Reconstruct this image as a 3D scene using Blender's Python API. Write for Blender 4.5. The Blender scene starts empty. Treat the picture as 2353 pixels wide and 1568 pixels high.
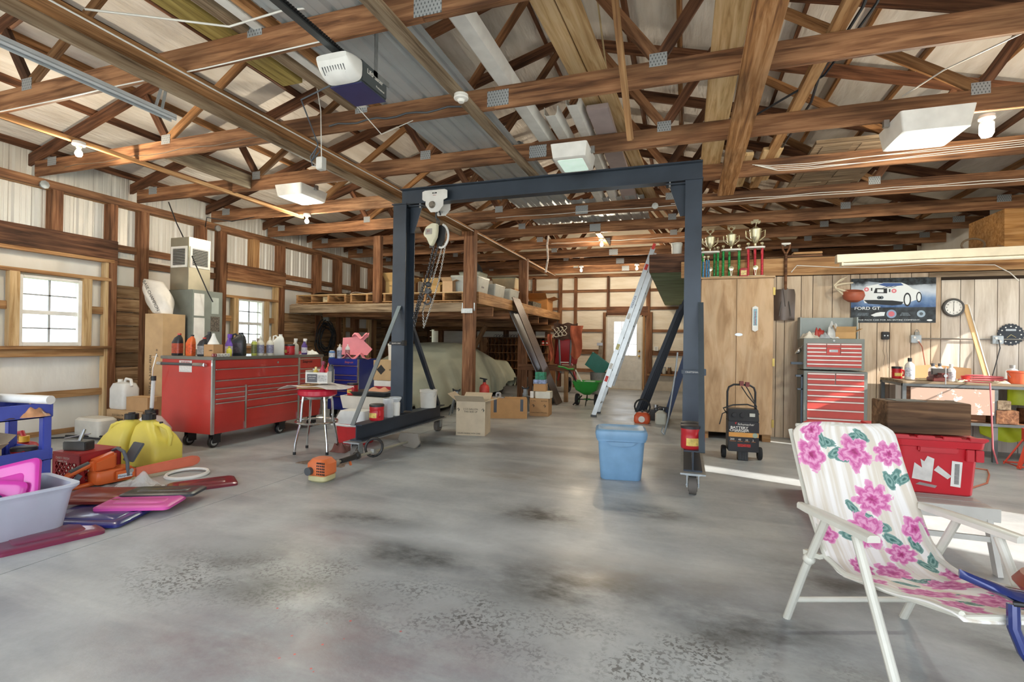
import bpy, bmesh, math, random
from mathutils import Vector, Matrix, Euler
from math import sin, cos, pi, radians as R_
random.seed(7)
SC = bpy.context.scene
COL = SC.collection
# ---------------------------------------------------------------- camera (f = 1155 px of 2353)
CAMH = 1.25
def cam_axes(yaw, pitch, roll):
    f = Vector((-sin(yaw)*cos(pitch), cos(yaw)*cos(pitch), sin(pitch)))
    r = Vector((cos(yaw), sin(yaw), 0)); u = r.cross(f)
    c, s = cos(roll), sin(roll)
    return c*r - s*u, s*r + c*u, f
CR, CU, CF = cam_axes(R_(18.87), R_(0.2595), R_(-0.8368))
cam = bpy.data.cameras.new('camera'); cam.sensor_width = 36; cam.lens = 1155.25*36/2353
cam.clip_start = .05; cam.clip_end = 200
co = bpy.data.objects.new('camera', cam); COL.objects.link(co)
co.matrix_world = Matrix(((CR.x, CU.x, -CF.x, 0), (CR.y, CU.y, -CF.y, 0), (CR.z, CU.z, -CF.z, CAMH), (0, 0, 0, 1)))
SC.camera = co
# ---------------------------------------------------------------- sky, sun, exposure
SC.view_settings.view_transform = 'Standard'; SC.view_settings.look = 'None'
SC.view_settings.gamma = 1.0; SC.view_settings.use_curve_mapping = False
SC.view_settings.exposure = 0.72
SC.cycles.sample_clamp_indirect = 3.0; SC.cycles.caustics_reflective = False; SC.cycles.caustics_refractive = False; SC.cycles.blur_glossy = 1.0
SC.cycles.max_bounces = 6; SC.cycles.diffuse_bounces = 3; SC.cycles.glossy_bounces = 3; SC.cycles.transmission_bounces = 5; SC.cycles.transparent_max_bounces = 8
w = bpy.data.worlds.new('sky'); SC.world = w; w.use_nodes = True
wn = w.node_tree; wbg = wn.nodes['Background']
wbg.inputs['Color'].default_value = (0.82, 0.91, 1.0, 1); wbg.inputs['Strength'].default_value = 2.9
sl = bpy.data.lights.new('sun', 'SUN'); sl.energy = 7.0; sl.angle = R_(1.0); sl.color = (1, .95, .86)
so = bpy.data.objects.new('sun', sl); COL.objects.link(so)
so.rotation_euler = Vector((-.90, .30, -.45)).to_track_quat('-Z', 'Y').to_euler()
# ---------------------------------------------------------------- helpers
def lin(h):
    h = h.lstrip('#'); o = []
    for i in (0, 2, 4):
        c = int(h[i:i+2], 16)/255
        o.append(c/12.92 if c <= .04045 else ((c+.055)/1.055)**2.4)
    return (*o, 1)
MATS = {}
def newmat(name):
    m = bpy.data.materials.new(name); m.use_nodes = True
    nt = m.node_tree
    return m, nt, nt.nodes['Principled BSDF']
def N(nt, t, **kw):
    n = nt.nodes.new(t)
    for k, v in kw.items():
        if k.startswith('i_'): n.inputs[int(k[2:])].default_value = v
        else: setattr(n, k, v)
    return n
def setin(n, name, v):
    if name in n.inputs: n.inputs[name].default_value = v
def ramp(nt, stops):
    n = nt.nodes.new('ShaderNodeValToRGB'); e = n.color_ramp.elements
    while len(e) < len(stops): e.new(.5)
    for i, (p, c) in enumerate(stops): e[i].position = p; e[i].color = lin(c) if isinstance(c, str) else c
    return n
def mat(c, rough=.5, metal=0., var=.06, scale=8., bump=0., bscale=60., spec=.5, trans=0., alpha=1., emit=0., coat=0., sheen=0.):
    """plain procedural material: one colour, a little mottling and fine relief"""
    key = ('m', c, rough, metal, var, scale, bump, bscale, spec, trans, alpha, emit, coat)
    if key in MATS: return MATS[key]
    m, nt, b = newmat('surface_'+c.lstrip('#'))
    L = nt.links.new
    tc = N(nt, 'ShaderNodeTexCoord')
    if var > 0:
        no = N(nt, 'ShaderNodeTexNoise'); setin(no, 'Scale', scale); setin(no, 'Detail', 3.)
        L(tc.outputs['Object'], no.inputs['Vector'])
        hs = N(nt, 'ShaderNodeHueSaturation'); hs.inputs['Color'].default_value = lin(c)
        mr = N(nt, 'ShaderNodeMapRange'); mr.inputs[1].default_value = .3; mr.inputs[2].default_value = .7
        mr.inputs[3].default_value = 1-var*1.6; mr.inputs[4].default_value = 1+var
        L(no.outputs[0], mr.inputs[0]); L(mr.outputs[0], hs.inputs['Value']); L(hs.outputs[0], b.inputs['Base Color'])
    else:
        b.inputs['Base Color'].default_value = lin(c)
    b.inputs['Roughness'].default_value = rough; b.inputs['Metallic'].default_value = metal
    setin(b, 'Specular IOR Level', spec); setin(b, 'Transmission Weight', trans); setin(b, 'Coat Weight', coat)
    b.inputs['Alpha'].default_value = alpha
    if emit:
        b.inputs['Emission Color'].default_value = lin(c); b.inputs['Emission Strength'].default_value = emit
    if bump > 0:
        n2 = N(nt, 'ShaderNodeTexNoise'); setin(n2, 'Scale', bscale); setin(n2, 'Detail', 2.)
        L(tc.outputs['Object'], n2.inputs['Vector'])
        bp = N(nt, 'ShaderNodeBump'); bp.inputs['Strength'].default_value = bump; bp.inputs['Distance'].default_value = .01
        L(n2.outputs[0], bp.inputs['Height']); L(bp.outputs[0], b.inputs['Normal'])
    MATS[key] = m
    return m
def wood(name, c1, c2, c3, rough=.65, gr=16., blot=.5, rnd=.28, bump=.25):
    """grain runs along the object's own X axis"""
    key = ('w', name)
    if key in MATS: return MATS[key]
    m, nt, b = newmat('wood_'+name); L = nt.links.new
    tc = N(nt, 'ShaderNodeTexCoord'); oi = N(nt, 'ShaderNodeObjectInfo')
    off = N(nt, 'ShaderNodeVectorMath', operation='SCALE'); cb = N(nt, 'ShaderNodeCombineXYZ')
    for i in range(3): L(oi.outputs['Random'], cb.inputs[i])
    L(cb.outputs[0], off.inputs[0]); off.inputs['Scale'].default_value = 37.
    ad = N(nt, 'ShaderNodeVectorMath', operation='ADD'); L(tc.outputs['Object'], ad.inputs[0]); L(off.outputs[0], ad.inputs[1])
    mp = N(nt, 'ShaderNodeMapping'); mp.inputs['Scale'].default_value = (.9, gr, gr); L(ad.outputs[0], mp.inputs['Vector'])
    n1 = N(nt, 'ShaderNodeTexNoise'); setin(n1, 'Scale', 1.6); setin(n1, 'Detail', 4.); setin(n1, 'Roughness', .62); setin(n1, 'Distortion', .6)
    L(mp.outputs[0], n1.inputs['Vector'])
    r1 = ramp(nt, [(.30, c3), (.47, c2), (.62, c1)]); L(n1.outputs[0], r1.inputs[0])
    mp2 = N(nt, 'ShaderNodeMapping'); mp2.inputs['Scale'].default_value = (1., 3.2, 3.2); L(ad.outputs[0], mp2.inputs['Vector'])
    n2 = N(nt, 'ShaderNodeTexNoise'); setin(n2, 'Scale', 1.3); setin(n2, 'Detail', 3.); L(mp2.outputs[0], n2.inputs['Vector'])
    r2 = ramp(nt, [(.36, (1-blot, 1-blot, 1-blot, 1)), (.58, (1, 1, 1, 1))]); L(n2.outputs[0], r2.inputs[0])
    mx = N(nt, 'ShaderNodeMix', data_type='RGBA', blend_type='MULTIPLY'); mx.inputs[0].default_value = 1.
    L(r1.outputs[0], mx.inputs[6]); L(r2.outputs[0], mx.inputs[7])
    hs = N(nt, 'ShaderNodeHueSaturation'); mr = N(nt, 'ShaderNodeMapRange')
    mr.inputs[3].default_value = 1-rnd; mr.inputs[4].default_value = 1+rnd
    L(oi.outputs['Random'], mr.inputs[0]); L(mr.outputs[0], hs.inputs['Value']); L(mx.outputs[2], hs.inputs['Color'])
    L(hs.outputs[0], b.inputs['Base Color']); b.inputs['Roughness'].default_value = rough; setin(b, 'Specular IOR Level', .3)
    bp = N(nt, 'ShaderNodeBump'); bp.inputs['Strength'].default_value = bump; bp.inputs['Distance'].default_value = .006
    L(n1.outputs[0], bp.inputs['Height']); L(bp.outputs[0], b.inputs['Normal'])
    MATS[key] = m
    return m
def V3(*a): return Vector(a)
class MB:
    def __init__(s): s.v = []; s.f = []
    def add(s, vs, fs):
        o = len(s.v); s.v += [tuple(v) for v in vs]; s.f += [tuple(i+o for i in f) for f in fs]; return s
    def b(s, x0, x1, y0, y1, z0, z1):
        return s.add([(x0,y0,z0),(x1,y0,z0),(x1,y1,z0),(x0,y1,z0),(x0,y0,z1),(x1,y0,z1),(x1,y1,z1),(x0,y1,z1)],
                     [(0,3,2,1),(4,5,6,7),(0,1,5,4),(1,2,6,5),(2,3,7,6),(3,0,4,7)])
    def box(s, c, d, rot=None, taper=1.):
        x, y, z = d[0]/2, d[1]/2, d[2]/2
        vs = [V3(-x*taper,-y*taper,-z),V3(x*taper,-y*taper,-z),V3(x*taper,y*taper,-z),V3(-x*taper,y*taper,-z),V3(-x,-y,z),V3(x,-y,z),V3(x,y,z),V3(-x,y,z)]
        if rot is not None: m = Euler(rot).to_matrix(); vs = [m @ v for v in vs]
        return s.add([v+Vector(c) for v in vs], [(0,3,2,1),(4,5,6,7),(0,1,5,4),(1,2,6,5),(2,3,7,6),(3,0,4,7)])
    def bar(s, p0, p1, w, h=None, up=(0,0,1)):
        h = h or w; p0 = Vector(p0); p1 = Vector(p1); d = (p1-p0); l = d.length; d = d/l
        u = Vector(up); y = u.cross(d)
        if y.length < 1e-4: y = Vector((0,1,0)).cross(d)
        y.normalize(); z = d.cross(y); c = (p0+p1)/2; m = Matrix((d, y, z)).transposed()
        vs = [m @ V3(a*l/2, b*w/2, e*h/2)+c for e in (-1,1) for a, b in ((-1,-1),(1,-1),(1,1),(-1,1))]
        return s.add(vs, [(0,3,2,1),(4,5,6,7),(0,1,5,4),(1,2,6,5),(2,3,7,6),(3,0,4,7)])
    def tube(s, pts, r, n=8, closed=False, caps=True):
        pts = [Vector(p) for p in pts]; k = len(pts); rs = r if isinstance(r, (list, tuple)) else [r]*k
        o = len(s.v); prev = None; rings = []
        for i, p in enumerate(pts):
            a = pts[i-1] if (i > 0 or closed) else p; b = pts[(i+1) % k] if (i < k-1 or closed) else p
            d = (b-a); d = d.normalized() if d.length > 1e-9 else V3(0,0,1)
            if prev is None:
                u = d.cross(V3(0,0,1)); u = u if u.length > 1e-3 else d.cross(V3(0,1,0)); u.normalize()
            else:
                u = prev - d*prev.dot(d); u = u if u.length > 1e-6 else d.orthogonal(); u.normalize()
            prev = u; w_ = d.cross(u)
            for j in range(n):
                t = 2*pi*j/n; s.v.append(tuple(p + (u*cos(t)+w_*sin(t))*rs[i]))
        for i in range(k if closed else k-1):
            for j in range(n):
                a = o+i*n+j; b = o+i*n+(j+1) % n; c = o+((i+1) % k)*n+(j+1) % n; e = o+((i+1) % k)*n+j
                s.f.append((a, b, c, e))
        if caps and not closed:
            s.f.append(tuple(o+j for j in reversed(range(n)))); s.f.append(tuple(o+(k-1)*n+j for j in range(n)))
        return s
    def cyl(s, p0, p1, r0, r1=None, n=16, caps=True): return s.tube([p0, p1], [r0, r0 if r1 is None else r1], n, False, caps)
    def lathe(s, prof, n=24, c=(0,0,0), m=None):
        ring = prof[0][0] > 1e-6 and prof[-1][0] > 1e-6   # open at both ends: no end discs
        o = len(s.v); c = Vector(c)
        for r, z in prof:
            for j in range(n):
                t = 2*pi*j/n; v = V3(r*cos(t), r*sin(t), z)
                s.v.append(tuple((m @ v if m else v)+c))
        for i in range(len(prof)-1):
            for j in range(n):
                s.f.append((o+i*n+j, o+i*n+(j+1) % n, o+(i+1)*n+(j+1) % n, o+(i+1)*n+j))
        if prof[0][0] > 1e-6 and not ring: s.f.append(tuple(o+j for j in reversed(range(n))))
        if prof[-1][0] > 1e-6 and not ring: s.f.append(tuple(o+(len(prof)-1)*n+j for j in range(n)))
        return s
    def loft(s, rings, caps=True):
        o = len(s.v); n = len(rings[0])
        for r in rings: s.v += [tuple(p) for p in r]
        for i in range(len(rings)-1):
            for j in range(n): s.f.append((o+i*n+j, o+i*n+(j+1) % n, o+(i+1)*n+(j+1) % n, o+(i+1)*n+j))
        if caps: s.f.append(tuple(o+j for j in reversed(range(n)))); s.f.append(tuple(o+(len(rings)-1)*n+j for j in range(n)))
        return s
    def rr(s, secs, r=.03, k=4):
        """stack of rounded rectangles: secs = [(z, sx, sy, cx, cy)]"""
        return s.loft([rrect(q[1], q[2], min(r, q[1]/2-1e-4, q[2]/2-1e-4), k, q[3] if len(q) > 3 else 0, q[4] if len(q) > 4 else 0, q[0]) for q in secs])
    def prism(s, poly, h, m=None):
        n = len(poly); vs = [V3(p[0], p[1], 0) for p in poly]+[V3(p[0], p[1], h) for p in poly]
        if m: vs = [m @ v for v in vs]
        return s.add(vs, [tuple(reversed(range(n))), tuple(range(n, 2*n))]+[(i, (i+1) % n, n+(i+1) % n, n+i) for i in range(n)])
    def grid(s, nx, ny, fn):
        o = len(s.v)
        for j in range(ny+1):
            for i in range(nx+1): s.v.append(tuple(fn(i/nx, j/ny)))
        for j in range(ny):
            for i in range(nx):
                a = o+j*(nx+1)+i; s.f.append((a, a+1, a+nx+2, a+nx+1))
        return s
    def sph(s, c, r, n=14, k=9, sc=(1,1,1)):
        return s.loft([[Vector(c)+V3(r*sin(pi*i/k)*cos(2*pi*j/n)*sc[0], r*sin(pi*i/k)*sin(2*pi*j/n)*sc[1], -r*cos(pi*i/k)*sc[2]) for j in range(n)] for i in range(1, k)])
    def mesh(s, name, bev=0., ang=35, thick=0.):
        me = bpy.data.meshes.new(name); me.from_pydata(s.v, [], s.f)
        if bev > 0 or thick:
            bm = bmesh.new(); bm.from_mesh(me)
            if thick:
                bmesh.ops.solidify(bm, geom=bm.faces[:], thickness=thick)
            if bev > 0:
                es = [e for e in bm.edges if len(e.link_faces) == 2 and e.calc_face_angle(0) > .6]
                bmesh.ops.bevel(bm, geom=es, offset=bev, segments=2, affect='EDGES', clamp_overlap=True)
            bm.to_mesh(me); bm.free()
        me.validate()
        me.polygons.foreach_set('use_smooth', [True]*len(me.polygons))
        try: me.set_sharp_from_angle(angle=R_(ang))
        except Exception: pass
        return me
    def obj(s, name, m, parent=None, loc=(0,0,0), rot=(0,0,0), bev=0., ang=35, thick=0.):
        me = s.mesh(name, bev, ang, thick); me.materials.append(m)
        o = bpy.data.objects.new(name, me); COL.objects.link(o)
        o.location = loc; o.rotation_euler = rot
        if parent: o.parent = parent
        return o
def rrect(sx, sy, r, k=4, cx=0, cy=0, z=0):
    out = []
    for q, (ax, ay) in enumerate(((1,1),(-1,1),(-1,-1),(1,-1))):
        for i in range(k+1):
            t = pi/2*(q+i/k); out.append(V3(cx+ax*(sx/2-r)+r*cos(t), cy+ay*(sy/2-r)+r*sin(t), z))
    return out
LABELS = {}
def tag(o, label, cat, group=None, kind=None):
    o['label'] = label; o['category'] = cat
    if group: o['group'] = group
    if kind: o['kind'] = kind
    return o
def thing(name, label, cat, loc=(0,0,0), rz=0., group=None, rot=None):
    o = bpy.data.objects.new(name, None); COL.objects.link(o); o.empty_display_size = .1
    o.location = loc; o.rotation_euler = rot if rot else (0, 0, rz)
    return tag(o, label, cat, group)
def struct(o):
    o['kind'] = 'structure'; return o
def dup(root, loc=None, rz=None, label=None, rot=None):
    r = root.copy(); COL.objects.link(r)
    if loc is not None: r.location = loc
    if rz is not None: r.rotation_euler = (0, 0, rz)
    if rot is not None: r.rotation_euler = rot
    if label: r['label'] = label
    for ch in list(root.children):
        c = ch.copy(); COL.objects.link(c); c.parent = r
        for g in list(ch.children):
            d = g.copy(); COL.objects.link(d); d.parent = c
    return r
def beam(name, p0, p1, w, h, m, parent=None, up=(0,0,1), mesh=None):
    """a board from p0 to p1; its own X axis runs along the grain; w across, h along 'up'"""
    p0 = Vector(p0); p1 = Vector(p1); d = p1-p0; l = d.length; d = d/l
    y = Vector(up).cross(d)
    if y.length < 1e-4: y = V3(0,1,0).cross(d)
    y.normalize(); z = d.cross(y)
    if mesh is None:
        mesh = MB().b(-l/2, l/2, -w/2, w/2, -h/2, h/2).mesh(name, min(.004, w*.1)); mesh.materials.append(m)
    o = bpy.data.objects.new(name, mesh); COL.objects.link(o)
    mm = Matrix((d, y, z)).transposed().to_4x4(); mm.translation = (p0+p1)/2
    o.matrix_basis = mm
    if parent: o.parent = parent
    return o
TEXTS = []
def text(s, size, m, parent=None, loc=(0,0,0), rot=(pi/2,0,0), sx=1., ext=.0006, name='lettering', align='CENTER', shear=0., bold=0.):
    c = bpy.data.curves.new(name, 'FONT'); c.body = s; c.size = size; c.align_x = align; c.align_y = 'CENTER'
    c.extrude = ext; c.shear = shear; c.offset = bold; c.resolution_u = 3
    c.materials.append(m); o = bpy.data.objects.new(name, c); COL.objects.link(o)
    o.location = loc; o.rotation_euler = rot; o.scale = (sx, 1, 1)
    if parent: o.parent = parent
    TEXTS.append(o)
    return o
# pixel of the photograph -> point of the place, on the floor or on another known plane
def ray(u, v): return CR*((u-1176.5)/1155.25) - CU*((v-784)/1155.25) + CF
def PZ(u, v, z=0.):
    d = ray(u, v); t = (z-CAMH)/d.z; return V3(d.x*t, d.y*t, z)
def PX(u, v, x):
    d = ray(u, v); t = x/d.x; return V3(x, d.y*t, CAMH+d.z*t)
def PY(u, v, y):
    d = ray(u, v); t = y/d.y; return V3(d.x*t, y, CAMH+d.z*t)
# ---------------------------------------------------------------- shared materials
W_OLD = wood('old_red', '#ad7f5b', '#8d6244', '#5a3b28')
W_DARK = wood('dark_red', '#8d6247', '#6d4833', '#3e281c')
W_ORANGE = wood('orange', '#b88a5e', '#9b6f47', '#6a482c')
W_POST = wood('post', '#9c7050', '#805539', '#563622', rnd=.15)
W_PINE = wood('pine', '#e3c598', '#d3b07f', '#ad8757', blot=.15, rnd=.12)
W_TAN = wood('tan', '#c49a6c', '#ad8155', '#835a38', blot=.3, rnd=.15)
W_GREY = wood('weathered', '#a8957c', '#8c775f', '#5f4e3c', blot=.35, rnd=.15)
W_PLANK = wood('plank', '#ab8a66', '#8d6b4a', '#5c4530', blot=.4, rnd=.3)
WHITE = mat('#e9e6df', .6); STEEL = mat('#b4b6b6', .35, .9); CHROME = mat('#d8dadb', .12, 1., var=0)
BLACK = mat('#1b1b1d', .45); DGREY = mat('#4a4c4f', .5); RUBBER = mat('#262628', .8)
GALV = mat('#a9aeb0', .4, .75, var=.1, scale=25); PLASTICW = mat('#eceae4', .4)
INK = mat('#2a2826', .7, var=0); CARD = mat('#b98f63', .8, var=.05, scale=5, bump=.05); RED = mat('#c22a26', .4)
GLASS = mat('#ffffff', .05, var=0, alpha=.22); CLEARP = mat('#e9edf0', .22, var=.02, alpha=.55)
# ================================================================ the building
XL, XR, YF, YN, YP = -7.57, 4.54, 14.38, -1.3, 7.80      # wall faces; YP = partition
RX, SL, ZC = -1.53, .285, 3.22                             # ridge, roof slope, underside of the bottom chords
def toplow(x): return 3.942 + SL*((-5.669 if x < RX else 2*RX+5.669)-x)*(-1 if x < RX else 1)
def floor_material():
    m, nt, b = newmat('concrete_floor'); L = nt.links.new
    tc = N(nt, 'ShaderNodeTexCoord'); o = tc.outputs['Object']
    def noise(sc, det=6., rough=.6, dist=0., stretch=None):
        n = N(nt, 'ShaderNodeTexNoise'); setin(n, 'Scale', sc); setin(n, 'Detail', det); setin(n, 'Roughness', rough); setin(n, 'Distortion', dist)
        if stretch:
            mp = N(nt, 'ShaderNodeMapping'); mp.inputs['Scale'].default_value = stretch; mp.inputs['Rotation'].default_value = (0, 0, .5)
            L(o, mp.inputs['Vector']); L(mp.outputs[0], n.inputs['Vector'])
        else: L(o, n.inputs['Vector'])
        return n.outputs[0]
    def mixc(a, c, f, mode='MIX'):
        x = N(nt, 'ShaderNodeMix', data_type='RGBA', blend_type=mode)
        (L(f, x.inputs[0]) if not isinstance(f, float) else setattr(x.inputs[0], 'default_value', f))
        L(a, x.inputs[6])
        if isinstance(c, str): x.inputs[7].default_value = lin(c)
        else: L(c, x.inputs[7])
        return x.outputs[2]
    def mul(a, c):
        x = N(nt, 'ShaderNodeMath', operation='MULTIPLY'); L(a, x.inputs[0])
        if isinstance(c, float): x.inputs[1].default_value = c
        else: L(c, x.inputs[1])
        return x.outputs[0]
    base = ramp(nt, [(.3, '#84878b'), (.47, '#9ea2a5'), (.6, '#b0b4b6'), (.75, '#c5c9cc')])
    L(noise(.8, 6., .6, .2), base.inputs[0]); col = base.outputs[0]
    sw = ramp(nt, [(.45, (0, 0, 0, 1)), (.72, (1, 1, 1, 1))]); L(noise(1.3, 6., .62, .5, (.6, 2.4, 1)), sw.inputs[0])
    col = mixc(col, '#d4d5d1', mul(sw.outputs[0], .5))
    grit = ramp(nt, [(.3, (.78, .78, .78, 1)), (.62, (1, 1, 1, 1))]); L(noise(26., 4., .75), grit.inputs[0])
    col = mixc(col, grit.outputs[0], .5, 'MULTIPLY')
    def spot(pts, soft):
        """union of soft round stains (x, y, r, flatten)"""
        acc = None
        for x, y, r, sy in pts:
            mp = N(nt, 'ShaderNodeMapping', vector_type='TEXTURE'); mp.inputs['Location'].default_value = (x, y, 0); mp.inputs['Scale'].default_value = (r, r*sy, 1)
            L(o, mp.inputs['Vector'])
            le = N(nt, 'ShaderNodeVectorMath', operation='LENGTH'); L(mp.outputs[0], le.inputs[0])
            mr = N(nt, 'ShaderNodeMapRange', interpolation_type='SMOOTHSTEP'); mr.inputs[1].default_value = 1.; mr.inputs[2].default_value = soft; L(le.outputs['Value'], mr.inputs[0])
            v = mr.outputs[0]
            if acc is None: acc = v
            else:
                mx = N(nt, 'ShaderNodeMath', operation='MAXIMUM'); L(acc, mx.inputs[0]); L(v, mx.inputs[1]); acc = mx.outputs[0]
        return acc
    nz = ramp(nt, [(.30, (0, 0, 0, 1)), (.66, (1, 1, 1, 1))]); L(noise(2.6, 6., .66, .0, (1, 1.6, 1)), nz.inputs[0])
    # oil-darkened patches
    dk = spot([(-.55, 2.55, .85, .55), (-2.3, 2.25, .9, .5), (-.95, 3.55, .6, .6), (.3, 2.45, .7, .6), (-2.1, 3.0, .7, .35), (.95, 3.1, .8, .5), (-3.0, 5.6, .9, .3), (-.2, 3.9, .45, .6), (.8, 2.1, .7, .7), (-1.5, 2.6, .7, .45), (-1.9, 2.05, .9, .35), (1.6, 2.7, .8, .6)], .0)
    col = mixc(col, '#3d4042', mul(mul(dk, nz.outputs[0]), 1.25))
    br = spot([(-1.4, 4.6, 1.2, .5), (1.2, 3.4, 1.2, .45), (-5.4, 3.7, 1.6, .8), (.5, 1.6, 1.0, .6), (-.3, 2.9, 1.1, .4), (-1.6, 6.5, 1.2, .3)], .0)
    col = mixc(col, '#7d705f', mul(mul(br, nz.outputs[0]), .6))
    rd = spot([(-1.2, 1.75, 1.1, .5), (-1.75, 1.55, .9, .5), (-2.2, 2.7, .5, .5)], .0)
    col = mixc(col, '#75484f', mul(mul(rd, nz.outputs[0]), .6))
    # flaking sealer: small dark pits in a pale net
    pit = ramp(nt, [(.50, (0, 0, 0, 1)), (.56, (1, 1, 1, 1))]); L(noise(46., 3., .6, .3), pit.inputs[0])
    brk = ramp(nt, [(.40, (0, 0, 0, 1)), (.6, (1, 1, 1, 1))]); L(noise(3.5, 3., .7), brk.inputs[0])
    fl = spot([(-1.9, 2.15, 1.1, .45), (-.9, 2.12, 1.2, .3), (.1, 2.05, 1.1, .45), (.85, 1.85, 1.0, .45), (-2.4, 2.0, .7, .6), (.3, 1.75, 1.0, .4)], .2)
    col = mixc(col, '#c2c3bf', mul(fl, .22))
    col = mixc(col, '#4f4e4c', mul(mul(mul(pit.outputs[0], brk.outputs[0]), fl), .8))
    # pale worn tracks, a sun patch painted into the colour, a few paint drips
    pl = spot([(-.6, 3.1, 1.3, .3), (-3.0, 2.6, .9, .5), (1.1, 5.4, 1.4, .5), (-1.4, 2.9, 1.0, .25), (.2, 6.4, 1.7, .4), (-2.2, 4.3, .7, .25), (-2.6, 2.35, .5, .5)], .0)
    col = mixc(col, '#d3d7d8', mul(mul(pl, nz.outputs[0]), .6))
    v2 = N(nt, 'ShaderNodeTexVoronoi'); setin(v2, 'Scale', 13.); L(o, v2.inputs['Vector'])
    v2r = ramp(nt, [(.06, (1, 1, 1, 1)), (.085, (0, 0, 0, 1))]); L(v2.outputs['Distance'], v2r.inputs[0])
    dr = spot([(-1.15, 1.7, .55, .5), (-1.6, 1.85, .35, .5)], .6)
    col = mixc(col, '#c8342e', mul(v2r.outputs[0], dr))
    L(col, b.inputs['Base Color'])
    rr = ramp(nt, [(.3, (.3, .3, .3, 1)), (.7, (.48, .48, .48, 1))]); L(noise(1.7, 3.), rr.inputs[0]); L(rr.outputs[0], b.inputs['Roughness'])
    setin(b, 'Specular IOR Level', .55)
    bp = N(nt, 'ShaderNodeBump'); bp.inputs['Strength'].default_value = .12; bp.inputs['Distance'].default_value = .004
    L(noise(60., 2.), bp.inputs['Height']); L(bp.outputs[0], b.inputs['Normal'])
    return m
FLOORM = floor_material()
f = MB()
JX = -3.37
for a, c in ((XL-.2, JX-.004), (JX+.004, XR+.1)): f.b(a, c, YN, YF+.1, -.12, 0)
f.b(JX-.01, JX+.01, YN, YF+.1, -.12, -.012)
struct(f.obj('floor', FLOORM))
struct(MB().b(-30, 30, -30, YN, -.14, -.02).obj('ground', mat('#cfccc0', .9)))
struct(MB().b(XR+.1, 30, YN, 30, -.14, -.02).obj('ground.001', mat('#cfccc0', .9)))
struct(MB().b(-40, XL-.2, YN, 40, -.6, -.2).obj('ground.002', mat('#8fa06a', .9, bump=.1)))
# ---------------- ceiling: insulation blanket, purlins
def insul(c1, c2, wr=.5, sc=(1, 1, 1)):
    m, nt, b = newmat('insulation_facing'); L = nt.links.new
    tc = N(nt, 'ShaderNodeTexCoord'); mp = N(nt, 'ShaderNodeMapping'); mp.inputs['Scale'].default_value = sc; L(tc.outputs['Object'], mp.inputs['Vector'])
    n = N(nt, 'ShaderNodeTexNoise'); setin(n, 'Scale', 2.4); setin(n, 'Detail', 3.); L(mp.outputs[0], n.inputs['Vector'])
    r = ramp(nt, [(.35, c2), (.62, c1)]); L(n.outputs[0], r.inputs[0]); L(r.outputs[0], b.inputs['Base Color'])
    b.inputs['Roughness'].default_value = .42
    n2 = N(nt, 'ShaderNodeTexNoise'); setin(n2, 'Scale', 7.); setin(n2, 'Detail', 4.); L(mp.outputs[0], n2.inputs['Vector'])
    bp = N(nt, 'ShaderNodeBump'); bp.inputs['Strength'].default_value = wr; bp.inputs['Distance'].default_value = .03
    L(n2.outputs[0], bp.inputs['Height']); L(bp.outputs[0], b.inputs['Normal'])
    return m
INS_ROOF = insul('#f3efe8', '#e2dcd2', .5, (3, .6, 1)); INS_WALL = insul('#f1eee7', '#e4ded2', .3, (1, 1, .4))
def roofpt(x, y, dz): return V3(x, y, toplow(x)+dz)
ce = MB()
def roofsheet(dz, t):
    xs = (XL-.4, RX, XR+.4)
    for a, c in ((xs[0], RX), (RX, xs[2])):
        za, zc = (toplow(a) if a != RX else toplow(RX-1e-6))+dz, (toplow(c) if c != RX else toplow(RX-1e-6))+dz
        ce.add([(a, YN, za), (c, YN, zc), (c, YF+.2, zc), (a, YF+.2, za), (a, YN, za+t), (c, YN, zc+t), (c, YF+.2, zc+t), (a, YF+.2, za+t)],
               [(0,3,2,1),(4,5,6,7),(0,1,5,4),(1,2,6,5),(2,3,7,6),(3,0,4,7)])
roofsheet(.235, .05)
ceil = struct(ce.obj('ceiling', INS_ROOF))
for side in (-1, 1):
    ang = math.atan(SL)*(-1 if side > 0 else 1)
    for off in (.25, .85, 1.44, 2.04, 2.62, 3.2, 3.8, 4.42, 5.05, 5.66, 6.08):
        x = RX+side*off; z = toplow(x)+.147+.045
        beam('purlin', (x, YN, z), (x, YF, z), .04, .088, W_DARK if random.random() < .5 else W_ORANGE, ceil, up=(-sin(ang), 0, cos(ang)))
# ---------------- trusses, four feet apart
def nailplate_mat():
    m, nt, b = newmat('nail_plate'); L = nt.links.new
    tc = N(nt, 'ShaderNodeTexCoord'); mp = N(nt, 'ShaderNodeMapping'); mp.inputs['Scale'].default_value = (75, 75, 38); L(tc.outputs['Object'], mp.inputs['Vector'])
    sx = N(nt, 'ShaderNodeSeparateXYZ'); L(mp.outputs[0], sx.inputs[0])
    a = N(nt, 'ShaderNodeMath', operation='SINE'); c = N(nt, 'ShaderNodeMath', operation='SINE')
    L(sx.outputs[0], a.inputs[0]); L(sx.outputs[2], c.inputs[0]); a2 = N(nt, 'ShaderNodeMath', operation='MULTIPLY'); L(a.outputs[0], a2.inputs[0]); L(c.outputs[0], a2.inputs[1])
    mp.inputs['Scale'].default_value = (260, 260, 130)
    r = ramp(nt, [(.45, '#b9bec2'), (.6, '#6d7175')]); L(a2.outputs[0], r.inputs[0]); L(r.outputs[0], b.inputs['Base Color'])
    b.inputs['Metallic'].default_value = .55; b.inputs['Roughness'].default_value = .45
    return m
NPM = nailplate_mat()
T1, T2, B1, B2 = 5.69-1.53, 2.06, 3.82, 1.32   # offsets from the ridge
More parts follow.
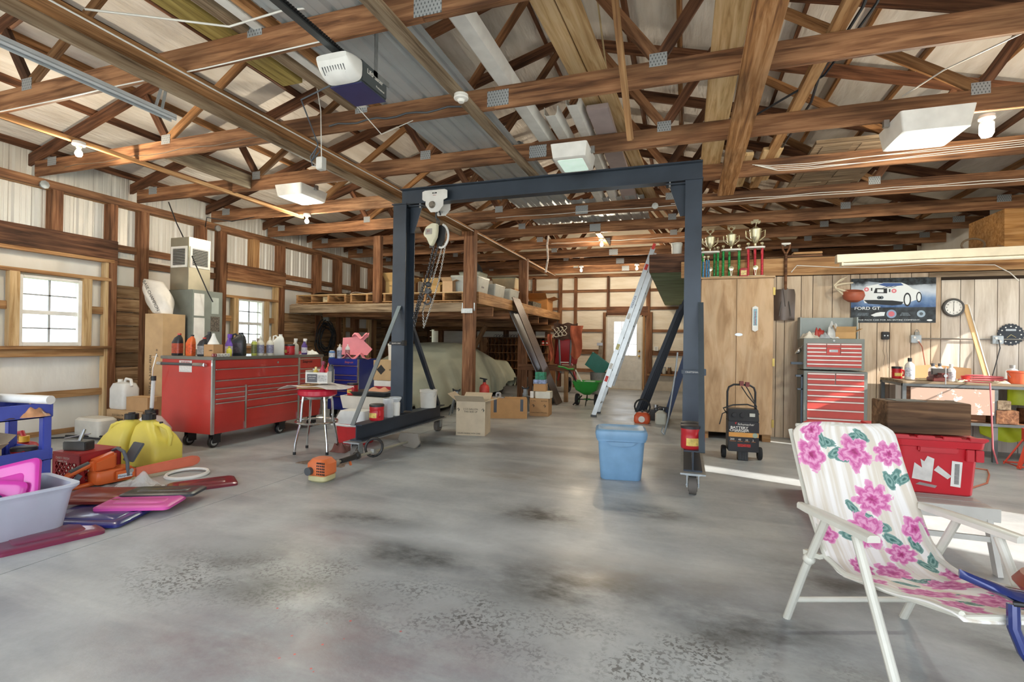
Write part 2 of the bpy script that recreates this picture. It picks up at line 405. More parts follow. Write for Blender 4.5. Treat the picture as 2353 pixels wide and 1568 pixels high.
def make_truss(label):
    t = thing('roof_truss', label, 'roof truss', group='roof trusses'); t['kind'] = 'thing'
    z = ZC+.0925
    wm = W_OLD
    for s, nm in ((-1, 0), (1, 1)):
        a = RX+s*6.05; j = RX+.0
        beam('bottom_chord', (min(a, j), 0, z), (max(a, j), 0, z), .038, .185, wm, t)
        beam('top_chord', (RX+s*6.28, 0, toplow(RX+s*6.28)+.073), (RX, 0, toplow(RX-1e-6)+.073), .038, .14, W_DARK, t)
        for p, q, m in ((T1, B1, W_DARK), (B1, T2, W_ORANGE), (T2, B2, W_DARK), (B2, .04, W_OLD)):
            tp, bt = (p, q) if p in (T1, T2) else (q, p)
            xt, xb = RX+s*tp, RX+s*bt
            beam('web', (xb, .0, ZC+.19), (xt, .0, toplow(xt)+.0), .037, .088, m, t, up=(0, 1, 0) if False else (0, 0, 1))
        for off, zz, ww, hh in ((B1, .19, .13, .1), (B2, .19, .13, .1), (5.72, .15, .16, .1)):
            MB().box((0, 0, 0), (ww, .003, hh)).obj('nail_plate', NPM, t, (RX+s*off, -.0205, ZC+zz))
    MB().box((0, 0, 0), (.19, .003, .13)).obj('nail_plate', NPM, t, (RX+.03, -.0205, ZC+.085))
    return t
TL = ['roof truss nearly straight above the camera, out of view', 'roof truss overhead between the camera and the door opener rail end',
      'nearest roof truss in view, its chord crossing the top left of the picture', 'roof truss right behind the garage door opener',
      'roof truss crossing over just in front of the gantry crane', 'roof truss right behind the gantry crane beam',
      'roof truss with white wires over the trophy cabinet', 'roof truss above the front edge of the storage loft',
      'roof truss just beyond the middle far bulb', 'third roof truss from the far wall, over the loft bins',
      'roof truss carrying the two bulbs by the far wall', 'last roof truss before the far wall']
tr0 = make_truss(TL[0]); tr0.location = (0, .29-.0, 0)
TRY = [.29, 1.51]+[2.73+1.22*k for k in range(10)]
for k, y in enumerate(TRY):
    if k: dup(tr0, (0, y, 0), label=TL[k])
# ---------------- left wall
wl = MB().b(XL-.17, XL-.14, YN, YF, 0, 2.5).b(XL-.2, XL-.18, YN, YF, -.1, 3.9)
# openings for the two windows are cut by building the sheet around them
WIN = ((3.81, 4.49, 1.13, 2.0), (6.95, 7.56, 1.13, 1.99))
def wall_strips(mb, x0, x1, z0, z1, y0, y1, holes):
    y = y0
    for a, c, e, g in holes:
        mb.b(x0, x1, y, a, z0, z1); mb.b(x0, x1, a, c, z0, e)
        if g < z1: mb.b(x0, x1, a, c, g, z1)
        y = c
    mb.b(x0, x1, y, y1, z0, z1)
wm_ = MB(); wall_strips(wm_, XL-.17, XL-.14, 0, 2.5, YN, YF, WIN); wall_strips(wm_, XL-.22, XL-.2, -.1, 3.75, YN, YF, WIN)
wall_l = struct(wm_.obj('wall_left', INS_WALL))
def siding(y0, y1, z0, z1, x, m, parent):
    prof = []; y = y0
    while y < y1:
        for dy, dx in ((0, 0), (.02, .02), (.045, .02), (.065, 0), (.115, 0), (.12, .004), (.13, .004), (.135, 0), (.175, 0), (.18, .004), (.19, .004), (.195, 0)): prof.append((min(y+dy, y1), dx))
        y += .229
    mb = MB(); n = len(prof)
    mb.add([(x-d, yy, z) for z in (z0, z1) for yy, d in prof], [(i, i+1, n+i+1, n+i) for i in range(n-1)])
    return mb.obj('metal_siding', m, parent, ang=20)
SIDM = mat('#dcdad4', .4, .15, var=.05, scale=2)
siding(YN, YF, 2.42, 3.75, XL-.135, SIDM, wall_l)
xm = XL-.07
beam('wall_plate', (XL-.02, YN, 3.1675), (XL-.02, YF, 3.1675), .04, .105, W_OLD, wall_l)
beam('wall_plate', (XL-.095, YN, 3.135), (XL-.095, YF, 3.135), .10, .04, W_TAN, wall_l)
def vpost(y0, y1, z0=0, z1=3.115, m=W_POST, d=.14, x=None):
    yy = (y0+y1)/2; x = (XL if x is None else x)-d/2
    return beam('post', (x, yy, z0), (x, yy, z1), y1-y0, d, m, wall_l, up=(1, 0, 0))
def hbeam(name, y0, y1, z0, z1, d, m, x=None):
    x = (XL if x is None else x)-d/2; z = (z0+z1)/2
    return beam(name, (x, y0, z), (x, y1, z), d, z1-z0, m, wall_l)
for y0, y1 in ((2.3, 2.42), (3.28, 3.42), (4.80, 4.90), (5.22, 5.34), (6.16, 6.30), (6.55, 6.69), (7.90, 8.05), (8.95, 9.12), (9.64, 9.82), (10.33, 10.5), (11.0, 11.12), (11.68, 11.83), (12.4, 12.55), (13.2, 13.35), (14.0, 14.15)): vpost(y0, y1)
vpost(4.12, 4.24, 2.6); vpost(7.25, 7.40, 2.59, m=W_TAN)
hbeam('header_beam', 3.3, 4.895, 2.335, 2.60, .06, W_DARK, XL+.02); hbeam('header_beam', 6.69, 8.05, 2.32, 2.59, .06, W_OLD, XL+.02)
hbeam('header_trim', 3.3, 4.86, 2.29, 2.335, .10, W_TAN, XL+.01); hbeam('header_trim', 6.7, 7.98, 2.285, 2.32, .10, W_TAN, XL+.01)
for a, c in ((4.9, 6.55), (8.05, 14.2), (YN, 3.28)):
    hbeam('girt', a, c, 2.48, 2.58, .04, W_OLD, XL-.09); hbeam('girt', a, c, 2.285, 2.385, .04, W_OLD, XL-.09)
# framing round window 1 (pale new lumber) and window 2
def window_frame(y0, y1, ya, yb, head, wy0, wy1, z0, z1):
    hbeam('window_head', ya, yb-.03, head-.045, head, .09, W_TAN, XL+.0)
    hbeam('window_stool', ya, yb-.03, z0-.04, z0, .13, W_TAN, XL+.03); hbeam('window_apron', ya, yb-.1, z0-.135, z0-.04, .04, W_TAN, XL-.02)
    vpost(wy0-.10, wy0, z0, head-.045, W_PINE, .09); vpost(wy1, wy1+.10, z0, head-.045, W_PINE, .09)
    vpost(yb-.1, yb, 0, 2.29, W_PINE, .10, XL-.015)
    for zz in (1.62,): hbeam('blocking', wy1+.1, yb-.1, zz-.05, zz+.05, .04, W_TAN, XL-.05); hbeam('blocking', ya, wy0-.1, zz-.05, zz+.05, .04, W_TAN, XL-.05)
window_frame(3.63, 4.86, 3.42, 4.86, 2.075, 3.81, 4.49, 1.13, 2.0)
window_frame(6.73, 7.98, 6.69, 7.93, 2.03, 6.95, 7.56, 1.13, 1.99)
hbeam('blocking', 3.42, 4.76, .46, .55, .04, W_TAN, XL-.05)
hbeam('bottom_plate', 3.3, 4.8, 0, .06, .05, W_TAN, XL-.0)
def pane_mat():
    m, nt, b = newmat('window_pane'); L = nt.links.new
    t = N(nt, 'ShaderNodeBsdfTransparent'); g = N(nt, 'ShaderNodeBsdfGlossy'); g.inputs['Roughness'].default_value = .05
    x = N(nt, 'ShaderNodeMixShader'); x.inputs[0].default_value = .06; L(t.outputs[0], x.inputs[1]); L(g.outputs[0], x.inputs[2]); L(x.outputs[0], nt.nodes['Material Output'].inputs['Surface'])
    return m
PANE = pane_mat()
def sash_window(n, y0, y1, z0, z1):
    w = struct(MB().b(XL-.13, XL-.03, y0, y0+.045, z0, z1).b(XL-.13, XL-.03, y1-.045, y1, z0, z1).b(XL-.13, XL-.03, y0+.045, y1-.045, z0, z0+.05).b(XL-.13, XL-.03, y0+.045, y1-.045, z1-.035, z1).obj('window_%d' % n, PLASTICW, bev=.004))
    zm = (z0+z1)/2-.01; ym = (y0+y1)/2
    MB().b(XL-.11, XL-.06, y0+.045, y1-.045, zm-.03, zm+.02).obj('meeting_rail', PLASTICW, w)
    for za, zb in ((z0+.05, zm-.03), (zm+.02, z1-.035)):
        MB().b(XL-.09, XL-.085, y0+.045, y1-.045, za, zb).obj('pane', PANE, w)
        MB().b(XL-.095, XL-.078, ym-.011, ym+.011, za, zb).obj('muntin', mat('#a9abac', .5), w)
        zq = (za+zb)/2; MB().b(XL-.095, XL-.078, y0+.045, y1-.045, zq-.009, zq+.009).obj('muntin', mat('#a9abac', .5), w)
    return w
sash_window(1, *WIN[0]); sash_window(2, *WIN[1])
# plank lining, each board on its own
def planks(y0, y1, z0, z1, step=.196):
    z = z0
    while z < z1-.03:
        h = min(step, z1-z)-.008; j = random.uniform(-.008, .004)
        beam('plank', (XL-.03+j, y0, z+h/2), (XL-.03+j, y1, z+h/2), .03, h, W_PLANK, wall_l); z += step
planks(4.91, 6.54, .05, 2.0); planks(8.06, 9.9, .05, 1.80); planks(11.25, 14.3, .05, 1.95)
vpost(9.9, 9.98, 0, 1.85, W_TAN, .08); vpost(10.92, 11.02, 0, 1.9, W_PINE, .1); vpost(11.1, 11.24, 0, 1.9, W_TAN, .1)
hbeam('blocking', 9.95, 10.93, 1.47, 1.57, .04, W_TAN, XL-.05)
# ---------------- far wall
fm = MB()
for a, c, e, g in ((XL-.2, -2.09, 0, 3.9), (-1.09, XR+.2, 0, 3.9), (-2.09, -1.09, 2.07, 3.9)): fm.b(a, c, YF+.10, YF+.13, e, g)
fm.add([(XL-.2, YF+.1, 3.6), (XR+.2, YF+.1, 3.6), (RX, YF+.1, 5.6)], [(0, 1, 2)])
INS_FAR = insul('#f3ead8', '#e6dac3', .35, (.6, 1, 3))
wf = struct(fm.obj('wall_far', INS_FAR))
def fpost(x0, x1, z0=0, z1=3.2, m=W_POST, d=.10, y=YF): return beam('post', ((x0+x1)/2, y+d/2, z0), ((x0+x1)/2, y+d/2, z1), x1-x0, d, m, wf, up=(0, 1, 0))
def fgirt(x0, x1, z0, z1, d=.045, m=W_OLD, y=YF+.04, name='girt'): return beam(name, (x0, y+d/2, (z0+z1)/2), (x1, y+d/2, (z0+z1)/2), d, z1-z0, m, wf)
for x0, x1 in ((-7.4, -7.25), (-6.2, -6.1), (-5.2, -5.05), (-4.3, -4.2), (-3.5, -3.4), (-3.03, -2.95), (-1.0, -.9), (.25, .35), (1.3, 1.4), (2.3, 2.4), (3.3, 3.4)): fpost(x0, x1)
fpost(-2.09, -2.02, 2.33); fpost(-2.19, -2.1, 0, 2.17, W_OLD, .1); fpost(-1.08, -1.02, 0, 2.06, W_TAN, .12, YF-.01); fpost(-.9, -.83, .5, 2.17, W_OLD, .08); fpost(-2.11, -2.075, 0, 2.06, W_TAN, .12, YF-.01)
for z0, z1 in ((2.75, 2.83), (2.24, 2.32)): fgirt(XL, XR, z0, z1)
for z0, z1 in ((1.61, 1.69), (.97, 1.11), (.45, .55)):
    fgirt(XL, -2.19, z0, z1); fgirt(-.9, XR, z0, z1)
fgirt(-2.09, -.95, 2.06, 2.33, .09, W_DARK, YF-.01, 'door_header'); fgirt(XL, XR, 3.17, 3.27, .05, W_OLD, YF, 'wall_plate')
fgirt(-.95, .4, .42, .47, .15, W_TAN, YF-.08, 'ledge'); fgirt(-.95, 1.4, 0, .42, .03, mat('#c9c0b0', .8), YF+.03, 'concrete_curb')
# door
dm = mat('#dedbd2', .45)
d = struct(MB().b(-2.07, -1.87, YF-.0, YF+.045, .02, 2.05).b(-1.25, -1.11, YF-.0, YF+.045, .02, 2.05).b(-1.87, -1.25, YF, YF+.045, .02, .96).b(-1.87, -1.25, YF, YF+.045, 1.9, 2.05).obj('door_1', dm))
MB().b(-1.87, -1.25, YF+.018, YF+.026, .96, 1.9).obj('pane', PANE, d)
g = MB()
for i in (1, 2): g.b(-1.87+.62*i/3-.008, -1.87+.62*i/3+.008, YF+.01, YF+.034, .96, 1.9)
for i in (1, 2): g.b(-1.87, -1.25, YF+.01, YF+.034, .96+.94*i/3-.008, .96+.94*i/3+.008)
g.obj('muntin', dm, d)
for x in (-1.82, -1.5): MB().b(x, x+.22, YF-.006, YF+.0, .25, .8).obj('panel', dm, d, bev=.004)
MB().b(-2.1, -2.068, YF-.02, YF+.12, 0, 2.08).b(-1.112, -1.08, YF-.02, YF+.12, 0, 2.08).b(-2.1, -1.08, YF-.02, YF+.12, 2.048, 2.08).b(-2.1, -1.08, YF-.04, YF+.13, 0, .022).obj('door_frame', mat('#c9bfae', .6), d)
BRASS = mat('#c9a45a', .3, .9)
for z in (.96, 1.1): MB().sph((-1.17, YF-.045, z-.02), .03).cyl((-1.17, YF-.04, z-.02), (-1.17, YF+.0, z-.02), .015).obj('door_knob', BRASS, d)
# ---------------- right wall, near wall: daylight comes in through their openings
rm = MB(); rm2 = ((2.9, 4.2, 0, 2.25), (6.2, 7.4, .9, 2.1))
wall_strips(rm, XR+.05, XR+.1, 0, 3.75, YN, YF, rm2); struct(rm.obj('wall_right', INS_WALL))
nm = MB()
for a, c, e, g in ((XL-.2, -6.9, 0, 3.9), (-2.6, -1.8, 0, 3.9), (3.6, XR+.1, 0, 3.9), (-6.9, -2.6, 2.95, 3.9), (-1.8, 3.6, 2.95, 3.9)): nm.b(a, c, YN-.1, YN, e, g)
nm.add([(XL-.2, YN, 3.6), (XR+.2, YN, 3.6), (RX, YN, 5.6)], [(0, 1, 2)])
struct(nm.obj('wall_near', INS_WALL))
# ---------------- partition wall with grooved panelling
PAN = wood('panelling', '#d8c4ab', '#ccb59b', '#b79e83', gr=9., blot=.12, rnd=.06, bump=.06)
PAN2 = wood('panelling_pale', '#d9cfc2', '#cdc1b3', '#b8ab9b', gr=9., blot=.12, rnd=.06, bump=.06)
PX0 = 1.0
wp = struct(MB().b(.2, XR+.05, YP+.02, YP+.06, 0, 2.5).obj('wall_partition', mat('#3a2c20', .9)))
x = PX0; i = 0
wid = (.21, .105, .2, .14, .23)
while x < XR:
    w_ = wid[i % 5]; top = 2.23 if x < 3.02 else 2.13; w_ = min(w_, XR-x)
    beam('panel', (x+w_/2, YP+.005, 0), (x+w_/2, YP+.005, top), .012, w_-.007, PAN if x < 3.02 else PAN2, wp, up=(1, 0, 0)); x += w_; i += 1
beam('header_beam', (-.05, YP-.02, 2.36), (XR, YP-.02, 2.36), .04, .24, W_TAN, wp)
beam('batten', (2.95, YP+.0, 2.2), (XR, YP+.0, 2.2), .03, .06, W_GREY, wp)
beam('loft_beam', (1.1, YP+.2, 2.44), (XR, YP+.2, 2.44), .3, .03, W_DARK, wp)
# ---------------- the long runner boards nailed under the chords
ru = thing('ceiling_runner', 'long ceiling runner of weathered boards from garage door to loft post', 'board')
beam('board', (-3.56, YN+.1, ZC-.02), (-3.56, 13.9, ZC-.02), .18, .038, W_ORANGE, ru)
beam('board', (-3.66, YN+.1, ZC-.085), (-3.66, 7.9, ZC-.085), .038, .09, W_GREY, ru)
MB().tube([(-3.455, y, ZC-.045) for y in (YN+.2, 3, 6, 9, 13.8)], .006, 6).obj('cable', PLASTICW, ru)
# ================================================================ gantry crane
NAVY = mat('#3c4551', .42, .15, var=.14, scale=3, bump=.04); NAVYD = mat('#2b3542', .42, .15, var=.12, scale=3)
GY = 5.45
ga = thing('gantry_crane', 'dark blue steel gantry crane on casters standing mid floor', 'gantry crane', (-1.6, GY, 0))
def ib(mb, p0, p1, w, h, t=.012, up=(0, 0, 1)):
    """I-section from p0 to p1: flanges w wide, h deep along up"""
    u = Vector(up).normalized()*(h/2-t/2)
    mb.bar(Vector(p0)+u, Vector(p1)+u, w, t, up); mb.bar(Vector(p0)-u, Vector(p1)-u, w, t, up); mb.bar(p0, p1, t, h-2*t+.001, up); return mb
OX = 1.6
ib(MB(), (-3.33+OX, 0, 3.03), (.16+OX, 0, 3.03), .13, .195).obj('cross_beam', NAVY, ga, bev=.002)
for s, x, nm in ((0, -3.295, 'l'), (1, .075, 'r')):
    xx = x+OX; w_ = .18 if s == 0 else .16
    ib(MB(), (xx, 0, .385), (xx, 0, 2.925), w_, .22, .014, up=(0, 1, 0)).obj('post', NAVY, ga, bev=.002)
    MB().b(xx-w_/2-.01, xx+w_/2+.01, -.13, .13, 2.917, 2.931).obj('cap_plate', NAVY, ga)
    sg = 1 if s == 0 else -1
    g = MB().prism([(0, 0), (.16, 0), (.05, -.33), (0, -.33)], .012, Matrix.Translation((xx+sg*w_/2, .006, 2.915)) @ Matrix(((sg, 0, 0, 0), (0, 0, -1, 0), (0, 1, 0, 0), (0, 0, 0, 1))))
    g.obj('gusset', NAVY, ga)
    MB().b(xx+sg*(w_/2+.0), xx+sg*(w_/2+.19), -.055, .055, 2.902, 2.916).obj('bolt_plate', NAVY, ga) if sg > 0 else MB().b(xx-w_/2-.19, xx-w_/2, -.055, .055, 2.902, 2.916).obj('bolt_plate', NAVY, ga)
    MB().cyl((xx+sg*(w_/2+.15), -.04, 2.88), (xx+sg*(w_/2+.15), -.04, 2.945), .012, n=6).obj('bolt', STEEL, ga)
    xb = xx+(.03 if s == 0 else .01)
    ib(MB(), (xb, -.95, .28), (xb, .98, .28), .15, .175, .012).obj('base_beam', NAVYD, ga, bev=.002)
    MB().b(xb-.10, xb+.10, -1.03, 1.0, .180, .193).obj('foot_channel', GALV, ga)
    bo = 0 if s == 0 else .07
    MB().bar((xb+bo, -.13, 1.68), (xb-.03+bo*1.4, -.97, .36), .05, .012, (0, 0, 1)).obj('brace', mat('#6d7478', .5, .4) if s == 0 else mat('#4b545d', .5, .3), ga)
    MB().bar((xb, .13, 1.5), (xb, .92, .37), .05, .05).obj('brace', NAVYD, ga)
    for yy in (-.93, .93):
        k = MB().b(xb-.06, xb+.06, yy-.06, yy+.06, .166, .18).b(xb-.05, xb-.042, yy-.035, yy+.035, .06, .168).b(xb+.042, xb+.05, yy-.035, yy+.035, .06, .168).cyl((xb-.055, yy, .075), (xb+.055, yy, .075), .01)
        cf = k.obj('caster_fork', GALV, ga)
        MB().lathe([(.03, -.036), (.05, -.036), (.055, -.03), (.074, -.03), (.074, .03), (.055, .03), (.05, .036), (.03, .036)], 24, (xb, yy, .075), Matrix.Rotation(pi/2, 3, 'Y')).obj('wheel', mat('#6e6862', .7), ga)
# spring clamps on the posts
for x, z, l in ((-3.27, 1.23, 'black spring clamp gripping the far left gantry post'), (.1, .99, 'blue clamp bracket gripping the right gantry post')):
    t = thing('clamp', l, 'clamp', (x, GY-.118, z))
    MB().b(-.12, .10, -.035, -.002, -.02, .02).obj('bar', BLACK if x < 0 else NAVY, t, bev=.004); MB().b(.075, .11, -.07, 0.0, -.03, .035).obj('jaw', BLACK if x < 0 else NAVY, t, bev=.004)
    text('QUICK-GRIP' if x < 0 else 'CRAFTSMAN', .022, WHITE, t, (-.02, -.036, -.002))
# coffee cans on the right base, bucket and cans on the left base
def coffee_can(label, loc, h=.17, r=.075, rz=0., group='red coffee cans'):
    t = thing('coffee_can', label, 'coffee can', loc, rz, group)
    MB().lathe([(r*.94, 0), (r, .012), (r, h*.55), (r*.96, h*.62), (r, h*.7), (r, h-.01), (r*.97, h)], 24).obj('body', mat('#c0222a', .35), t)
    MB().lathe([(r*1.03, h-.018), (r*1.03, h+.004), (r*.95, h+.008), (0, h+.008)], 24).obj('lid', mat('#2d2a2c', .5), t)
    lb = MB()
    for i in range(6):
        a0, a1 = -pi/2-.75+i*.25, -pi/2-.75+(i+1)*.25
        lb.add([(r*1.005*cos(a), r*1.005*sin(a), z) for a, z in ((a0, .03), (a1, .03), (a1, h*.5), (a0, h*.5))], [(0, 1, 2, 3)])
    lb.obj('label_band', mat('#e4c66a', .5, var=.2, scale=30), t)
    for dx in (-.06,): MB().tube([(r*.9, -r*.5, h*.25), (r*1.2, -r*.6, h*.35), (r*1.2, -r*.6, h*.65), (r*.9, -r*.5, h*.75)], .012, 8).obj('handle', mat('#c0222a', .35), t)
    return t
coffee_can('red coffee can standing on the right gantry foot in front of the post', (.065, 4.62, .3675), .19, .08, .3)
coffee_can('second red coffee can tucked behind the front one on the right gantry foot', (.065, 4.80, .3675), .19, .08, .3)
coffee_can('red coffee can with dark lid on the left gantry foot', (-3.255, 4.86, .3675), .17, .08, -.2)
def bucket(label, loc, h=.28, r=.12, c='#e6e3da', rz=0., lid=False, name='bucket'):
    t = thing(name, label, 'bucket', loc, rz)
    MB().lathe([(r*.88, 0), (r*.9, .006), (r, h), (r*.97, h), (r*.86, .012), (0, .012)], 28).obj('body', mat(c, .45), t)
    MB().lathe([(r*1.0, h*.86), (r*1.05, h*.87), (r*1.05, h*.9), (r*1.0, h*.91)], 28).obj('rim', mat(c, .45), t)
    MB().lathe([(r*1.0, h-.015), (r*1.04, h-.012), (r*1.04, h), (r*.97, h+.002)], 28).obj('rim', mat(c, .45), t)
    MB().tube([V3(r*1.04*cos(a), -r*1.04*sin(a)*.6-.0, h*.88-r*1.1*sin(a)) for a in [pi*i/12 for i in range(13)]], .003, 6).obj('bail', STEEL, t)
    if lid: MB().lathe([(r*1.06, h-.01), (r*1.06, h+.008), (r*.98, h+.012), (0, h+.012)], 28).obj('lid', mat(c, .45), t)
    return t
bucket('white plastic bucket on the far end of the left gantry foot', (-3.255, 6.07, .3675), .24, .115)
bg = thing('bagged_bottle', 'black bottle in a clear plastic bag on the left gantry foot', 'bottle', (-3.26, 5.10, .3675))
MB().lathe([(.05, 0), (.055, .02), (.055, .13), (.02, .17), (.02, .2)], 16).obj('bottle', BLACK, bg)
MB().lathe([(.06, 0), (.068, .05), (.07, .1), (.06, .16), (.065, .205), (.05, .215)], 11).obj('bag', CLEARP, bg, ang=10)
bt = thing('pump_tub', 'small white tub with bagged top beside the left gantry post', 'tub', (-3.26, 5.25, .3675))
MB().lathe([(.055, 0), (.06, .15), (.05, .16)], 18).obj('body', PLASTICW, bt); MB().lathe([(.052, .16), (.075, .20), (.07, .22), (.0, .215)], 9).obj('bag', CLEARP, bt, ang=10)
# ---------------- trolley and chain hoist
CREAM = mat('#e6e2c8', .4); WHT = mat('#e9e8e4', .35)
ho = thing('chain_hoist', 'cream chain hoist hanging from a white beam trolley', 'hoist', (-2.83, GY, 2.93))
pl = [(-.165, .12), (-.165, .03), (-.14, .01), (-.12, .01), (-.12, -.04), (-.05, -.13), (.05, -.13), (.115, -.06), (.115, .01), (.14, .02), (.165, .03), (.165, .12), (.13, .135), (-.13, .135)]
for sy in (-.10, .088):
    MB().prism(pl, .012, Matrix.Translation((0, sy+.012, 0)) @ Matrix.Rotation(pi/2, 4, 'X')).obj('side_plate', WHT, ho, bev=.002)
for dx in (-.08, .06): MB().cyl((dx, -.088, .105), (dx, -.04, .105), .045).obj('roller', DGREY, ho)
MB().cyl((-.03, -.1, -.04), (-.03, -.13, -.04), .045, .03, 10).obj('gear', mat('#8b8378', .5, .6), ho)
MB().cyl((0, -.09, -.09), (0, .09, -.09), .014).obj('axle', STEEL, ho)
MB().b(-.03, .03, -.1015, -.1005, .09, .105).obj('badge', INK, ho); text('JET', .016, mat('#e8e8e8', .4, var=0), ho, (0, -.1018, .0975), name='lettering'); text('TROLLEY', .011, mat('#b0433a', .5, var=0), ho, (0, -.101, .07))
MB().tube([V3(.0+.03*cos(a), 0, -.145+.05*sin(a)) for a in [pi*2*i/12 for i in range(10)]], .011, 8).obj('hook', DGREY, ho)
MB().tube([V3(.0, .03*cos(a), -.225+.04*sin(a)) for a in [pi*2*i/10 for i in range(10)]], .008, 6, True).obj('hook', DGREY, ho)
body = [(-.13, .03), (-.1, .1), (-.02, .145), (.05, .135), (.05, .06), (.04, -.02), (.0, -.1), (-.03, -.13), (-.05, -.11), (-.09, -.03), (-.125, .0)]
hb = MB().prism(body, .06, Matrix.Translation((-.02, -.03, -.40)) @ Matrix.Rotation(pi/2, 4, 'X')).obj('hoist_cover', CREAM, ho, bev=.008)
MB().prism(body, .03, Matrix.Translation((.05, .03, -.41)) @ Matrix.Rotation(pi/2, 4, 'X')).obj('chain_wheel', BLACK, ho)
MB().tube([V3(.05+.09*cos(a), .0, -.40+.14*sin(a)) for a in [-1.9+3.3*i/10 for i in range(11)]], .014, 8).obj('chain_guard', WHT, ho)
MB().b(-.12, -.03, -.0925, -.091, -.39, -.32).obj('badge', mat('#a8a29a', .5), ho); text('JET', .03, mat('#9c3a33', .5, var=0), ho, (-.075, -.094, -.352))
def chain(mb, pts, link=.03, r=.0042):
    P = [Vector(p) for p in pts]; L = [0]
    for a, c in zip(P, P[1:]): L.append(L[-1]+(c-a).length)
    n = int(L[-1]/(link*.72)); k = 0
    for i in range(n):
        s = L[-1]*(i+.5)/n
        while L[k+1] < s: k += 1
        t = (s-L[k])/(L[k+1]-L[k]); p = P[k].lerp(P[k+1], t); d = (P[k+1]-P[k]).normalized()
        u = d.orthogonal().normalized(); v = d.cross(u); u = u if i % 2 else v
        mb.tube([p+d*(link/2*cos(a))+u*(link*.3*sin(a)) for a in [2*pi*j/8 for j in range(8)]], r, 4, True)
    return mb
DK = mat('#5a5a5c', .35, .8); LK = mat('#b9b8b4', .3, .85)
ch = chain(MB(), [(-.04, -.03, -.53), (-.10, -.03, -.8), (-.2, -.05, -1.1), (-.27, -.08, -1.4)], .036, .006); chain(ch, [(.0, 0, -.52), (-.05, 0, -.7), (-.1, .0, -.9), (-.13, 0, -1.0)], .036, .006)
chain(ch, [(-.12, -.02, -1.0), (-.22, -.04, -1.25), (-.27, -.06, -1.5), (-.25, -.03, -1.25), (-.16, -.0, -.95)], .036, .006); ch.obj('load_chain', DK, ho)
chain(MB(), [(.11, 0, -.46), (.07, 0, -.7), (.02, 0, -.95), (-.06, 0, -1.2), (-.17, 0, -1.5), (-.2, .02, -1.3), (-.08, .02, -.95), (.03, .02, -.6), (.05, .02, -.5)], .028, .0035).obj('hand_chain', LK, ho)
MB().sph((-.12, 0, -.98), .035).cyl((-.12, -.03, -1.06), (-.12, .03, -1.06), .035, n=12).tube([V3(-.13+.05*cos(a), 0, -1.17+.05*sin(a)) for a in [1.6-4.2*i/10 for i in range(11)]], .012, 8).obj('load_hook', DGREY, ho)
# ================================================================ hung from or laid on the trusses
ZT = ZC+.186
SHEET = mat('#bcc2c4', .5, .35, var=.12, scale=2)
def ribbed_sheet(label, x0, x1, y0, y1, z, m=SHEET):
    n = 0; prof = []; x = x0
    while x < x1-.01:
        for dx, dz in ((0, 0), (.02, .018), (.04, .018), (.06, 0), (.11, 0), (.115, .004), (.13, 0)): prof.append((min(x+dx, x1), dz))
        x += .2
    k = len(prof)
    o = MB().add([(a, yy, z+d+.002) for yy in (y0, y1) for a, d in prof], [(i, i+1, k+i+1, k+i) for i in range(k-1)]).obj('roofing_sheet', m, thick=.0015, ang=20)
    return tag(o, label, 'metal sheet', 'ribbed metal sheets laid on the truss chords')
ribbed_sheet('ribbed galvanized metal sheet lying on the trusses above the door opener', -2.62, -1.72, 1.4, 5.25, ZT)
ribbed_sheet('ribbed metal sheet lying on the trusses behind the gantry beam', -2.55, -1.68, 5.16, 8.9, ZT+.022)
ribbed_sheet('wide ribbed metal sheet on the trusses above the middle far bulb', -1.7, -.5, 7.4, 9.6, ZT)
def lay(name, label, x0, x1, y0, y1, h, m, cat='board', z=None, group=None):
    o = beam(name, ((x0[0]+x0[1])/2, y0, (z or ZT)+h/2), ((x1[0]+x1[1])/2, y1, (z or ZT)+h/2), x0[1]-x0[0], h, m)
    return tag(o, label, cat, group)
WTRIM = mat('#eeece6', .45)
def gutter(label, xa, xb, y0, y1, w, h=.09):
    t = thing('gutter', label, 'gutter', (xa, y0, ZT), math.atan2(-(xb-xa), y1-y0), 'white gutter lengths stored on the trusses'); L = math.hypot(xb-xa, y1-y0)
    pr = [(-w/2, h), (-w/2, .02), (-w/2+.02, 0), (w/2-.02, 0), (w/2, .03), (w/2+.01, h), (w/2-.004, h), (w/2-.006, .03), (w/2-.022, .005), (-w/2+.022, .005), (-w/2+.005, .022), (-w/2+.005, h)]
    MB().prism(pr, L, Matrix.Rotation(pi/2, 4, 'X') @ Matrix.Scale(-1, 4, (0, 0, 1))).obj('channel', WTRIM, t)
    return t
gutter('long white gutter lying on the trusses beside the metal sheets', -1.45, -1.42, 2.2, 6.6, .15)
gutter('second white gutter on the trusses just above the gantry beam', -1.22, -1.22, 4.6, 8.2, .13)
gutter('short white gutter with open end facing the camera', -.98, -1.02, 4.45, 8.1, .12)
lay('plank', 'mauve painted plank on the trusses beside the white gutters', (-.88, -.68), (-.88, -.68), 4.6, 8.3, .05, mat('#b3a4a2', .6), z=ZT+.005)
lay('plank', 'wide pale pine plank laid across the trusses, nearer the gutters', (-1.08, -.93), (-.72, -.57), 1.4, 8.2, .035, W_PINE, z=ZT+.09)
lay('plank', 'wide pale pine plank laid across the trusses, on the trophy side of its pair', (-.92, -.77), (-.56, -.41), 1.4, 8.2, .035, W_PINE, z=ZT+.09)
lay('plank', 'grey weathered plank on the trusses near the smoke coloured lamp holder', (-1.78, -1.68), (-1.72, -1.60), 1.6, 6.0, .04, W_GREY, z=ZC-.04)
lay('plank', 'pale plank standing on the trusses behind the rough hanging board', (.16, .38), (.16, .38), 2.2, 6.6, .03, W_PINE)
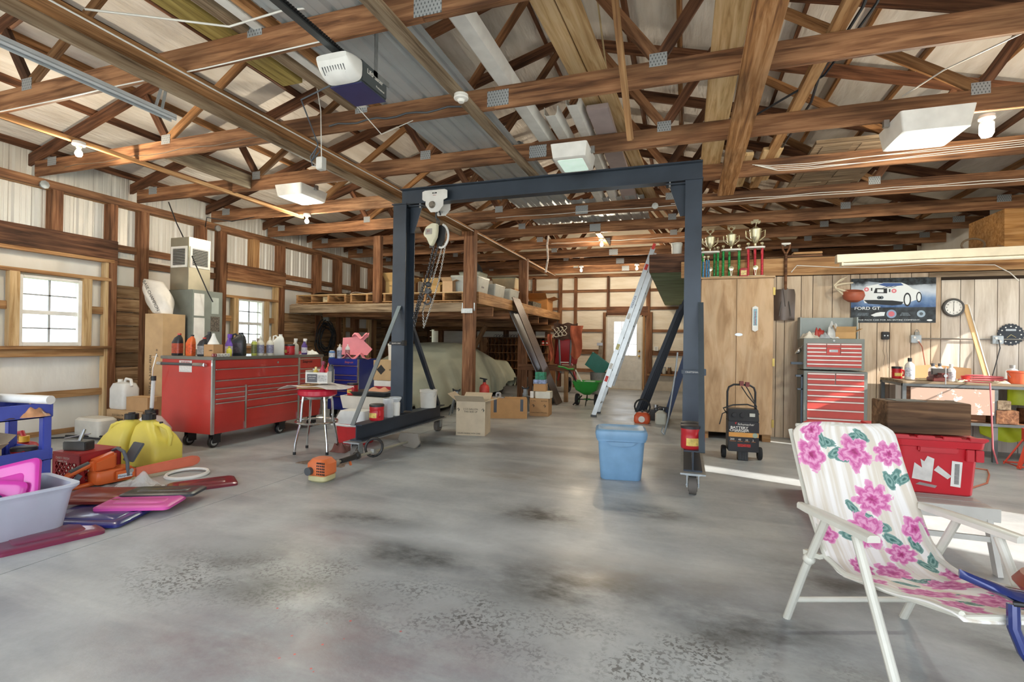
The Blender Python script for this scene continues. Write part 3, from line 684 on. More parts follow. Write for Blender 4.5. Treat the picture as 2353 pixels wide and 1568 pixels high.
lay('plank', 'narrow brown plank on the trusses right of the rough board', (.95, 1.05), (.82, .92), 2.5, 7.5, .05, W_TAN)
lay('plank', 'greenish treated board resting on the nearest truss chord', (-3.25, -3.05), (-3.25, -3.05), .6, 3.4, .04, wood('treated', '#b9a463', '#a48f50', '#7d6b3a', blot=.2))
lay('plank', 'grey plank beside the treated board on the nearest trusses', (-3.0, -2.9), (-3.0, -2.9), .6, 4.3, .04, W_GREY)
lay('plank', 'white painted lath beside the grey plank near the door opener', (-2.86, -2.78), (-2.86, -2.78), .6, 4.2, .03, WTRIM)
lay('plank', 'brown board nearest the metal sheets by the door opener', (-2.76, -2.7), (-2.76, -2.7), .6, 4.2, .06, W_ORANGE)
# rough board nailed under the chords
tag(beam('rough_board', (.42, 1.4, ZC-.021), (.48, 6.95, ZC-.021), .19, .04, wood('rough', '#b48a62', '#96693f', '#5f3d26', blot=.5), None), 'rough brown board nailed under the trusses in front of the trophies', 'board')
# loose boards stored over the partition
for i, (x, y, w_, l, m, lb) in enumerate(((.62, 6.2, .2, 1.2, W_PINE, 'pale board end stored over the trophies, left of the pair'), (.9, 6.1, .2, 1.1, W_PINE, 'pale board end stored over the trophies, right of the pair'))):
    lay('plank', lb, (x-w_/2, x+w_/2), (x-w_/2, x+w_/2), y, y+l, .04, m)
dr_ = thing('old_door', 'old weathered panel door lying flat on the trusses over the poster', 'door slab', (1.7, 7.0, ZT))
MB().b(-.4, .4, -.95, .95, 0, .035).obj('slab', W_GREY, dr_)
for x in (-.32, .04):
    for y in (-.85, -.2, .45): MB().b(x, x+.28, y, y+.5, -.006, 0).obj('panel', W_GREY, dr_)
# ---------------- garage door opener with rail
op = thing('garage_door_opener', 'white and grey garage door opener hung under the trusses', 'door opener', (-2.14, 2.90, 2.95))
MB().b(-.13, .13, -.13, .17, 0, .15).obj('housing', mat('#4e5557', .45), op, bev=.012)
MB().b(-.125, .125, -.12, .16, -.006, .0).obj('light_lens', mat('#3a3c66', .3), op)
secs = []
for i in range(9):
    a = i/8; y = -.13-.14*a; hw = .135*(1-.15*a**3); zt = .155-.03*a**2; zb = -.004+.09*a**2.2
    secs.append([V3(hw*cos(t)*(abs(cos(t))**-.55 if abs(cos(t)) > 1e-3 else 0), y, (zt+zb)/2+(zt-zb)/2*(1 if sin(t) > 0 else -1)*abs(sin(t))**.45) for t in [2*pi*j/24 for j in range(24)]])
wc = MB().loft(secs).obj('light_cover', WHT, op)
v = MB()
for i in range(9): v.bar((-.09+i*.02, -.21, .026), (-.085+i*.02, -.25, .058), .005, .004)
v.obj('vent_slots', DGREY, wc)
text('LiftMaster', .045, WHITE, op, (.1315, .02, .095), (pi/2, 0, pi/2), bold=.0006); text('Professional', .02, WHITE, op, (.1315, .08, .04), (pi/2, 0, pi/2))
MB().b(-.025, .025, -4.1, .0, .155, .19).obj('rail', mat('#4c5052', .4, .6), op)
bt_ = MB()
for i in range(100): bt_.b(.028, .04, -2.0+i*.02, -1.99+i*.02, .165, .18)
bt_.b(.024, .03, -2.0, 0, .165, .18).obj('belt', BLACK, op)
for sx, y in ((.135, .02), (-.12, -.1)):
    MB().b(sx-.003, sx+.003, y-.018, y+.018, .1, .4).b(sx-.003, sx+.003, y-.018, y+.16, .1, .135).obj('hanger_strap', GALV, op)
MB().tube([(-.05, -.05, .16), (-.12, -.08, .28), (-.13, -.06, .46)], .004, 6).tube([(-.13, -.1, .3), (-.2, .1, .1), (-.2, .6, -.02), (-.12, .95, .23)], .004, 6).obj('cable', PLASTICW, op)
ob = thing('junction_box', 'pale outlet box hung beside the runner behind the door opener', 'outlet box', (-3.28, 3.92, 2.93))
MB().b(-.035, .035, -.03, .03, -.06, .06).obj('body', mat('#d8d9d4', .5), ob, bev=.005); MB().b(-.034, .034, -.034, -.03, -.055, .05).obj('cover', PLASTICW, ob)
MB().tube([(0, 0, .06), (.0, -.02, .5), (-.03, -.1, .9)], .005, 6).obj('cable', PLASTICW, ob)
MB().tube([(-.035, 0, -.02), (-.12, .02, .0), (-.13, 0, .08), (-.05, 0, .17), (-.02, .0, .12), (-.11, 0, .04), (-.06, .02, .2), (.2, -.5, .35), (.9, -.9, .2)], .006, 6).obj('power_cord', mat('#5c6672', .5), ob)
tag(beam('tie_board', (-5.45, 3.97, ZC+.11), (-5.45, 5.15, ZC+.11), .04, .18, W_GREY), 'grey weathered board tying the trusses near the left bulbs', 'board')
# ---------------- overhead door track
tk = thing('door_track', 'galvanized overhead door track with angle hanger at upper left', 'door track', (-3.86, 0, 3.02))
MB().b(-.03, .03, -1.1, 2.9, 0, .006).b(-.03, -.025, -1.1, 2.9, -.045, 0).b(.025, .03, -1.1, 2.9, -.02, .0).tube([(.02, -1.1, -.03), (.02, 2.9, -.03)], .012, 8).obj('rail', mat('#cfd5d9', .4, .3), tk)
MB().bar((0, 2.75, .0), (.1, 2.75, .24), .032, .004, (0, 1, 0)).bar((.03, 2.78, .0), (.14, 2.75, .24), .032, .004, (0, 1, 0)).obj('hanger', GALV, tk)
tb = thing('torsion_track', 'small brass coloured bracket pair on the nearest chord at far left', 'bracket', (-6.3, 2.7, 3.15))
BRC = mat('#8d8557', .45, .7)
MB().bar((-.7, -.3, .28), (.35, -.05, .28), .03, .03).b(.33, .36, -.06, -.03, .1, .3).obj('long_angle', BRC, tb); MB().bar((-.7, -.4, .15), (.1, -.1, .15), .03, .03).b(.08, .11, -.11, -.05, -.02, .17).obj('short_angle', BRC, tb)
# ---------------- lamps: bare bulbs on porcelain holders, square box lights, shop light
def point(parent, loc, e, col=(1, .84, .62), r=.03):
    l = bpy.data.lights.new('bulb_light', 'POINT'); l.energy = e; l.color = col; l.shadow_soft_size = r
    o = bpy.data.objects.new('bulb_light', l); COL.objects.link(o); o.parent = parent; o.location = loc
PORC = mat('#f1efe9', .3); BULB = mat('#ffe9c4', .3, var=0, emit=14.); EB = 38.
def bulb(label, loc, on=True, jar=False, e=EB):
    t = thing('light_bulb_holder', label, 'ceiling light', loc, 0, 'porcelain lamp holders')
    MB().lathe([(0, 0), (.055, 0), (.055, -.02), (.058, -.025), (.055, -.034), (.03, -.04), (.022, -.06), (.0, -.06)][::-1], 20).obj('holder', PORC, t)
    if on and not jar:
        MB().lathe([(0, -.06), (.014, -.062), (.016, -.075), (.03, -.10), (.033, -.12), (.022, -.143), (0, -.15)][::-1], 16).obj('bulb', BULB, t)
    if jar:
        MB().lathe([(.045, -.06), (.05, -.07), (.05, -.15), (.035, -.18), (0, -.185)][::-1], 20).obj('glass_jar', GLASS, t)
        MB().sph((0, 0, -.12), .034).obj('bulb', BULB, t)
    if on: point(t, (0, 0, -.19 if not jar else -.21), e)
    return t
bl = [('lit bulb on the near left truss above window', (-5.75, 3.34, ZC-.02)), ('lit bulb on the brace beside the left box light', (-5.58, 6.36, ZC-.0)),
      ('lit bulb hanging over the far floor between loft and ladder', (-1.45, 9.25, ZC-.02)), ('lit bulb by the far wall left of the door', (-2.46, 12.49, ZC)), ('lit bulb by the far wall right above the door', (-1.1, 12.49, ZC))]
for l, p in bl: bulb(l, p)
tag(beam('nailer', (-1.45, 8.82, ZC-.01), (-1.45, 10.06, ZC-.01), .09, .02, W_PINE), 'short pale board under the trusses carrying the middle far bulb', 'board')
bulb('jar covered lit bulb at upper right of the shop', (2.38, 5.26, ZC-.0), True, True, 40.)
bulb('empty porcelain lamp holder under the chord beside the metal sheets', (-1.66, 3.55, ZC-.045), False)
tag(beam('brace', (-5.78, 2.6, ZC-.006), (-5.78, 6.5, ZC-.006), .05, .04, W_TAN), 'thin brace board under the trusses carrying the left bulbs', 'board')
def boxlight(label, x, y, z, sx, sy, h, lit, rz=0.):
    t = thing('box_light', label, 'light fixture', (x, y, z), rz, 'square box lights')
    MB().rr([(0, sx*.82, sy*.82), (.01, sx*.9, sy*.9), (h, sx, sy)], .02).obj('housing', PORC, t)
    MB().rr([(-.003, sx*.7, sy*.7), (.001, sx*.7, sy*.7)], .02).obj('lens', mat('#d9f2e4', .2, var=.1, scale=6, emit=1.2 if lit else .35), t)
    for q in (-1, 1): MB().box((q*sx*.54, 0, h), (.04, .04, .06)).obj('bracket', STEEL, t)
    if lit: point(t, (0, 0, -.06), 40., (.9, 1, .92), .1)
    return t
boxlight('white square box light hung left of the gantry post', -4.72, 5.28, 3.07, .42, .5, .14, True)
boxlight('white square box light at upper right near the jar bulb', 1.88, 5.08, 3.0, .5, .5, .17, True)
boxlight('dusty white box light above the gantry beam', -1.08, 5.0, 3.06, .36, .5, .14, False)
sl_ = thing('shop_light', 'long cream fluorescent shop light hung above the workbench', 'shop light', (2.75, 7.3, 2.33), -.0, rot=(0, -.012, 0))
CRM = mat('#efe4cc', .45)
MB().prism([(-.06, 0), (.06, 0), (.05, .10), (-.05, .10)], 1.9, Matrix.Translation((-.95, 0, 0)) @ Matrix.Rotation(pi/2, 4, 'Z') @ Matrix.Rotation(pi/2, 4, 'X')).obj('housing', CRM, sl_, bev=.003)
for y in (-.035, .035): MB().cyl((-.88, y, -.022), (.92, y, -.022), .016, n=12).obj('tube', mat('#fbf3e0', .3), sl_)
MB().b(-.9, -.88, -.05, .05, -.04, 0).b(.92, .94, -.05, .05, -.04, 0).obj('lamp_socket', CRM, sl_)
MB().tube([(-.4, 0, .1), (-.42, .2, .16)], .004).tube([(.75, 0, .1), (.76, .2, .16)], .004).obj('hanger_wire', STEEL, sl_)
# ---------------- cables
def cable(label, pts, r=.005, m=None, name='cable', cat='cable'):
    return tag(MB().tube(pts, r, 6).obj(name, m or PLASTICW), label, cat)
yk = lambda k: 2.73+1.22*k
def wave(x0, x1, y, z, n=14, a=.012): return [(x0+(x1-x0)*i/n, y, z+a*sin(i*1.7)) for i in range(n+1)]
cable('grey cable stapled along the chord behind the door opener', wave(-3.2, -1.75, yk(1)-.027, ZC+.06), .008, mat('#4b4f54', .6))
cable('thin dark cable along the chord carrying the near left bulb', wave(-7.0, -3.7, yk(1)-.026, ZC+.05), .005, mat('#6b5a4a', .6))
for i, (x0, x1, k, z) in enumerate(((-2.9, 4.3, 4, .05), (-.2, 4.3, 4, .075), (-2.6, .2, 6, .09))):
    cable(['white wire along the chord right behind the gantry beam, lower of two', 'white wire along the chord right behind the gantry beam, upper of two', 'dark wire stapled to the chord above the far bulb'][i], wave(x0, x1, yk(k)-.027, ZC+z, 20, .006), .005)
for i in range(4):
    cable('%s white wire of the bundle sagging under the right box light' % ('highest', 'second highest', 'third highest', 'lowest')[i], [(.72+i*.03, yk(3)-.03, ZC+.13-i*.01), (.9+i*.03, yk(3)-.035, ZC+.10-i*.022), (1.3, yk(3)-.035, ZC+.085-i*.02), (1.8, yk(3)-.035, ZC+.10-i*.03+.03*(i % 2)), (2.6, yk(3)-.035, ZC+.12-i*.022), (4.3, yk(3)-.035, ZC+.15-i*.02)], .0035)
cable('black cable looping across the trusses right of the rough board', [(1.05, 2.9, ZT+.2), (1.1, 3.9, ZT+.12), (1.0, 4.6, ZT+.02), (1.05, 5.1, ZT+.04), (.98, 6.2, ZT+.02), (1.0, 6.7, ZT)], .012, mat('#2c3036', .5))
cable('second black cable beside the first right of the rough board', [(1.13, 2.9, ZT+.2), (1.18, 3.9, ZT+.13), (1.04, 4.6, ZT+.03), (.6, 5.2, ZT+.02), (-.3, 5.3, ZT+.03)], .01, mat('#2c3036', .5))
cable('white wire slanting down between two trusses at upper right', [(2.2, 3.95, ZC+.1), (1.9, 4.8, ZC+.22), (1.75, 5.15, ZC+.2)], .006)
cable('white cable swinging over the nearest chord at top left', [(-3.5, 2.05, 3.26), (-3.3, 2.3, 3.33), (-2.9, 2.55, 3.34), (-2.5, 2.6, 3.40), (-2.3, 2.68, 3.43)], .007)
cable('white wire pair hugging the underside of the nearest chord', [(-7.0, 2.7, 3.225), (-5.0, 2.70, 3.21), (-4.2, 2.70, 3.215), (-3.3, 2.7, 3.205), (-2.2, 2.7, 3.215)], .005)
cable('black cord hanging from truss to furnace duct', [(-7.0, 5.2, 3.2), (-6.9, 5.25, 2.9), (-6.75, 5.32, 2.55), (-6.55, 5.3, 2.25), (-6.45, 5.4, 1.9), (-6.42, 5.45, 1.78)], .008, BLACK)
cable('black cord slung along the wall plate behind the furnace', [(-7.5, 6.2, 3.1), (-7.35, 6.1, 3.22), (-7.1, 6.35, 3.2), (-6.6, 6.38, 3.25)], .008, BLACK)
for k, (x, y) in enumerate(((-7.569, 4.02), (-7.569, 6.48))):
    t = thing('junction_box', ('round metal junction box on the wall plate over the near window', 'round metal junction box on the wall plate behind the furnace')[k], 'junction box', (x, y, 3.14), 0, 'octagon boxes')
    MB().lathe([(.05, 0), (.052, .03), (0, .034)], 8, m=Matrix.Rotation(pi/2, 3, 'Y')).obj('box', GALV, t)
ojb = thing('junction_box', 'round white junction box on the chord right behind the gantry beam', 'junction box', (-.42, yk(4)-.018, ZC+.06), 0, 'octagon boxes')
MB().lathe([(.045, 0), (.047, .025), (0, .03)], 8, m=Matrix.Rotation(pi/2, 3, 'X')).obj('box', mat('#cfd0cc', .5), ojb)
cable('striped rope hanging near the loft post', [(-2.35, 8.84, 3.42), (-2.36, 8.86, 3.2), (-2.38, 8.86, 3.05), (-2.36, 8.86, 2.8), (-2.4, 8.86, 2.55)], .018, mat('#d8c9bd', .8, var=.3, scale=20), 'rope', 'rope')
for i, (x, z) in enumerate(((-.62, .55), (-.5, .5))):
    cable(('bamboo pole standing between the trusses, left of the two', 'bamboo pole standing between the trusses, right of the two')[i], [(x, 4.2, ZC+.18), (x-.1, 4.05, ZC+1.0)], .008, mat('#cbb58a', .6), 'pole', 'pole')
tag(beam('batten', (-.42, 4.05, ZC-.35), (-.52, 3.2, ZC+.9), .045, .045, W_TAN), 'brown batten standing on end between the trusses', 'board')
# ================================================================ storage loft at the back left
DZ = 1.955
lo = thing('storage_loft', 'wooden storage loft on posts over the covered car', 'loft', (-5.5, 8.05, 0))
lx = lambda x: x+5.5
ly = lambda y: y-8.05
def lb(name, a, c, w_, h, m, up=(0, 0, 1)): return beam(name, (lx(a[0]), ly(a[1]), a[2]), (lx(c[0]), ly(c[1]), c[2]), w_, h, m, lo, up)
lb('front_beam', (-7.42, 8.03, 1.87), (-3.66, 8.03, 1.87), .04, .16, W_GREY); lb('side_board', (-3.44, 8.16, 2.045), (-3.44, 14.3, 2.045), .04, .21, W_TAN)
for y in (8.05, 11.13): lb('post', (-3.54, y, 0), (-3.54, y, 3.215), .20, .14, W_POST, (0, 1, 0))
lb('post', (-5.43, 8.07, DZ+.012), (-5.43, 8.07, 3.215), .15, .10, W_POST, (0, 1, 0))
lb('post', (-3.75, 14.2, 0), (-3.75, 14.2, 1.6), .14, .14, W_POST, (0, 1, 0))
for y in (9.0, 10.0, 11.3, 12.2, 13.1, 14.15): lb('joist', (-7.42, y, 1.85), (-3.47, y, 1.85), .04, .18, W_OLD)
for y in (11.15, 13.9): lb('cross_beam', (-7.42, y+.1, 1.70), (-3.6, y+.1, 1.70), .09, .12, W_ORANGE)
x = -7.42
while x < -3.5: lb('deck_board', (x+.07, 8.05, DZ-.003), (x+.07, 14.3, DZ-.003), .135, .022, W_TAN); x += .142
lb('knee_brace', (-4.86, 11.2, 1.0), (-4.5, 11.2, 1.66), .09, .09, W_ORANGE, (0, 1, 0)); lb('ledger', (-7.44, 8.1, 1.87), (-7.44, 14.2, 1.87), .04, .16, W_GREY)
MB().b(lx(-3.65), lx(-3.44), ly(7.94), ly(7.946), 1.76, 1.84).obj('joist_hanger', GALV, lo); MB().b(lx(-3.66), lx(-3.42), ly(7.99), ly(8.0), 1.80, 1.94).obj('joist_hanger', GALV, lo)
def pallet(label, x0, x1, y0=8.12, d=.95):
    t = thing('pallet', label, 'pallet', ((x0+x1)/2, y0, DZ+.009), 0, 'pallets on the loft'); w_ = (x1-x0)/2
    for sx in (-w_+.03, -w_*.35, w_*.3, w_-.03): beam('stringer', (sx, .0, .105), (sx, d, .105), .045, .13, W_TAN, t)
    for i in range(5): y = .05+i*(d-.1)/4; beam('deck_board', (-w_, y, .18), (w_, y, .18), .11, .02, W_PINE if i == 0 else W_TAN, t)
    for i in (0, 2, 4): y = .05+i*(d-.1)/4; beam('bottom_board', (-w_, y, .03), (w_, y, .03), .11, .02, W_TAN, t)
    return t
pallet('wooden pallet on the loft nearest the left wall', -7.36, -6.16); pallet('wooden pallet on the loft front, middle of three', -6.08, -4.9); pallet('wooden pallet on the loft front beside the corner post', -4.84, -3.68)
PT = DZ+.009+.191
tp = MB().grid(12, 6, lambda u, v: V3(-6.12+.65*u, 8.2+.5*v, PT+.006+.03*(.5+.5*sin(9*u+5*v))*(1 if .05 < u < .95 else .2))).obj('folded_tarp', mat('#d9cfc0', .8), thick=-.006)
tag(tp, 'folded pale tarp lying on the loft pallet', 'tarp')
tp = MB().grid(12, 6, lambda u, v: V3(-7.1+.9*u, 8.3+.5*v, PT+.006+.05*(.5+.5*sin(7*u+4*v))*(1 if .05 < u < .95 else .2))).obj('folded_tarp', mat('#5c5040', .8), thick=-.006)
tag(tp, 'dark crumpled tarp on the loft pallet by the wall', 'tarp')
# ---------------- boxes and bins
def cbox(label, x, y, z, sx, sy, h, m=CARD, rz=0., flaps=0., tape=True, texts=(), name='cardboard_box', group=None):
    """carton: four walls and floor or closed top; texts = (face, string, size, dx, dz)"""
    t = thing(name, label, 'box', (x, y, z), rz, group); w_ = .006
    b = MB().b(-sx/2, sx/2, -sy/2, sy/2, 0, w_)
    b.b(-sx/2, sx/2, -sy/2, -sy/2+w_, w_, h).b(-sx/2, sx/2, sy/2-w_, sy/2, w_, h).b(-sx/2, -sx/2+w_, -sy/2+w_, sy/2-w_, w_, h).b(sx/2-w_, sx/2, -sy/2+w_, sy/2-w_, w_, h)
    b.obj('carton', m, t)
    if flaps:
        fl = min(sx, sy)*.48
        for k, (ax, ay, L, a) in enumerate(((0, -1, sx, -flaps), (0, 1, sx, flaps*.8), (-1, 0, sy, 1.2*flaps), (1, 0, sy, flaps*.5))):
            f = MB().b(-L/2+.003, L/2-.003, 0, fl if k < 2 else sx*.4, 0, .004).obj('flap', m, t)
            f.location = (ax*(sx/2-.003), ay*(sy/2-.003), h); f.rotation_euler = Euler((abs(a), 0, (0 if ay < 0 else pi) if k < 2 else (-pi/2 if ax < 0 else pi/2))) if False else Euler((-(pi-abs(a))+pi if False else (pi-abs(a)), 0, {0: 0, 1: pi, 2: -pi/2, 3: pi/2}[k]))
    else:
        MB().b(-sx/2, sx/2, -sy/2, -.001, h, h+.004).obj('flap', m, t); MB().b(-sx/2, sx/2, .001, sy/2, h, h+.004).obj('flap', m, t)
        if tape: MB().b(-sx/2-.001, sx/2+.001, -.025, .025, h+.004, h+.0046).b(-sx/2-.001, -sx/2, -.025, .025, h*.7, h+.0046).b(sx/2, sx/2+.001, -.025, .025, h*.7, h+.0046).obj('tape', mat('#c9a878', .35), t)
    for face, s, sz, dx, dz in texts:
        loc, rot = {'f': ((dx, -sy/2-.001, dz), (pi/2, 0, 0)), 'r': ((sx/2+.001, dx, dz), (pi/2, 0, pi/2)), 'l': ((-sx/2-.001, dx, dz), (pi/2, 0, -pi/2)), 'fi': ((dx, -sy/2-.001, dz), (pi/2, pi, 0))}[face]
        text(s, sz, INK, t, loc, rot)
    return t
def bin_(label, x, y, z, sx, sy, h, m, rz=0., lid=None, name='storage_bin', fill=None, sticker=None):
    t = thing(name, label, 'storage bin', (x, y, z), rz)
    k = .88
    b = MB().loft([rrect(sx*k, sy*k, .03, 4, 0, 0, 0), rrect(sx*.97, sy*.97, .03, 4, 0, 0, h-.03), rrect(sx, sy, .03, 4, 0, 0, h-.03), rrect(sx, sy, .03, 4, 0, 0, h-.012), rrect(sx*.93, sy*.93, .03, 4, 0, 0, h-.012), rrect(sx*.85, sy*.85, .03, 4, 0, 0, .006)])
    b.obj('tub', m, t)
    if lid: MB().rr([(h-.012, sx*1.01, sy*1.01), (h+.0, sx*1.02, sy*1.02), (h+.012, sx*.97, sy*.97), (h+.006, sx*.9, sy*.9)], .03).obj('lid', lid, t)
    if fill: MB().grid(8, 6, lambda u, v: V3((u-.5)*sx*.84, (v-.5)*sy*.84, h*.62+.05*sin(11*u+3)*sin(7*v))).obj('contents', fill, t, thick=.02)
    if sticker: MB().b(sx*.455, sx*.462, -.06, .06, h*.35, h*.75).obj('sticker', sticker, t)
    return t
MILK = mat('#d5d9d2', .35, var=.08, trans=.25); LIDG = mat('#c9cfc4', .4)
D2 = DZ+.009
bin_('tall clear bin with a dark sticker beside the loft corner post', -3.78, 8.62, D2+.19, .54, .62, .31, MILK, lid=LIDG, sticker=mat('#3c3742', .5, var=.4, scale=40))
bin_('clear bin with white contents, second along the loft edge', -3.78, 9.58, D2+.19, .5, .6, .28, MILK, fill=mat('#b9b3a4', .8))
bin_('clear bin third along the loft edge above the ribbed panels', -3.78, 10.5, D2+.19, .5, .65, .28, MILK, sticker=mat('#4a4650', .5, var=.4, scale=40))
for a, c in ((9.2, 9.95), (10.15, 10.85)):
    t = tag(MB().b(-4.05, -3.5, a, c, D2, D2+.19).obj('crate_block', W_TAN, bev=.004), {9.2: 'wood crate under the second clear bin', 10.15: 'wood crate under the third clear bin'}[a], 'crate')
cbox('large carton on the loft behind the clear bins', -4.45, 10.3, D2, .6, .6, .58); bin_('grey lidded bin on the large loft carton', -4.45, 10.3, D2+.585, .5, .5, .24, mat('#aeb3a4', .5), lid=mat('#7f8a7c', .5))
cbox('carton on the loft behind the second post', -4.2, 11.75, D2, .7, .7, .6); bin_('pale bin with green grey lid on the loft carton', -4.15, 11.7, D2+.605, .62, .55, .26, mat('#cbb994', .6), lid=mat('#98a592', .5))
CAMO = mat('#5d5648', .7, var=.7, scale=28)
cbox('lower camouflage printed box on the loft edge', -3.65, 12.1, D2, .36, .8, .15, CAMO, tape=False); cbox('upper camouflage printed box on the loft edge', -3.65, 12.05, D2+.155, .36, .75, .15, CAMO, tape=False)
cbox('bulging brown carton at the far end of the loft edge', -3.72, 13.3, D2, .5, .75, .48, mat('#b07a42', .8), .05, flaps=.6); cbox('flat white box on the loft edge by the far wall', -3.55, 13.85, D2, .15, .22, .08, WHITE, tape=False)
cbox('brown carton behind the camouflage boxes', -4.3, 12.55, D2, .5, .7, .55, mat('#a5825a', .8))
cbox('open carton on the middle pallet with faded print', -5.2, 8.5, PT, .42, .4, .24, mat('#c9a56c', .8), flaps=.9, texts=(('f', 'PEOPLE FIRST', .04, 0, .15),))
cbox('small printed box tucked inside the left loft pallet', -6.7, 8.3, D2+.045, .18, .15, .105, mat('#d8c7a0', .7), tape=False, texts=(('f', 'PARTS', .03, 0, .06),))
cbox('low carton beside the hanging hoist chain on the pallet', -4.5, 8.6, PT, .35, .3, .16, mat('#c9a56c', .8), flaps=1.1)
cbox('white and orange carton behind the loft corner post', -4.05, 8.3, PT, .2, .2, .2, mat('#d9b48c', .8), flaps=.7)
hs = thing('hose_coil', 'black hose coil hanging from the truss over the loft', 'hose', (-4.4, 10.2, 2.9))
for i in range(4): MB().tube([V3((.1+.02*i)*cos(a), .03*i, -.12+(.3-.03*i)*sin(a)) for a in [2*pi*j/20 for j in range(20)]], .018, 7, True).obj('coil', RUBBER, hs)
MB().cyl((0, 0, .1), (0, 0, .32), .012).obj('hook', STEEL, hs)
# hose on the plank wall
hz = thing('air_hose', 'coil of black hose hanging on the plank wall under the loft', 'hose', (-7.47, 9.1, 1.4))
for i in range(9):
    ry, rz_, ox = random.uniform(.2, .34), random.uniform(.26, .36), random.uniform(0, .1)
    MB().tube([V3(ox+.02*sin(3*a), ry*cos(a)+random.uniform(-.008, .008), rz_*sin(a)-.02*i) for a in [2*pi*j/22 for j in range(22)]], .011, 6, True).obj('loop', RUBBER, hz)
MB().b(-.02, .12, -.02, .02, .28, .62).obj('strap', mat('#8b8a82', .8), hz)
# ---------------- covered car
CAN = mat('#b3b7a4', .85, var=.08, scale=3, bump=.2, bscale=160)
car = thing('covered_car', 'low car under a pale green canvas cover below the loft', 'car', (-5.05, 9.92, 0))
prof = [(-2.55, .45), (-2.45, .62), (-2.2, .72), (-1.6, .82), (-1.15, .95), (-.75, 1.16), (-.3, 1.25), (.25, 1.25), (.75, 1.16), (1.2, .98), (1.55, .88), (2.0, .86), (2.35, .84), (2.48, .7), (2.52, .5)]
rings = []
for y, top in prof:
    ring = []; wt = .62 if top > 1.0 else .8; e = 1 if abs(y) < 2.3 else .9
    for j in range(41):
        a = -1+2*j/40; s = abs(a)
        if s < .45: xx = a/.45*wt*.9; zz = top-.05*(a/.45)**2
        else:
            q = (s-.45)/.55; xx = math.copysign(wt*.9+(.98*e-wt*.9)*min(1, q*1.5)**.7, a); zz = (top-.05)*(1-q)+(.12+.04*sin(y*9)+.24*max(0, min(1, (y-1.0)/.8)))*q
            if q > .35: xx += math.copysign((.04*sin(y*14+3)+.03*sin(y*31))*(q-.35), a)
        ring.append(V3(xx, y+(.05*sin(j*1.3)*max(0, s-.6) if abs(y) > 2.3 else 0), zz))
    rings.append(ring)
def carpt(u, v):
    f = v*(len(rings)-1); i = min(int(f), len(rings)-2); t = f-i; t2 = t*t*(3-2*t)
    g = u*40; j = min(int(g), 39); k = g-j
    p = rings[i][j].lerp(rings[i][j+1], k).lerp(rings[i+1][j].lerp(rings[i+1][j+1], k), t)
    q = max(0, abs(u*2-1)-.55)/.45
    p.x += math.copysign(q*(.025*sin(p.y*17)+.02*sin(p.y*29+2)), u-.5)
    return p
cvb = MB().grid(60, 120, carpt)
ends = []
for ri, sg in ((0, -1), (-1, 1)):
    r = [carpt(i/60, 0 if ri == 0 else 1) for i in range(61)]
    cvb.grid(60, 6, lambda u, v, r=r, sg=sg: V3(r[int(round(u*60))].x*(1-.04*v), r[int(round(u*60))].y+sg*(.05*sin(v*2.4)+.03*sin(u*25)*v), r[int(round(u*60))].z*(1-v)+(.16+.03*sin(u*30))*v if r[int(round(u*60))].z > .16 else r[int(round(u*60))].z))
cvb.obj('cover', CAN, car, ang=60)
for yy in (-1.5, 1.62):
    for xs in (-.72, .72):
        MB().lathe([(.2, -.1), (.3, -.11), (.325, -.08), (.325, .08), (.3, .11), (.2, .1)], 28, (xs, yy, .325), Matrix.Rotation(pi/2, 3, 'Y')).obj('tyre', RUBBER, car)
        w2 = MB().lathe([(0, -.04), (.06, -.05), (.19, -.09), (.2, -.1), (.2, .1), (.19, .09), (.06, .05), (0, .04)], 20, (xs, yy, .325), Matrix.Rotation(pi/2, 3, 'Y'))
        for a in range(5): t_ = 2*pi*a/5; w2.bar((xs+.09, yy, .325), (xs+.09, yy+.18*cos(t_), .325+.18*sin(t_)), .03, .04, (1, 0, 0))
        w2.obj('wheel', mat('#a9abad', .3, .8), car)
# ---------------- mail sorter against the far wall, with its pigeonholes
so_ = thing('pigeonhole_rack', 'wooden pigeonhole mail sorter by the far wall behind the car', 'shelf', (-4.65, 14.0, 0))
SW = wood('sorter', '#bd8a5c', '#a06f47', '#70492c'); SD = mat('#6a4a34', .8)
MB().b(-1.02, 1.02, .17, .19, .3, 1.43).obj('back', SD, so_)
for z in (.30, .51, .74, .97, 1.2, 1.41): beam('shelf', (-1.02, .02, z), (1.02, .02, z), .32, .014, SW, so_)
for x in (-1.025, 1.025): beam('side', (x, .02, 0), (x, .02, 1.43), .02, .32, SW, so_, (1, 0, 0))
wv = MB().prism([(-.16, 0)]+[(.13-.035*(1-cos(2*pi*i/8)), .2*i/8) for i in range(9)]+[(-.16, .2)], .008, Matrix(((0, 0, 1, 0), (-1, 0, 0, 0), (0, 1, 0, 0), (0, 0, 0, 1)))).mesh('divider'); wv.materials.append(SW)
for r in range(5):
    for i in range(1, 16):
        o = bpy.data.objects.new('divider', wv); COL.objects.link(o); o.parent = so_; o.location = (-1.02+2.04*i/16, .02, (.308, .519, .749, .979, 1.208)[r]); o.scale = (1, 1, (.2, .218, .218, .218, .198)[r]/.2)
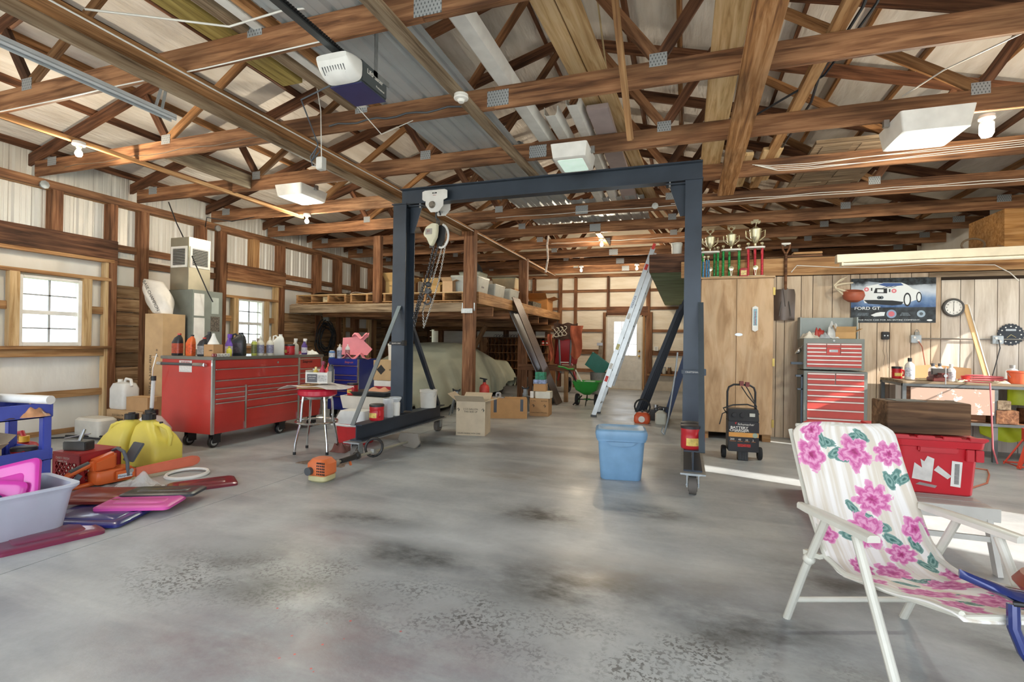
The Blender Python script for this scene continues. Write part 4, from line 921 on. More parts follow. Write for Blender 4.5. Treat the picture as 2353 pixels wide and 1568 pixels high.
for i, (x, z) in enumerate(((-3.98, .982), (-4.12, .982), (-3.7, 1.212), (-3.82, 1.212), (-4.02, .752))):
    c = thing('small_can', ('red can in the pigeonholes, lower left of the upper pair', 'red can in the pigeonholes beside the sorter post', 'red can in the top pigeonhole row nearest the wheelbarrow', 'red can in the top pigeonhole row, second from the end', 'red can low in the pigeonholes')[i], 'can', (x, 13.93, z), 0, 'red cans in the pigeonholes')
    MB().lathe([(.035, 0), (.035, .12), (.03, .125)], 14).obj('body', RED, c); MB().lathe([(.036, .04), (.036, .08)], 14).obj('label_band', mat('#e9e2d8', .5), c)
ws = thing('wood_scraps', 'dark heap of wrought scrap on top of the pigeonhole rack', 'scrap', (-4.9, 13.98, 1.418))
for i in range(10): MB().tube([V3(-.4+.09*i, 0, .02)]+[V3(-.4+.09*i+.05*cos(a), .02*sin(3*a), .04+.04*sin(a)) for a in [2*pi*j/8 for j in range(8)]], .006, 5).obj('scroll', DGREY, ws)
# planks standing behind, ledges
for i, z in enumerate((.78, .9)):
    pass
rk = thing('saw_rack', 'wooden rack of crossbar and leg in front of the pigeonholes', 'rack', (-2.85, 10.62, 0))
beam('crossbar', (-.62, 0, .73), (.66, 0, .73), .04, .13, W_POST, rk); beam('leg', (.46, .02, 0), (.46, .02, .79), .09, .05, W_TAN, rk, (0, 1, 0)); beam('leg', (-.35, .03, 0), (-.35, .03, .66), .09, .05, W_POST, rk, (0, 1, 0))
# ---------------- ribbed panels leaning on the loft edge
PB = mat('#5a4a42', .45, .3, var=.15, scale=6)
for i in range(8):
    y = 10.0+i*.066
    o = MB().prism([(-.03, 0), (.03, 0), (.022, .02), (-.022, .02)], 2.42, Matrix.Rotation(pi/2, 4, 'Z') @ Matrix.Translation((0, 0, 0))).obj('metal_strip', PB)
    a = math.atan2(.98, 2.2); o.rotation_euler = (0, -a, 0); o.location = (-2.43+.0, y, .012)
    tag(o, '%s brown ribbed metal strip leaning on the loft edge from the camera side' % ('first', 'second', 'third', 'fourth', 'fifth', 'sixth', 'seventh', 'last')[i], 'metal strip', 'ribbed strips leaning on the loft edge')
o = MB().prism([(-.02, 0), (.6, 0), (.6, .012), (-.02, .012)], 2.3, Matrix.Rotation(pi/2, 4, 'Z')).obj('steel_sheet', mat('#7d8389', .4, .6)); o.rotation_euler = (0, -math.atan2(1.0, 2.05), 0); o.location = (-2.55, 10.0, .012)
tag(o, 'grey metal panel leaning under the brown ribbed strips', 'metal sheet')
# ---------------- raised platform over the back right room
pf = thing('platform', 'raised plywood platform with red brown fascia and green underside', 'platform', (-.5, 7.9, 0))
MB().b(0, 1.4, .02, 6.45, 2.35, 2.37).obj('underside', wood('green_ply', '#8fa17c', '#7d9169', '#5f6f4e', gr=6, blot=.3), pf)
beam('fascia', (-.01, .0, 2.487), (1.4, .0, 2.487), .035, .275, W_DARK, pf); beam('side_fascia', (.0, .02, 2.49), (.0, 6.45, 2.49), .03, .24, W_POST, pf)
for i in range(5): MB().b(0, 1.4, .3+i*1.4, .34+i*1.4, 2.371, 2.61).obj('joist', W_TAN, pf)
bucket('small white bucket on the raised platform edge', (-.12, 8.0, 2.63), .17, .08)
MB().b(.02, 1.4, .02, 6.45, 2.611, 2.624).obj('deck', W_TAN, pf)
MB().b(1.2, 1.3, .1, .2, 0, 2.35).b(1.2, 1.3, 6.2, 6.3, 0, 2.35).obj('post', W_POST, pf)
# ================================================================ far middle of the floor
# extension ladder
la = thing('extension_ladder', 'aluminium extension ladder leaning on the raised platform', 'ladder', (-1.46, 8.92, 0))
ALU = mat('#c3c6c6', .35, .7); ang = math.atan2(.96, 2.86)
dv = V3(sin(ang), 0, cos(ang)); nv = V3(cos(ang), 0, -sin(ang))
for k, (s0, s1, off, m) in enumerate(((0, 3.0, 0., ALU), (.55, 2.75, .085, ALU))):
    for yy in (-.22+k*.02, .22-k*.02):
        p0 = dv*s0+nv*off; p1 = dv*s1+nv*off
        MB().bar(p0+V3(0, yy, .03), p1+V3(0, yy, .03), .026, .075, nv).obj('rail', m, la)
    s = s0+.2
    while s < s1-.1:
        p = dv*s+nv*off; MB().cyl(p+V3(0, -.22, .03), p+V3(0, .22, .03), .017, n=8).obj('rung', ALU, la); s += .305
for yy in (-.22, .22): MB().box((.0, yy, .018), (.1, .05, .03)).obj('foot', DGREY, la)
for s, c in ((1.75, '#e9e7df'), (1.2, '#d9cf8a'), (.85, '#e9e7df'), (2.62, '#d8403a'), (.62, '#d8403a'), (2.98, '#d8403a')):
    p = dv*s+V3(0, -.234, .03); MB().bar(p, p+dv*.1, .001, .05, nv).obj('sticker', mat(c, .5, var=.15, scale=60), la)
lt = text('WERNER', .055, mat('#2f4a7a', .5, var=0), la, dv*2.05+V3(0, -.236, .035), (pi/2, -pi/2+ang, 0))
# wheelbarrow stood on end, with jackets
wb = thing('wheelbarrow', 'red wheelbarrow stood upright by the far wall', 'wheelbarrow', (-2.9, 12.9, 0))
RB = mat('#a81f22', .35)
tr = MB().loft([[V3(-.3, -.05, .72), V3(.14, -.05, .72), V3(.24, .22, .72), V3(-.4, .22, .72)], [V3(-.22, -.16, 1.05), V3(.16, -.16, 1.05), V3(.3, .22, 1.05), V3(-.38, .22, 1.05)], [V3(-.16, -.1, 1.5), V3(.12, -.1, 1.5), V3(.3, .22, 1.62), V3(-.36, .22, 1.62)]]).obj('tray', RB, wb, bev=.02)
for sx in (-.12, .12): MB().bar((sx, -.14, .5), (sx*1.4, -.2, 1.62), .035, .035).obj('handle', mat('#7d8a8e', .5), wb)
MB().bar((-.2, -.1, .3), (-.12, -.05, .75), .04, .03).bar((.3, -.1, .3), (.14, -.05, .75), .04, .03).obj('leg', RB, wb)
MB().lathe([(.1, -.04), (.18, -.05), (.2, 0), (.18, .05), (.1, .04)], 22, (.05, .05, .2), Matrix.Rotation(pi/2, 3, 'Y')).obj('wheel', RUBBER, wb); MB().b(-.12, .1, -.172, -.165, .76, .79).obj('label_band', WHITE, wb)
jk = MB().grid(14, 10, lambda u, v: V3(-3.18+.62*u, 12.62+.02*sin(9*u)+.26*(1-v)**2*0+(.2 if v > .8 else 0)*0, 1.36+.42*v+.02*sin(13*u))).obj('jacket', mat('#5a4034', .8, var=.3, scale=9), thick=.012)
tag(jk, 'brown patterned jacket hanging over the wheelbarrow top', 'jacket')
lg = MB()
for k in range(3):
    lg.tube([V3(-3.1+.1*k+.07*sin(a*2), 12.605, 1.55+.12*cos(a)+.02*k) for a in [i*.5 for i in range(12)]], .012, 6)
lg.obj('emblem', mat('#e6dfcc', .7), None); bpy.data.objects['emblem'].parent = jk
for i, (x0, x1, z0, z1, lb_) in enumerate(((-2.72, -2.4, .98, 1.72, 'orange red jacket hanging off the right side of the wheelbarrow'), (-3.32, -3.2, .9, 1.5, 'thin orange cloth hanging off the left side of the wheelbarrow'))):
    j2 = MB().grid(10, 12, lambda u, v: V3(x0+(x1-x0)*u*(1-.25*(1-v)*(1 if i == 0 else 0))+.02*sin(6*v), 12.60+.03*sin(8*u+5*v), z0+(z1-z0)*v-.12*(1-v)*sin(3*u))).obj('jacket', mat('#c0694c', .85, var=.15, scale=7), thick=.012); tag(j2, lb_, 'jacket')
# trash can and the green tote in it
tc_ = thing('trash_can', 'galvanized ribbed trash can under the tilted green tote', 'trash can', (-2.0, 12.75, 0))
n = 36; rg = []
for z, r in ((0, .2), (.02, .205), (.05, .21), (.5, .235), (.52, .245), (.55, .25), (.55, .24), (.03, .2)):
    rg.append([V3((r+(.006 if j % 2 and .03 < z < .51 else 0))*cos(2*pi*j/n), (r+(.006 if j % 2 and .03 < z < .51 else 0))*sin(2*pi*j/n), z) for j in range(n)])
MB().loft(rg).obj('body', GALV, tc_, ang=20); MB().tube([V3(-.05+.1*i/6, -.27-.02*sin(pi*i/6), .40-.05*sin(pi*i/6)) for i in range(7)], .007, 6).obj('handle', GALV, tc_)
gt = bin_('green plastic tote tilted on the trash can', -2.06, 12.7, .70, .56, .42, .38, mat('#2f7f72', .45), name='tote'); gt.rotation_euler = (0, .62, .1)
gt.location = (-2.16, 12.7, .60)
# spreader
sp = thing('lawn_spreader', 'green lawn spreader on two wheels before the ladder', 'lawn spreader', (-1.86, 10.25, 0))
GRN = mat('#2f9b3c', .4)
MB().loft([rrect(.12, .12, .03, 4, 0, 0, .22), rrect(.42, .36, .05, 4, 0, 0, .32), rrect(.56, .46, .05, 4, 0, 0, .50), rrect(.58, .48, .05, 4, 0, 0, .50), rrect(.54, .44, .05, 4, 0, 0, .485), rrect(.36, .30, .05, 4, 0, 0, .33)]).obj('hopper', GRN, sp)
for x in (-.2, .19):
    MB().lathe([(.07, -.03), (.11, -.035), (.12, 0), (.11, .035), (.07, .03)], 22, (x, 0, .12), Matrix.Rotation(pi/2, 3, 'Y')).obj('wheel', RUBBER, sp); MB().lathe([(0, -.035), (.07, -.03), (.07, .03), (0, .035)], 14, (x, 0, .12), Matrix.Rotation(pi/2, 3, 'Y')).obj('hub', GRN, sp)
MB().cyl((-.2, 0, .12), (.19, 0, .12), .01).cyl((0, 0, .09), (0, 0, .24), .012).bar((0, 0, .2), (.0, -.18, .02), .02).bar((-.1, -.05, .2), (-.25, -.2, .02), .02).obj('frame', BLACK, sp); MB().lathe([(0, .11), (.07, .12), (.07, .14), (0, .15)], 16).obj('impeller', GRN, sp)
MB().tube([(-.08, .1, .22), (-.3, .1, .55), (-.42, .1, .72)], .014, 8).obj('handle_tube', BLACK, sp); MB().tube([(-.62, .0, .78), (-.5, .05, .76), (-.42, .1, .72), (-.32, .15, .73)], .018, 8).obj('handle_grip', GRN, sp)
MB().b(-.05, .15, -.1, .1, .44, .5).obj('seed_bag', CLEARP, sp); MB().bar((-.08, 0, .42), (-.26, .06, .72), .02).obj('stick', WHITE, sp)
# leaning black steel
for i in range(5):
    o = MB().prism([(0, 0), (.06, 0), (.06, .006), (.006, .006), (.006, .06), (0, .06)], 2.05+.1*i, None).obj('steel_angle', mat('#2a2d33', .4, .5), loc=(-.86+.035*i, 9.72+.09*i, 0.004)); o.rotation_euler = (0, math.atan2(.72, 1.9)-.03*i*.2, 0)
    tag(o, '%s long black steel angle leaning beside the ladder, from the left' % ('first', 'second', 'third', 'fourth', 'last')[i], 'steel bar', 'black steel angles leaning under the platform')
o = MB().b(-.05, .05, -.02, .02, 0, 1.35).obj('steel_channel', mat('#24324f', .4, .3), loc=(-.27, 8.5, .02)); o.rotation_euler = (0, .28, 0); tag(o, 'dark blue steel channel leaning beside the gantry post', 'steel bar')
o = MB().tube([(0, 0, 0), (.05, 0, .25), (.14, 0, .9), (.16, 0, 1.15)], .012, 8).tube([(0, 0, 0), (-.04, .0, .04), (-.02, 0, .12)], .01, 6).obj('pry_bar', mat('#8d9499', .35, .7), loc=(-.24, 7.3, .01)); tag(o, 'grey steel pry bar leaning by the right gantry post', 'pry bar')
# orange power tools on the floor under the steel
pb = thing('blower', 'orange engine blower with black loop handle on the far floor', 'blower', (-.62, 8.35, 0))
MB().rr([(0, .22, .2), (.03, .25, .22), (.12, .24, .2), (.17, .16, .14)], .04).obj('engine', mat('#d1552a', .45), pb); MB().cyl((0, -.105, .07), (0, -.115, .07), .05, n=18).obj('recoil_cover', WHITE, pb)
MB().tube([V3(.12*cos(a), 0, .26+.12*sin(a)) for a in [2*pi*i/16 for i in range(16)]], .014, 8, True).bar((0, 0, .15), (0, 0, .2), .03).obj('handle', BLACK, pb)
jg = thing('jug', 'dirty white jug with black cap beside the orange blower', 'jug', (-.33, 8.35, 0)); MB().rr([(0, .16, .12), (.02, .18, .14), (.17, .18, .14), (.22, .06, .06)], .04).obj('body', mat('#d9d6c4', .5), jg); MB().cyl((0, 0, .22), (0, 0, .25), .03).obj('cap', BLACK, jg)
MB().tube([V3(-.08, 0, .17), V3(-.1, 0, .24), V3(-.02, 0, .27), V3(.1, 0, .26), V3(.14, 0, .18)], .012, 7).obj('handle', BLACK, jg)
cs2 = thing('small_engine', 'small dark engine with metal fittings behind the white jug', 'engine', (-.38, 8.75, 0)); MB().b(-.15, .15, -.1, .1, 0, .18).obj('block', DGREY, cs2, bev=.02); MB().cyl((-.05, 0, .18), (-.05, 0, .26), .04).cyl((.08, 0, .18), (.08, 0, .23), .05).obj('fitting', STEEL, cs2)
# hanging jars on the ledge
for i, x in enumerate((-.62, -.5, -.36)):
    t = thing('glass_jar', ('brown jar on the ledge by the far door, first', 'clear jar on the ledge by the far door, middle', 'brown jar on the ledge by the far door, last')[i], 'jar', (x, 14.37, .472), 0, 'jars on the far ledge'); MB().lathe([(.05, 0), (.055, .02), (.055, .12), (.04, .15), (.04, .17)], 16).obj('body', mat(('#7a5a3c', '#b9b7ad', '#6d5238')[i], .3), t); MB().lathe([(.043, .17), (.043, .19), (0, .19)], 16).obj('lid', STEEL, t)
for i, x in enumerate((-.72, -.46)):
    t = thing('outlet_box', ('white outlet box right of the far door, nearer the door', 'white outlet box right of the far door, farther from the door')[i], 'outlet', (x, YF+.03, 1.16)); MB().b(-.06, .06, -.03, 0, -.06, .06).obj('box', PLASTICW, t, bev=.006); MB().b(-.03, .03, -.034, -.03, -.04, .04).obj('plate', mat('#c9c9c4', .4), t)
tl = thing('tool_bundle', 'long handled tools leaning at the left jamb of the far door', 'garden tool', (-2.24, 14.2, 0)); 
for i in range(4): MB().cyl((-.06+.04*i, -.1, .0), (-.02+.03*i, .05, 1.25+.05*i), .014, n=8).obj('handle', mat('#8d8475', .7), tl)
MB().b(-.08, .08, .0, .06, 1.22, 1.3).obj('head', STEEL, tl)
# ---------------- cartons in the middle
cbox('open pale carton reading this side up on the floor by the gantry', -2.73, 6.4, 0, .40, .36, .46, mat('#c9b79c', .8), .17, flaps=.55, texts=(('f', '2 2.5 GALLON', .032, 0, .355), ('f', 'THIS SIDE UP', .032, 0, .32), ('f', 'LIQUID-HANDLE WITH CARE', .024, -.02, .03), ('f', '\u2191', .07, -.17, .34), ('f', '\u2191', .07, .17, .34)))
cbox('long brown carton with dark tape strips beside the pale carton', -2.80, 8.05, 0, .62, .36, .32, mat('#bd9060', .8), .35, texts=())
t = cbox('carton reading handle with care under the stacked boxes', -2.36, 8.52, 0, .33, .32, .30, CARD, .06, texts=(('f', '4 1 GAL', .026, -.1, .26), ('f', 'BOTTLES', .026, .09, .26), ('f', 'LIQUID-HANDLE WITH CARE', .022, 0, .06), ('f', '\u2191', .08, -.1, .17), ('f', '\u2191', .08, .1, .17)))
cbox('low white box with green bottle on top of the carton', -2.30, 8.5, .306, .26, .24, .11, mat('#dcd9cc', .6), .06, tape=False, name='white_box')
cbox('brown carton in the middle of the small box stack', -2.38, 8.56, .422, .22, .2, .12, CARD, .1)
cbox('blue and white printed box on the box stack', -2.39, 8.56, .548, .22, .16, .065, mat('#8f9fc4', .5, var=.4, scale=20), .12, tape=False, name='printed_box')
cbox('green printed box atop the box stack, lower of two', -2.38, 8.56, .619, .17, .15, .06, mat('#2f8064', .5, var=.3, scale=25), .05, tape=False, name='printed_box')
cbox('green printed box at the very top of the box stack', -2.38, 8.56, .685, .165, .15, .06, mat('#2f8a6a', .5, var=.3, scale=25), .0, tape=False, name='printed_box')
cbox('small white box standing left on the handle with care carton', -2.49, 8.42, .306, .06, .06, .11, WHITE, tape=False, name='white_box'); cbox('small white box standing in the middle on the handle with care carton', -2.40, 8.40, .422-.116, .06, .05, .13, WHITE, .1, tape=False, name='white_box') if False else None
# fire extinguisher tied to the loft post
fe = thing('fire_extinguisher', 'faded red fire extinguisher beside the loft corner post', 'extinguisher', (-3.35, 8.32, .0))
MB().lathe([(.085, .12), (.09, .14), (.09, .45), (.07, .5), (.03, .52), (.03, .55)], 22).obj('cylinder', mat('#d1483c', .5, var=.15, scale=12), fe); MB().b(-.02, .02, -.02, .02, .55, .6).bar((-.09, 0, .62), (.05, 0, .6), .02).obj('valve', BLACK, fe)
MB().lathe([(.092, .2), (.092, .34)], 22).obj('label_band', mat('#e3b7a8', .6), fe); MB().lathe([(.1, 0), (.1, .12), (0, .12)], 16).obj('stand', DGREY, fe)
# axle stands and a charger by the car
def axle_stand(label, x, y, rz=0):
    t = thing('axle_stand', label, 'jack stand', (x, y, 0), rz)
    for sx, sy in ((-1, -1), (1, -1), (1, 1), (-1, 1)): MB().bar((sx*.1, sy*.1, 0), (sx*.03, sy*.03, .3), .03, .012).obj('leg', mat('#8a9095', .45, .4), t)
    MB().b(-.04, .04, -.04, .04, .26, .33).b(-.03, .03, -.03, .03, .33, .4).obj('column', mat('#9aa0a4', .45, .4), t); MB().prism([(-.07, .05), (-.06, .0), (.06, 0), (.07, .05), (.03, .025), (-.03, .025)], .05, Matrix.Translation((0, .025, .4)) @ Matrix.Rotation(pi/2, 4, 'X')).obj('saddle', BLACK, t)
    MB().tube([(.0, -.05, .28), (.12, -.05, .27)], .01, 6).obj('handle', STEEL, t)
    return t
axle_stand('axle stand with black saddle near the covered car', -3.72, 7.95, .2); axle_stand('axle stand between the long carton and the box stack', -2.78, 8.95)
jk2 = thing('floor_jack', 'grey floor jack beside the car behind the long carton', 'jack', (-3.1, 8.75, 0)); MB().b(-.3, .3, -.12, .12, .03, .2).obj('frame', DGREY, jk2, bev=.03); MB().cyl((-.2, -.14, .06), (-.2, .14, .06), .06).cyl((.22, -.14, .05), (.22, .14, .05), .05).obj('wheel', BLACK, jk2); MB().cyl((.1, 0, .2), (.1, 0, .28), .05).obj('saddle', STEEL, jk2)
gt2 = thing('tape_dispenser', 'silver fittings lying on the long brown carton', 'fitting', (-2.95, 7.98, .325)); MB().lathe([(.02, 0), (.05, 0), (.05, .03), (.02, .03)], 16, (0, 0, .05), Matrix.Rotation(pi/2, 3, 'X')).b(-.1, .1, -.03, .03, 0, .02).obj('body', STEEL, gt2)
# strips on the long carton
for i, x in enumerate((-.22, .22)):
    lc = [o for o in bpy.data.objects if o.get('label', '').startswith('long brown carton')][0]
    MB().b(x-.025, x+.025, -.1815, -.1805, .1 if i == 0 else .12, .318).obj('tape_strip', mat('#3a3c44', .3), lc)
# ---------------- blue tote in the open
BLU = mat('#7ea6c9', .4)
to = thing('blue_tote', 'light blue storage tote with lid alone on the open floor', 'storage tote', (-.555, 4.86, 0), .15)
MB().rr([(0, .355, .27), (.012, .37, .285), (.2, .40, .315), (.36, .42, .335), (.362, .445, .36), (.385, .445, .36)], .05, 6).obj('tub', BLU, to)
MB().rr([(.38, .46, .375), (.43, .475, .39), (.455, .46, .375), (.468, .42, .335), (.452, .36, .27), (.448, .3, .2)], .06, 6).obj('lid', BLU, to)
MB().prism([(-.14, 0), (.14, 0), (.09, -.035), (.0, -.045), (-.09, -.035)], .02, Matrix.Translation((0, -.17, .36)) @ Matrix.Rotation(pi/2, 4, 'X')).obj('handle', BLU, to, bev=.005)
# ================================================================ furnace corner
FG = mat('#8a9089', .4, .25); FD = mat('#b5b2a0', .3, .7, var=.12, scale=3)
fu = thing('furnace', 'grey upright furnace with metal duct top by the left wall', 'furnace', (-6.86, 5.52, 0))
MB().b(-.26, .26, -.25, .25, 0, 1.95).obj('cabinet', FG, fu, bev=.006)
MB().b(-.18, .18, -.25, .1, 1.95, 2.7).obj('duct', FD, fu, bev=.004)
for k in range(2):
    rot = (0, 0, 0) if k == 0 else (0, 0, pi/2); c = (0, -.25, 2.42) if k == 0 else (.18, -.075, 2.42); hw = .155
    g = MB().b(-hw, hw, -.012, 0, -.15, -.12).b(-hw, hw, -.012, 0, .12, .15).b(-hw, -hw+.03, -.012, 0, -.12, .12).b(hw-.03, hw, -.012, 0, -.12, .12).obj('grille_frame', PLASTICW, fu, c, rot)
    MB().b(-hw+.03, hw-.03, -.003, -.001, -.12, .12).obj('grille_back', INK, g)
    for i in range(11): MB().box((0, -.006, -.11+i*.022), (2*hw-.06, .01, .003), (.5, 0, 0)).obj('slat', PLASTICW, g)
MB().b(.26, .262, -.22, -.06, 1.58, 1.9).obj('wiring_chart', WHITE, fu); MB().b(.26, .262, -.22, -.05, 1.1, 1.55).obj('notice', WHITE, fu); MB().b(.26, .264, .06, .18, 1.62, 1.86).obj('inspection_window', mat('#b8bfb8', .3), fu)
MB().b(.26, .262, .05, .2, 1.36, 1.58).obj('warning_label', mat('#6a6258', .5, var=.6, scale=50), fu); MB().b(.26, .264, -.05, .17, 1.05, 1.12).obj('badge', mat('#e7e4de', .4), fu, bev=.002)
text('LENNOX', .06, mat('#b02a3a', .5, var=0), fu, (.2655, .05, 1.085), (pi/2, 0, pi/2), bold=.001); MB().b(-.26, .262, -.252, .25, 1.0, 1.006).obj('seam', DGREY, fu)
MB().bar((.3, .24, .9), (.28, .2, 1.1), .03).obj('stick', W_TAN, fu)
tb_ = cbox('tall narrow brown carton standing before the furnace', -6.83, 5.06, 0, .34, .32, 1.58, mat('#c0a077', .8), 0, tape=False, name='tall_carton')
text('TNT-6-3-3-HEX-FRM', .06, INK, tb_, (-.05, -.162, .75), (pi/2, -pi/2, 0)); text('\u2192 o', .06, INK, tb_, (.06, -.162, 1.05), (pi/2, -pi/2, 0))
bgp = thing('plastic_bag', 'stuffed white plastic bag printed CHAMPION on the tall carton', 'bag', (-6.93, 5.02, 1.60), rot=(0, .15, 0))
def bagpt(a, h):
    r = .2*(1-abs(h-.5)**2.2*1.5)*(1+.06*sin(5*a+h*9)+.04*sin(11*a))
    return V3(r*cos(a)*1.1-.25*(h-.4), r*sin(a)*.62, .0+.44*h)
MB().loft([[bagpt(2*pi*j/26, i/14) for j in range(26)] for i in range(15)]).obj('bag', mat('#e3dcd2', .35, bump=.4, bscale=14), bgp, ang=70)
text('BASE CHAMPION', .062, INK, bgp, (.02, -.137, .23), (pi/2-.1, .9, .12))
jgw = thing('white_jug', 'white plastic jug with side handle on the cartons by the wall', 'jug', (-6.96, 4.62, .32))
MB().rr([(0, .28, .2), (.02, .3, .22), (.26, .3, .22), (.33, .24, .18), (.35, .1, .1)], .05).obj('body', mat('#e6e4de', .4, trans=.15), jgw); MB().cyl((-.08, 0, .34), (-.08, 0, .38), .03).obj('cap', WHITE, jgw); MB().tube([(.0, 0, .34), (.03, 0, .39), (.12, 0, .38), (.14, 0, .3)], .018, 8).obj('handle', mat('#e6e4de', .4), jgw)
cbox('carton reading this side up beside the wall under the white jug', -6.76, 4.64, 0, .66, .3, .315, mat('#b8976f', .8), 0, tape=False, texts=(('f', '2 2.5 GALLON', .035, -.12, .25), ('f', 'THIS SIDE UP', .035, -.12, .2)))
cbox('small brown carton on the this side up carton', -6.56, 4.6, .321, .34, .2, .17, mat('#b58e63', .8), .08)
jl = thing('white_jug', 'white plastic jug lying on its side by the bottom plate', 'jug', (-6.95, 4.28, 0)); MB().rr([(0, .42, .22), (.03, .46, .25), (.22, .46, .25), (.25, .4, .2)], .06).obj('body', mat('#ddd8cc', .45, trans=.15), jl); MB().cyl((-.23, 0, .07), (-.27, 0, .07), .03).obj('cap', WHITE, jl)
cd_ = tag(MB().tube([(-7.3, 3.9, .02), (-7.0, 4.1, .03), (-6.6, 4.15, .02), (-6.2, 4.3, .02), (-6.7, 4.2, .04), (-7.2, 4.1, .03)], .012, 6).obj('loose_cable', RUBBER), 'dark loose cable on the floor along the left wall', 'cable')
# ================================================================ red roll cabinet
REDC = mat('#c03a34', .28, var=.03, coat=.4); BLUC = mat('#26358c', .28, var=.03, coat=.4); TRIM = mat('#c7c9ca', .25, .85, var=.03)
def caster(parent, x, y, h=.16, r=.065):
    MB().b(x-.05, x+.05, y-.04, y+.04, h-.012, h).b(x-.035, x-.028, y-.06, y+.04, .05, h-.01).b(x+.028, x+.035, y-.06, y+.04, .05, h-.01).obj('caster_bracket', BLACK, parent)
    w = MB().lathe([(.045, -.02), (r-.006, -.024), (r, -.016), (r, .016), (r-.006, .024), (.045, .02)], 22, (x, y-.03, r), Matrix.Rotation(pi/2, 3, 'Y')).obj('caster_wheel', BLACK, parent)
    MB().lathe([(0, -.026), (.02, -.026), (.045, -.02), (.045, .02), (.02, .026), (0, .026)], 10, (x, y-.03, r), Matrix.Rotation(pi/2, 3, 'Y')).obj('wheel_hub', TRIM, w)
rc = thing('tool_cabinet', 'long red roll cabinet with chrome trimmed drawers', 'tool chest', (-5.45, 5.21, 0))
fx = .4   # front face x (local)
MB().b(-.4, .39, -.91, .91, .16, 1.008).obj('body', REDC, rc, bev=.006); MB().b(-.41, .42, -.925, .925, 1.009, 1.045).obj('worktop', mat('#8f8f8a', .3, .75), rc, bev=.004)
for y in (-.9, .44, .9): MB().b(.385, .405, y-.018, y+.018, .16, 1.008).obj('corner_trim', TRIM, rc)
MB().b(.39, .405, -.462, -.438, .17, .7).obj('divider_trim', TRIM, rc)
def drawer(y0, y1, z0, z1, m=REDC, par=rc, x=.39, rail=True):
    d = MB().b(x, x+.012, y0, y1, z0+.004, z1-.004).obj('drawer', m, par, bev=.002)
    if rail: MB().b(x+.01, x+.024, y0+.005, y1-.005, z1-.017, z1-.006).obj('handle', TRIM, d, bev=.002)
drawer(-.88, .42, .91, 1.005, rail=False); drawer(-.88, .42, .78, .91); drawer(-.88, .42, .69, .78)
for z0, z1 in ((.63, .69), (.57, .63), (.52, .57), (.25, .52)): drawer(-.88, -.465, z0, z1)
for z0, z1 in ((.635, .69), (.585, .635), (.52, .585), (.42, .52), (.255, .42)): drawer(-.435, .42, z0, z1)
for z0, z1 in ((.86, 1.0), (.80, .86), (.72, .80), (.64, .72), (.42, .64), (.25, .42)): drawer(.46, .88, z0, z1)
MB().lathe([(0, 0), (.014, 0), (.014, .008), (0, .008)], 14, (.402, .05, .955), Matrix.Rotation(pi/2, 3, 'Y')).obj('lock', TRIM, rc); text('Snap-on', .06, INK, rc, (.4045, .6, .95), (pi/2, 0, pi/2), shear=.2)
for x, y in ((-.05, -.8), (.33, -.8), (-.3, .8), (.33, .2), (.33, .8)): caster(rc, x, y)
h_ = MB().tube([(-.38, -.96, .955), (.32, -.96, .955)], .016, 10).obj('grab_bar', DGREY, rc); MB().tube([(-.4, -.96, .955), (-.33, -.96, .955)], .022, 10).tube([(.17, -.96, .955), (.33, -.96, .955)], .022, 10).b(-.38, -.34, -.96, -.91, .945, .965).b(.26, .3, -.96, -.91, .945, .965).obj('bar_end', CHROME, h_)
MB().b(-.12, .08, -.9115, -.9105, .86, .995).obj('warning_sticker', mat('#e2ddd8', .5, var=.1, scale=60), rc); text('WARNING', .03, mat('#b52a2a', .5, var=0), rc, (-.02, -.912, .975))
cable('white cord running from the tall carton to the red cabinet', [(-6.7, 4.8, 1.0), (-6.2, 4.5, 1.02), (-5.9, 4.27, 1.06), (-5.86, 4.2, .9), (-5.95, 4.25, .5), (-6.2, 4.4, .02)], .006)
# ---------------- blue roll cabinet
bc = thing('tool_cabinet', 'dark blue roll cabinet beyond the red one', 'tool chest', (-5.17, 7.02, 0))
MB().b(-.29, .29, -.26, .27, .14, .96).obj('body', BLUC, bc, bev=.005)
zs = (.955, .86, .71, .63, .565, .505, .455, .365, .17)
for a, b_ in zip(zs, zs[1:]):
    d = MB().b(-.275, .275, -.272, -.26, b_+.003, a-.003).obj('drawer', BLUC, bc, bev=.002)
    if a < .95: MB().b(-.27, .27, -.285, -.27, a-.016, a-.005).obj('handle', TRIM, d)
MB().b(.276, .292, -.27, -.24, .14, .96).obj('corner_trim', TRIM, bc); text('Snap-on', .05, mat('#c46a5a', .4, var=0), bc, (.12, -.274, .91), shear=.2)
for x, y in ((-.22, -.18), (.22, -.18), (.22, .2), (-.22, .2)): caster(bc, x, y, .14, .06)
BTOP = .961
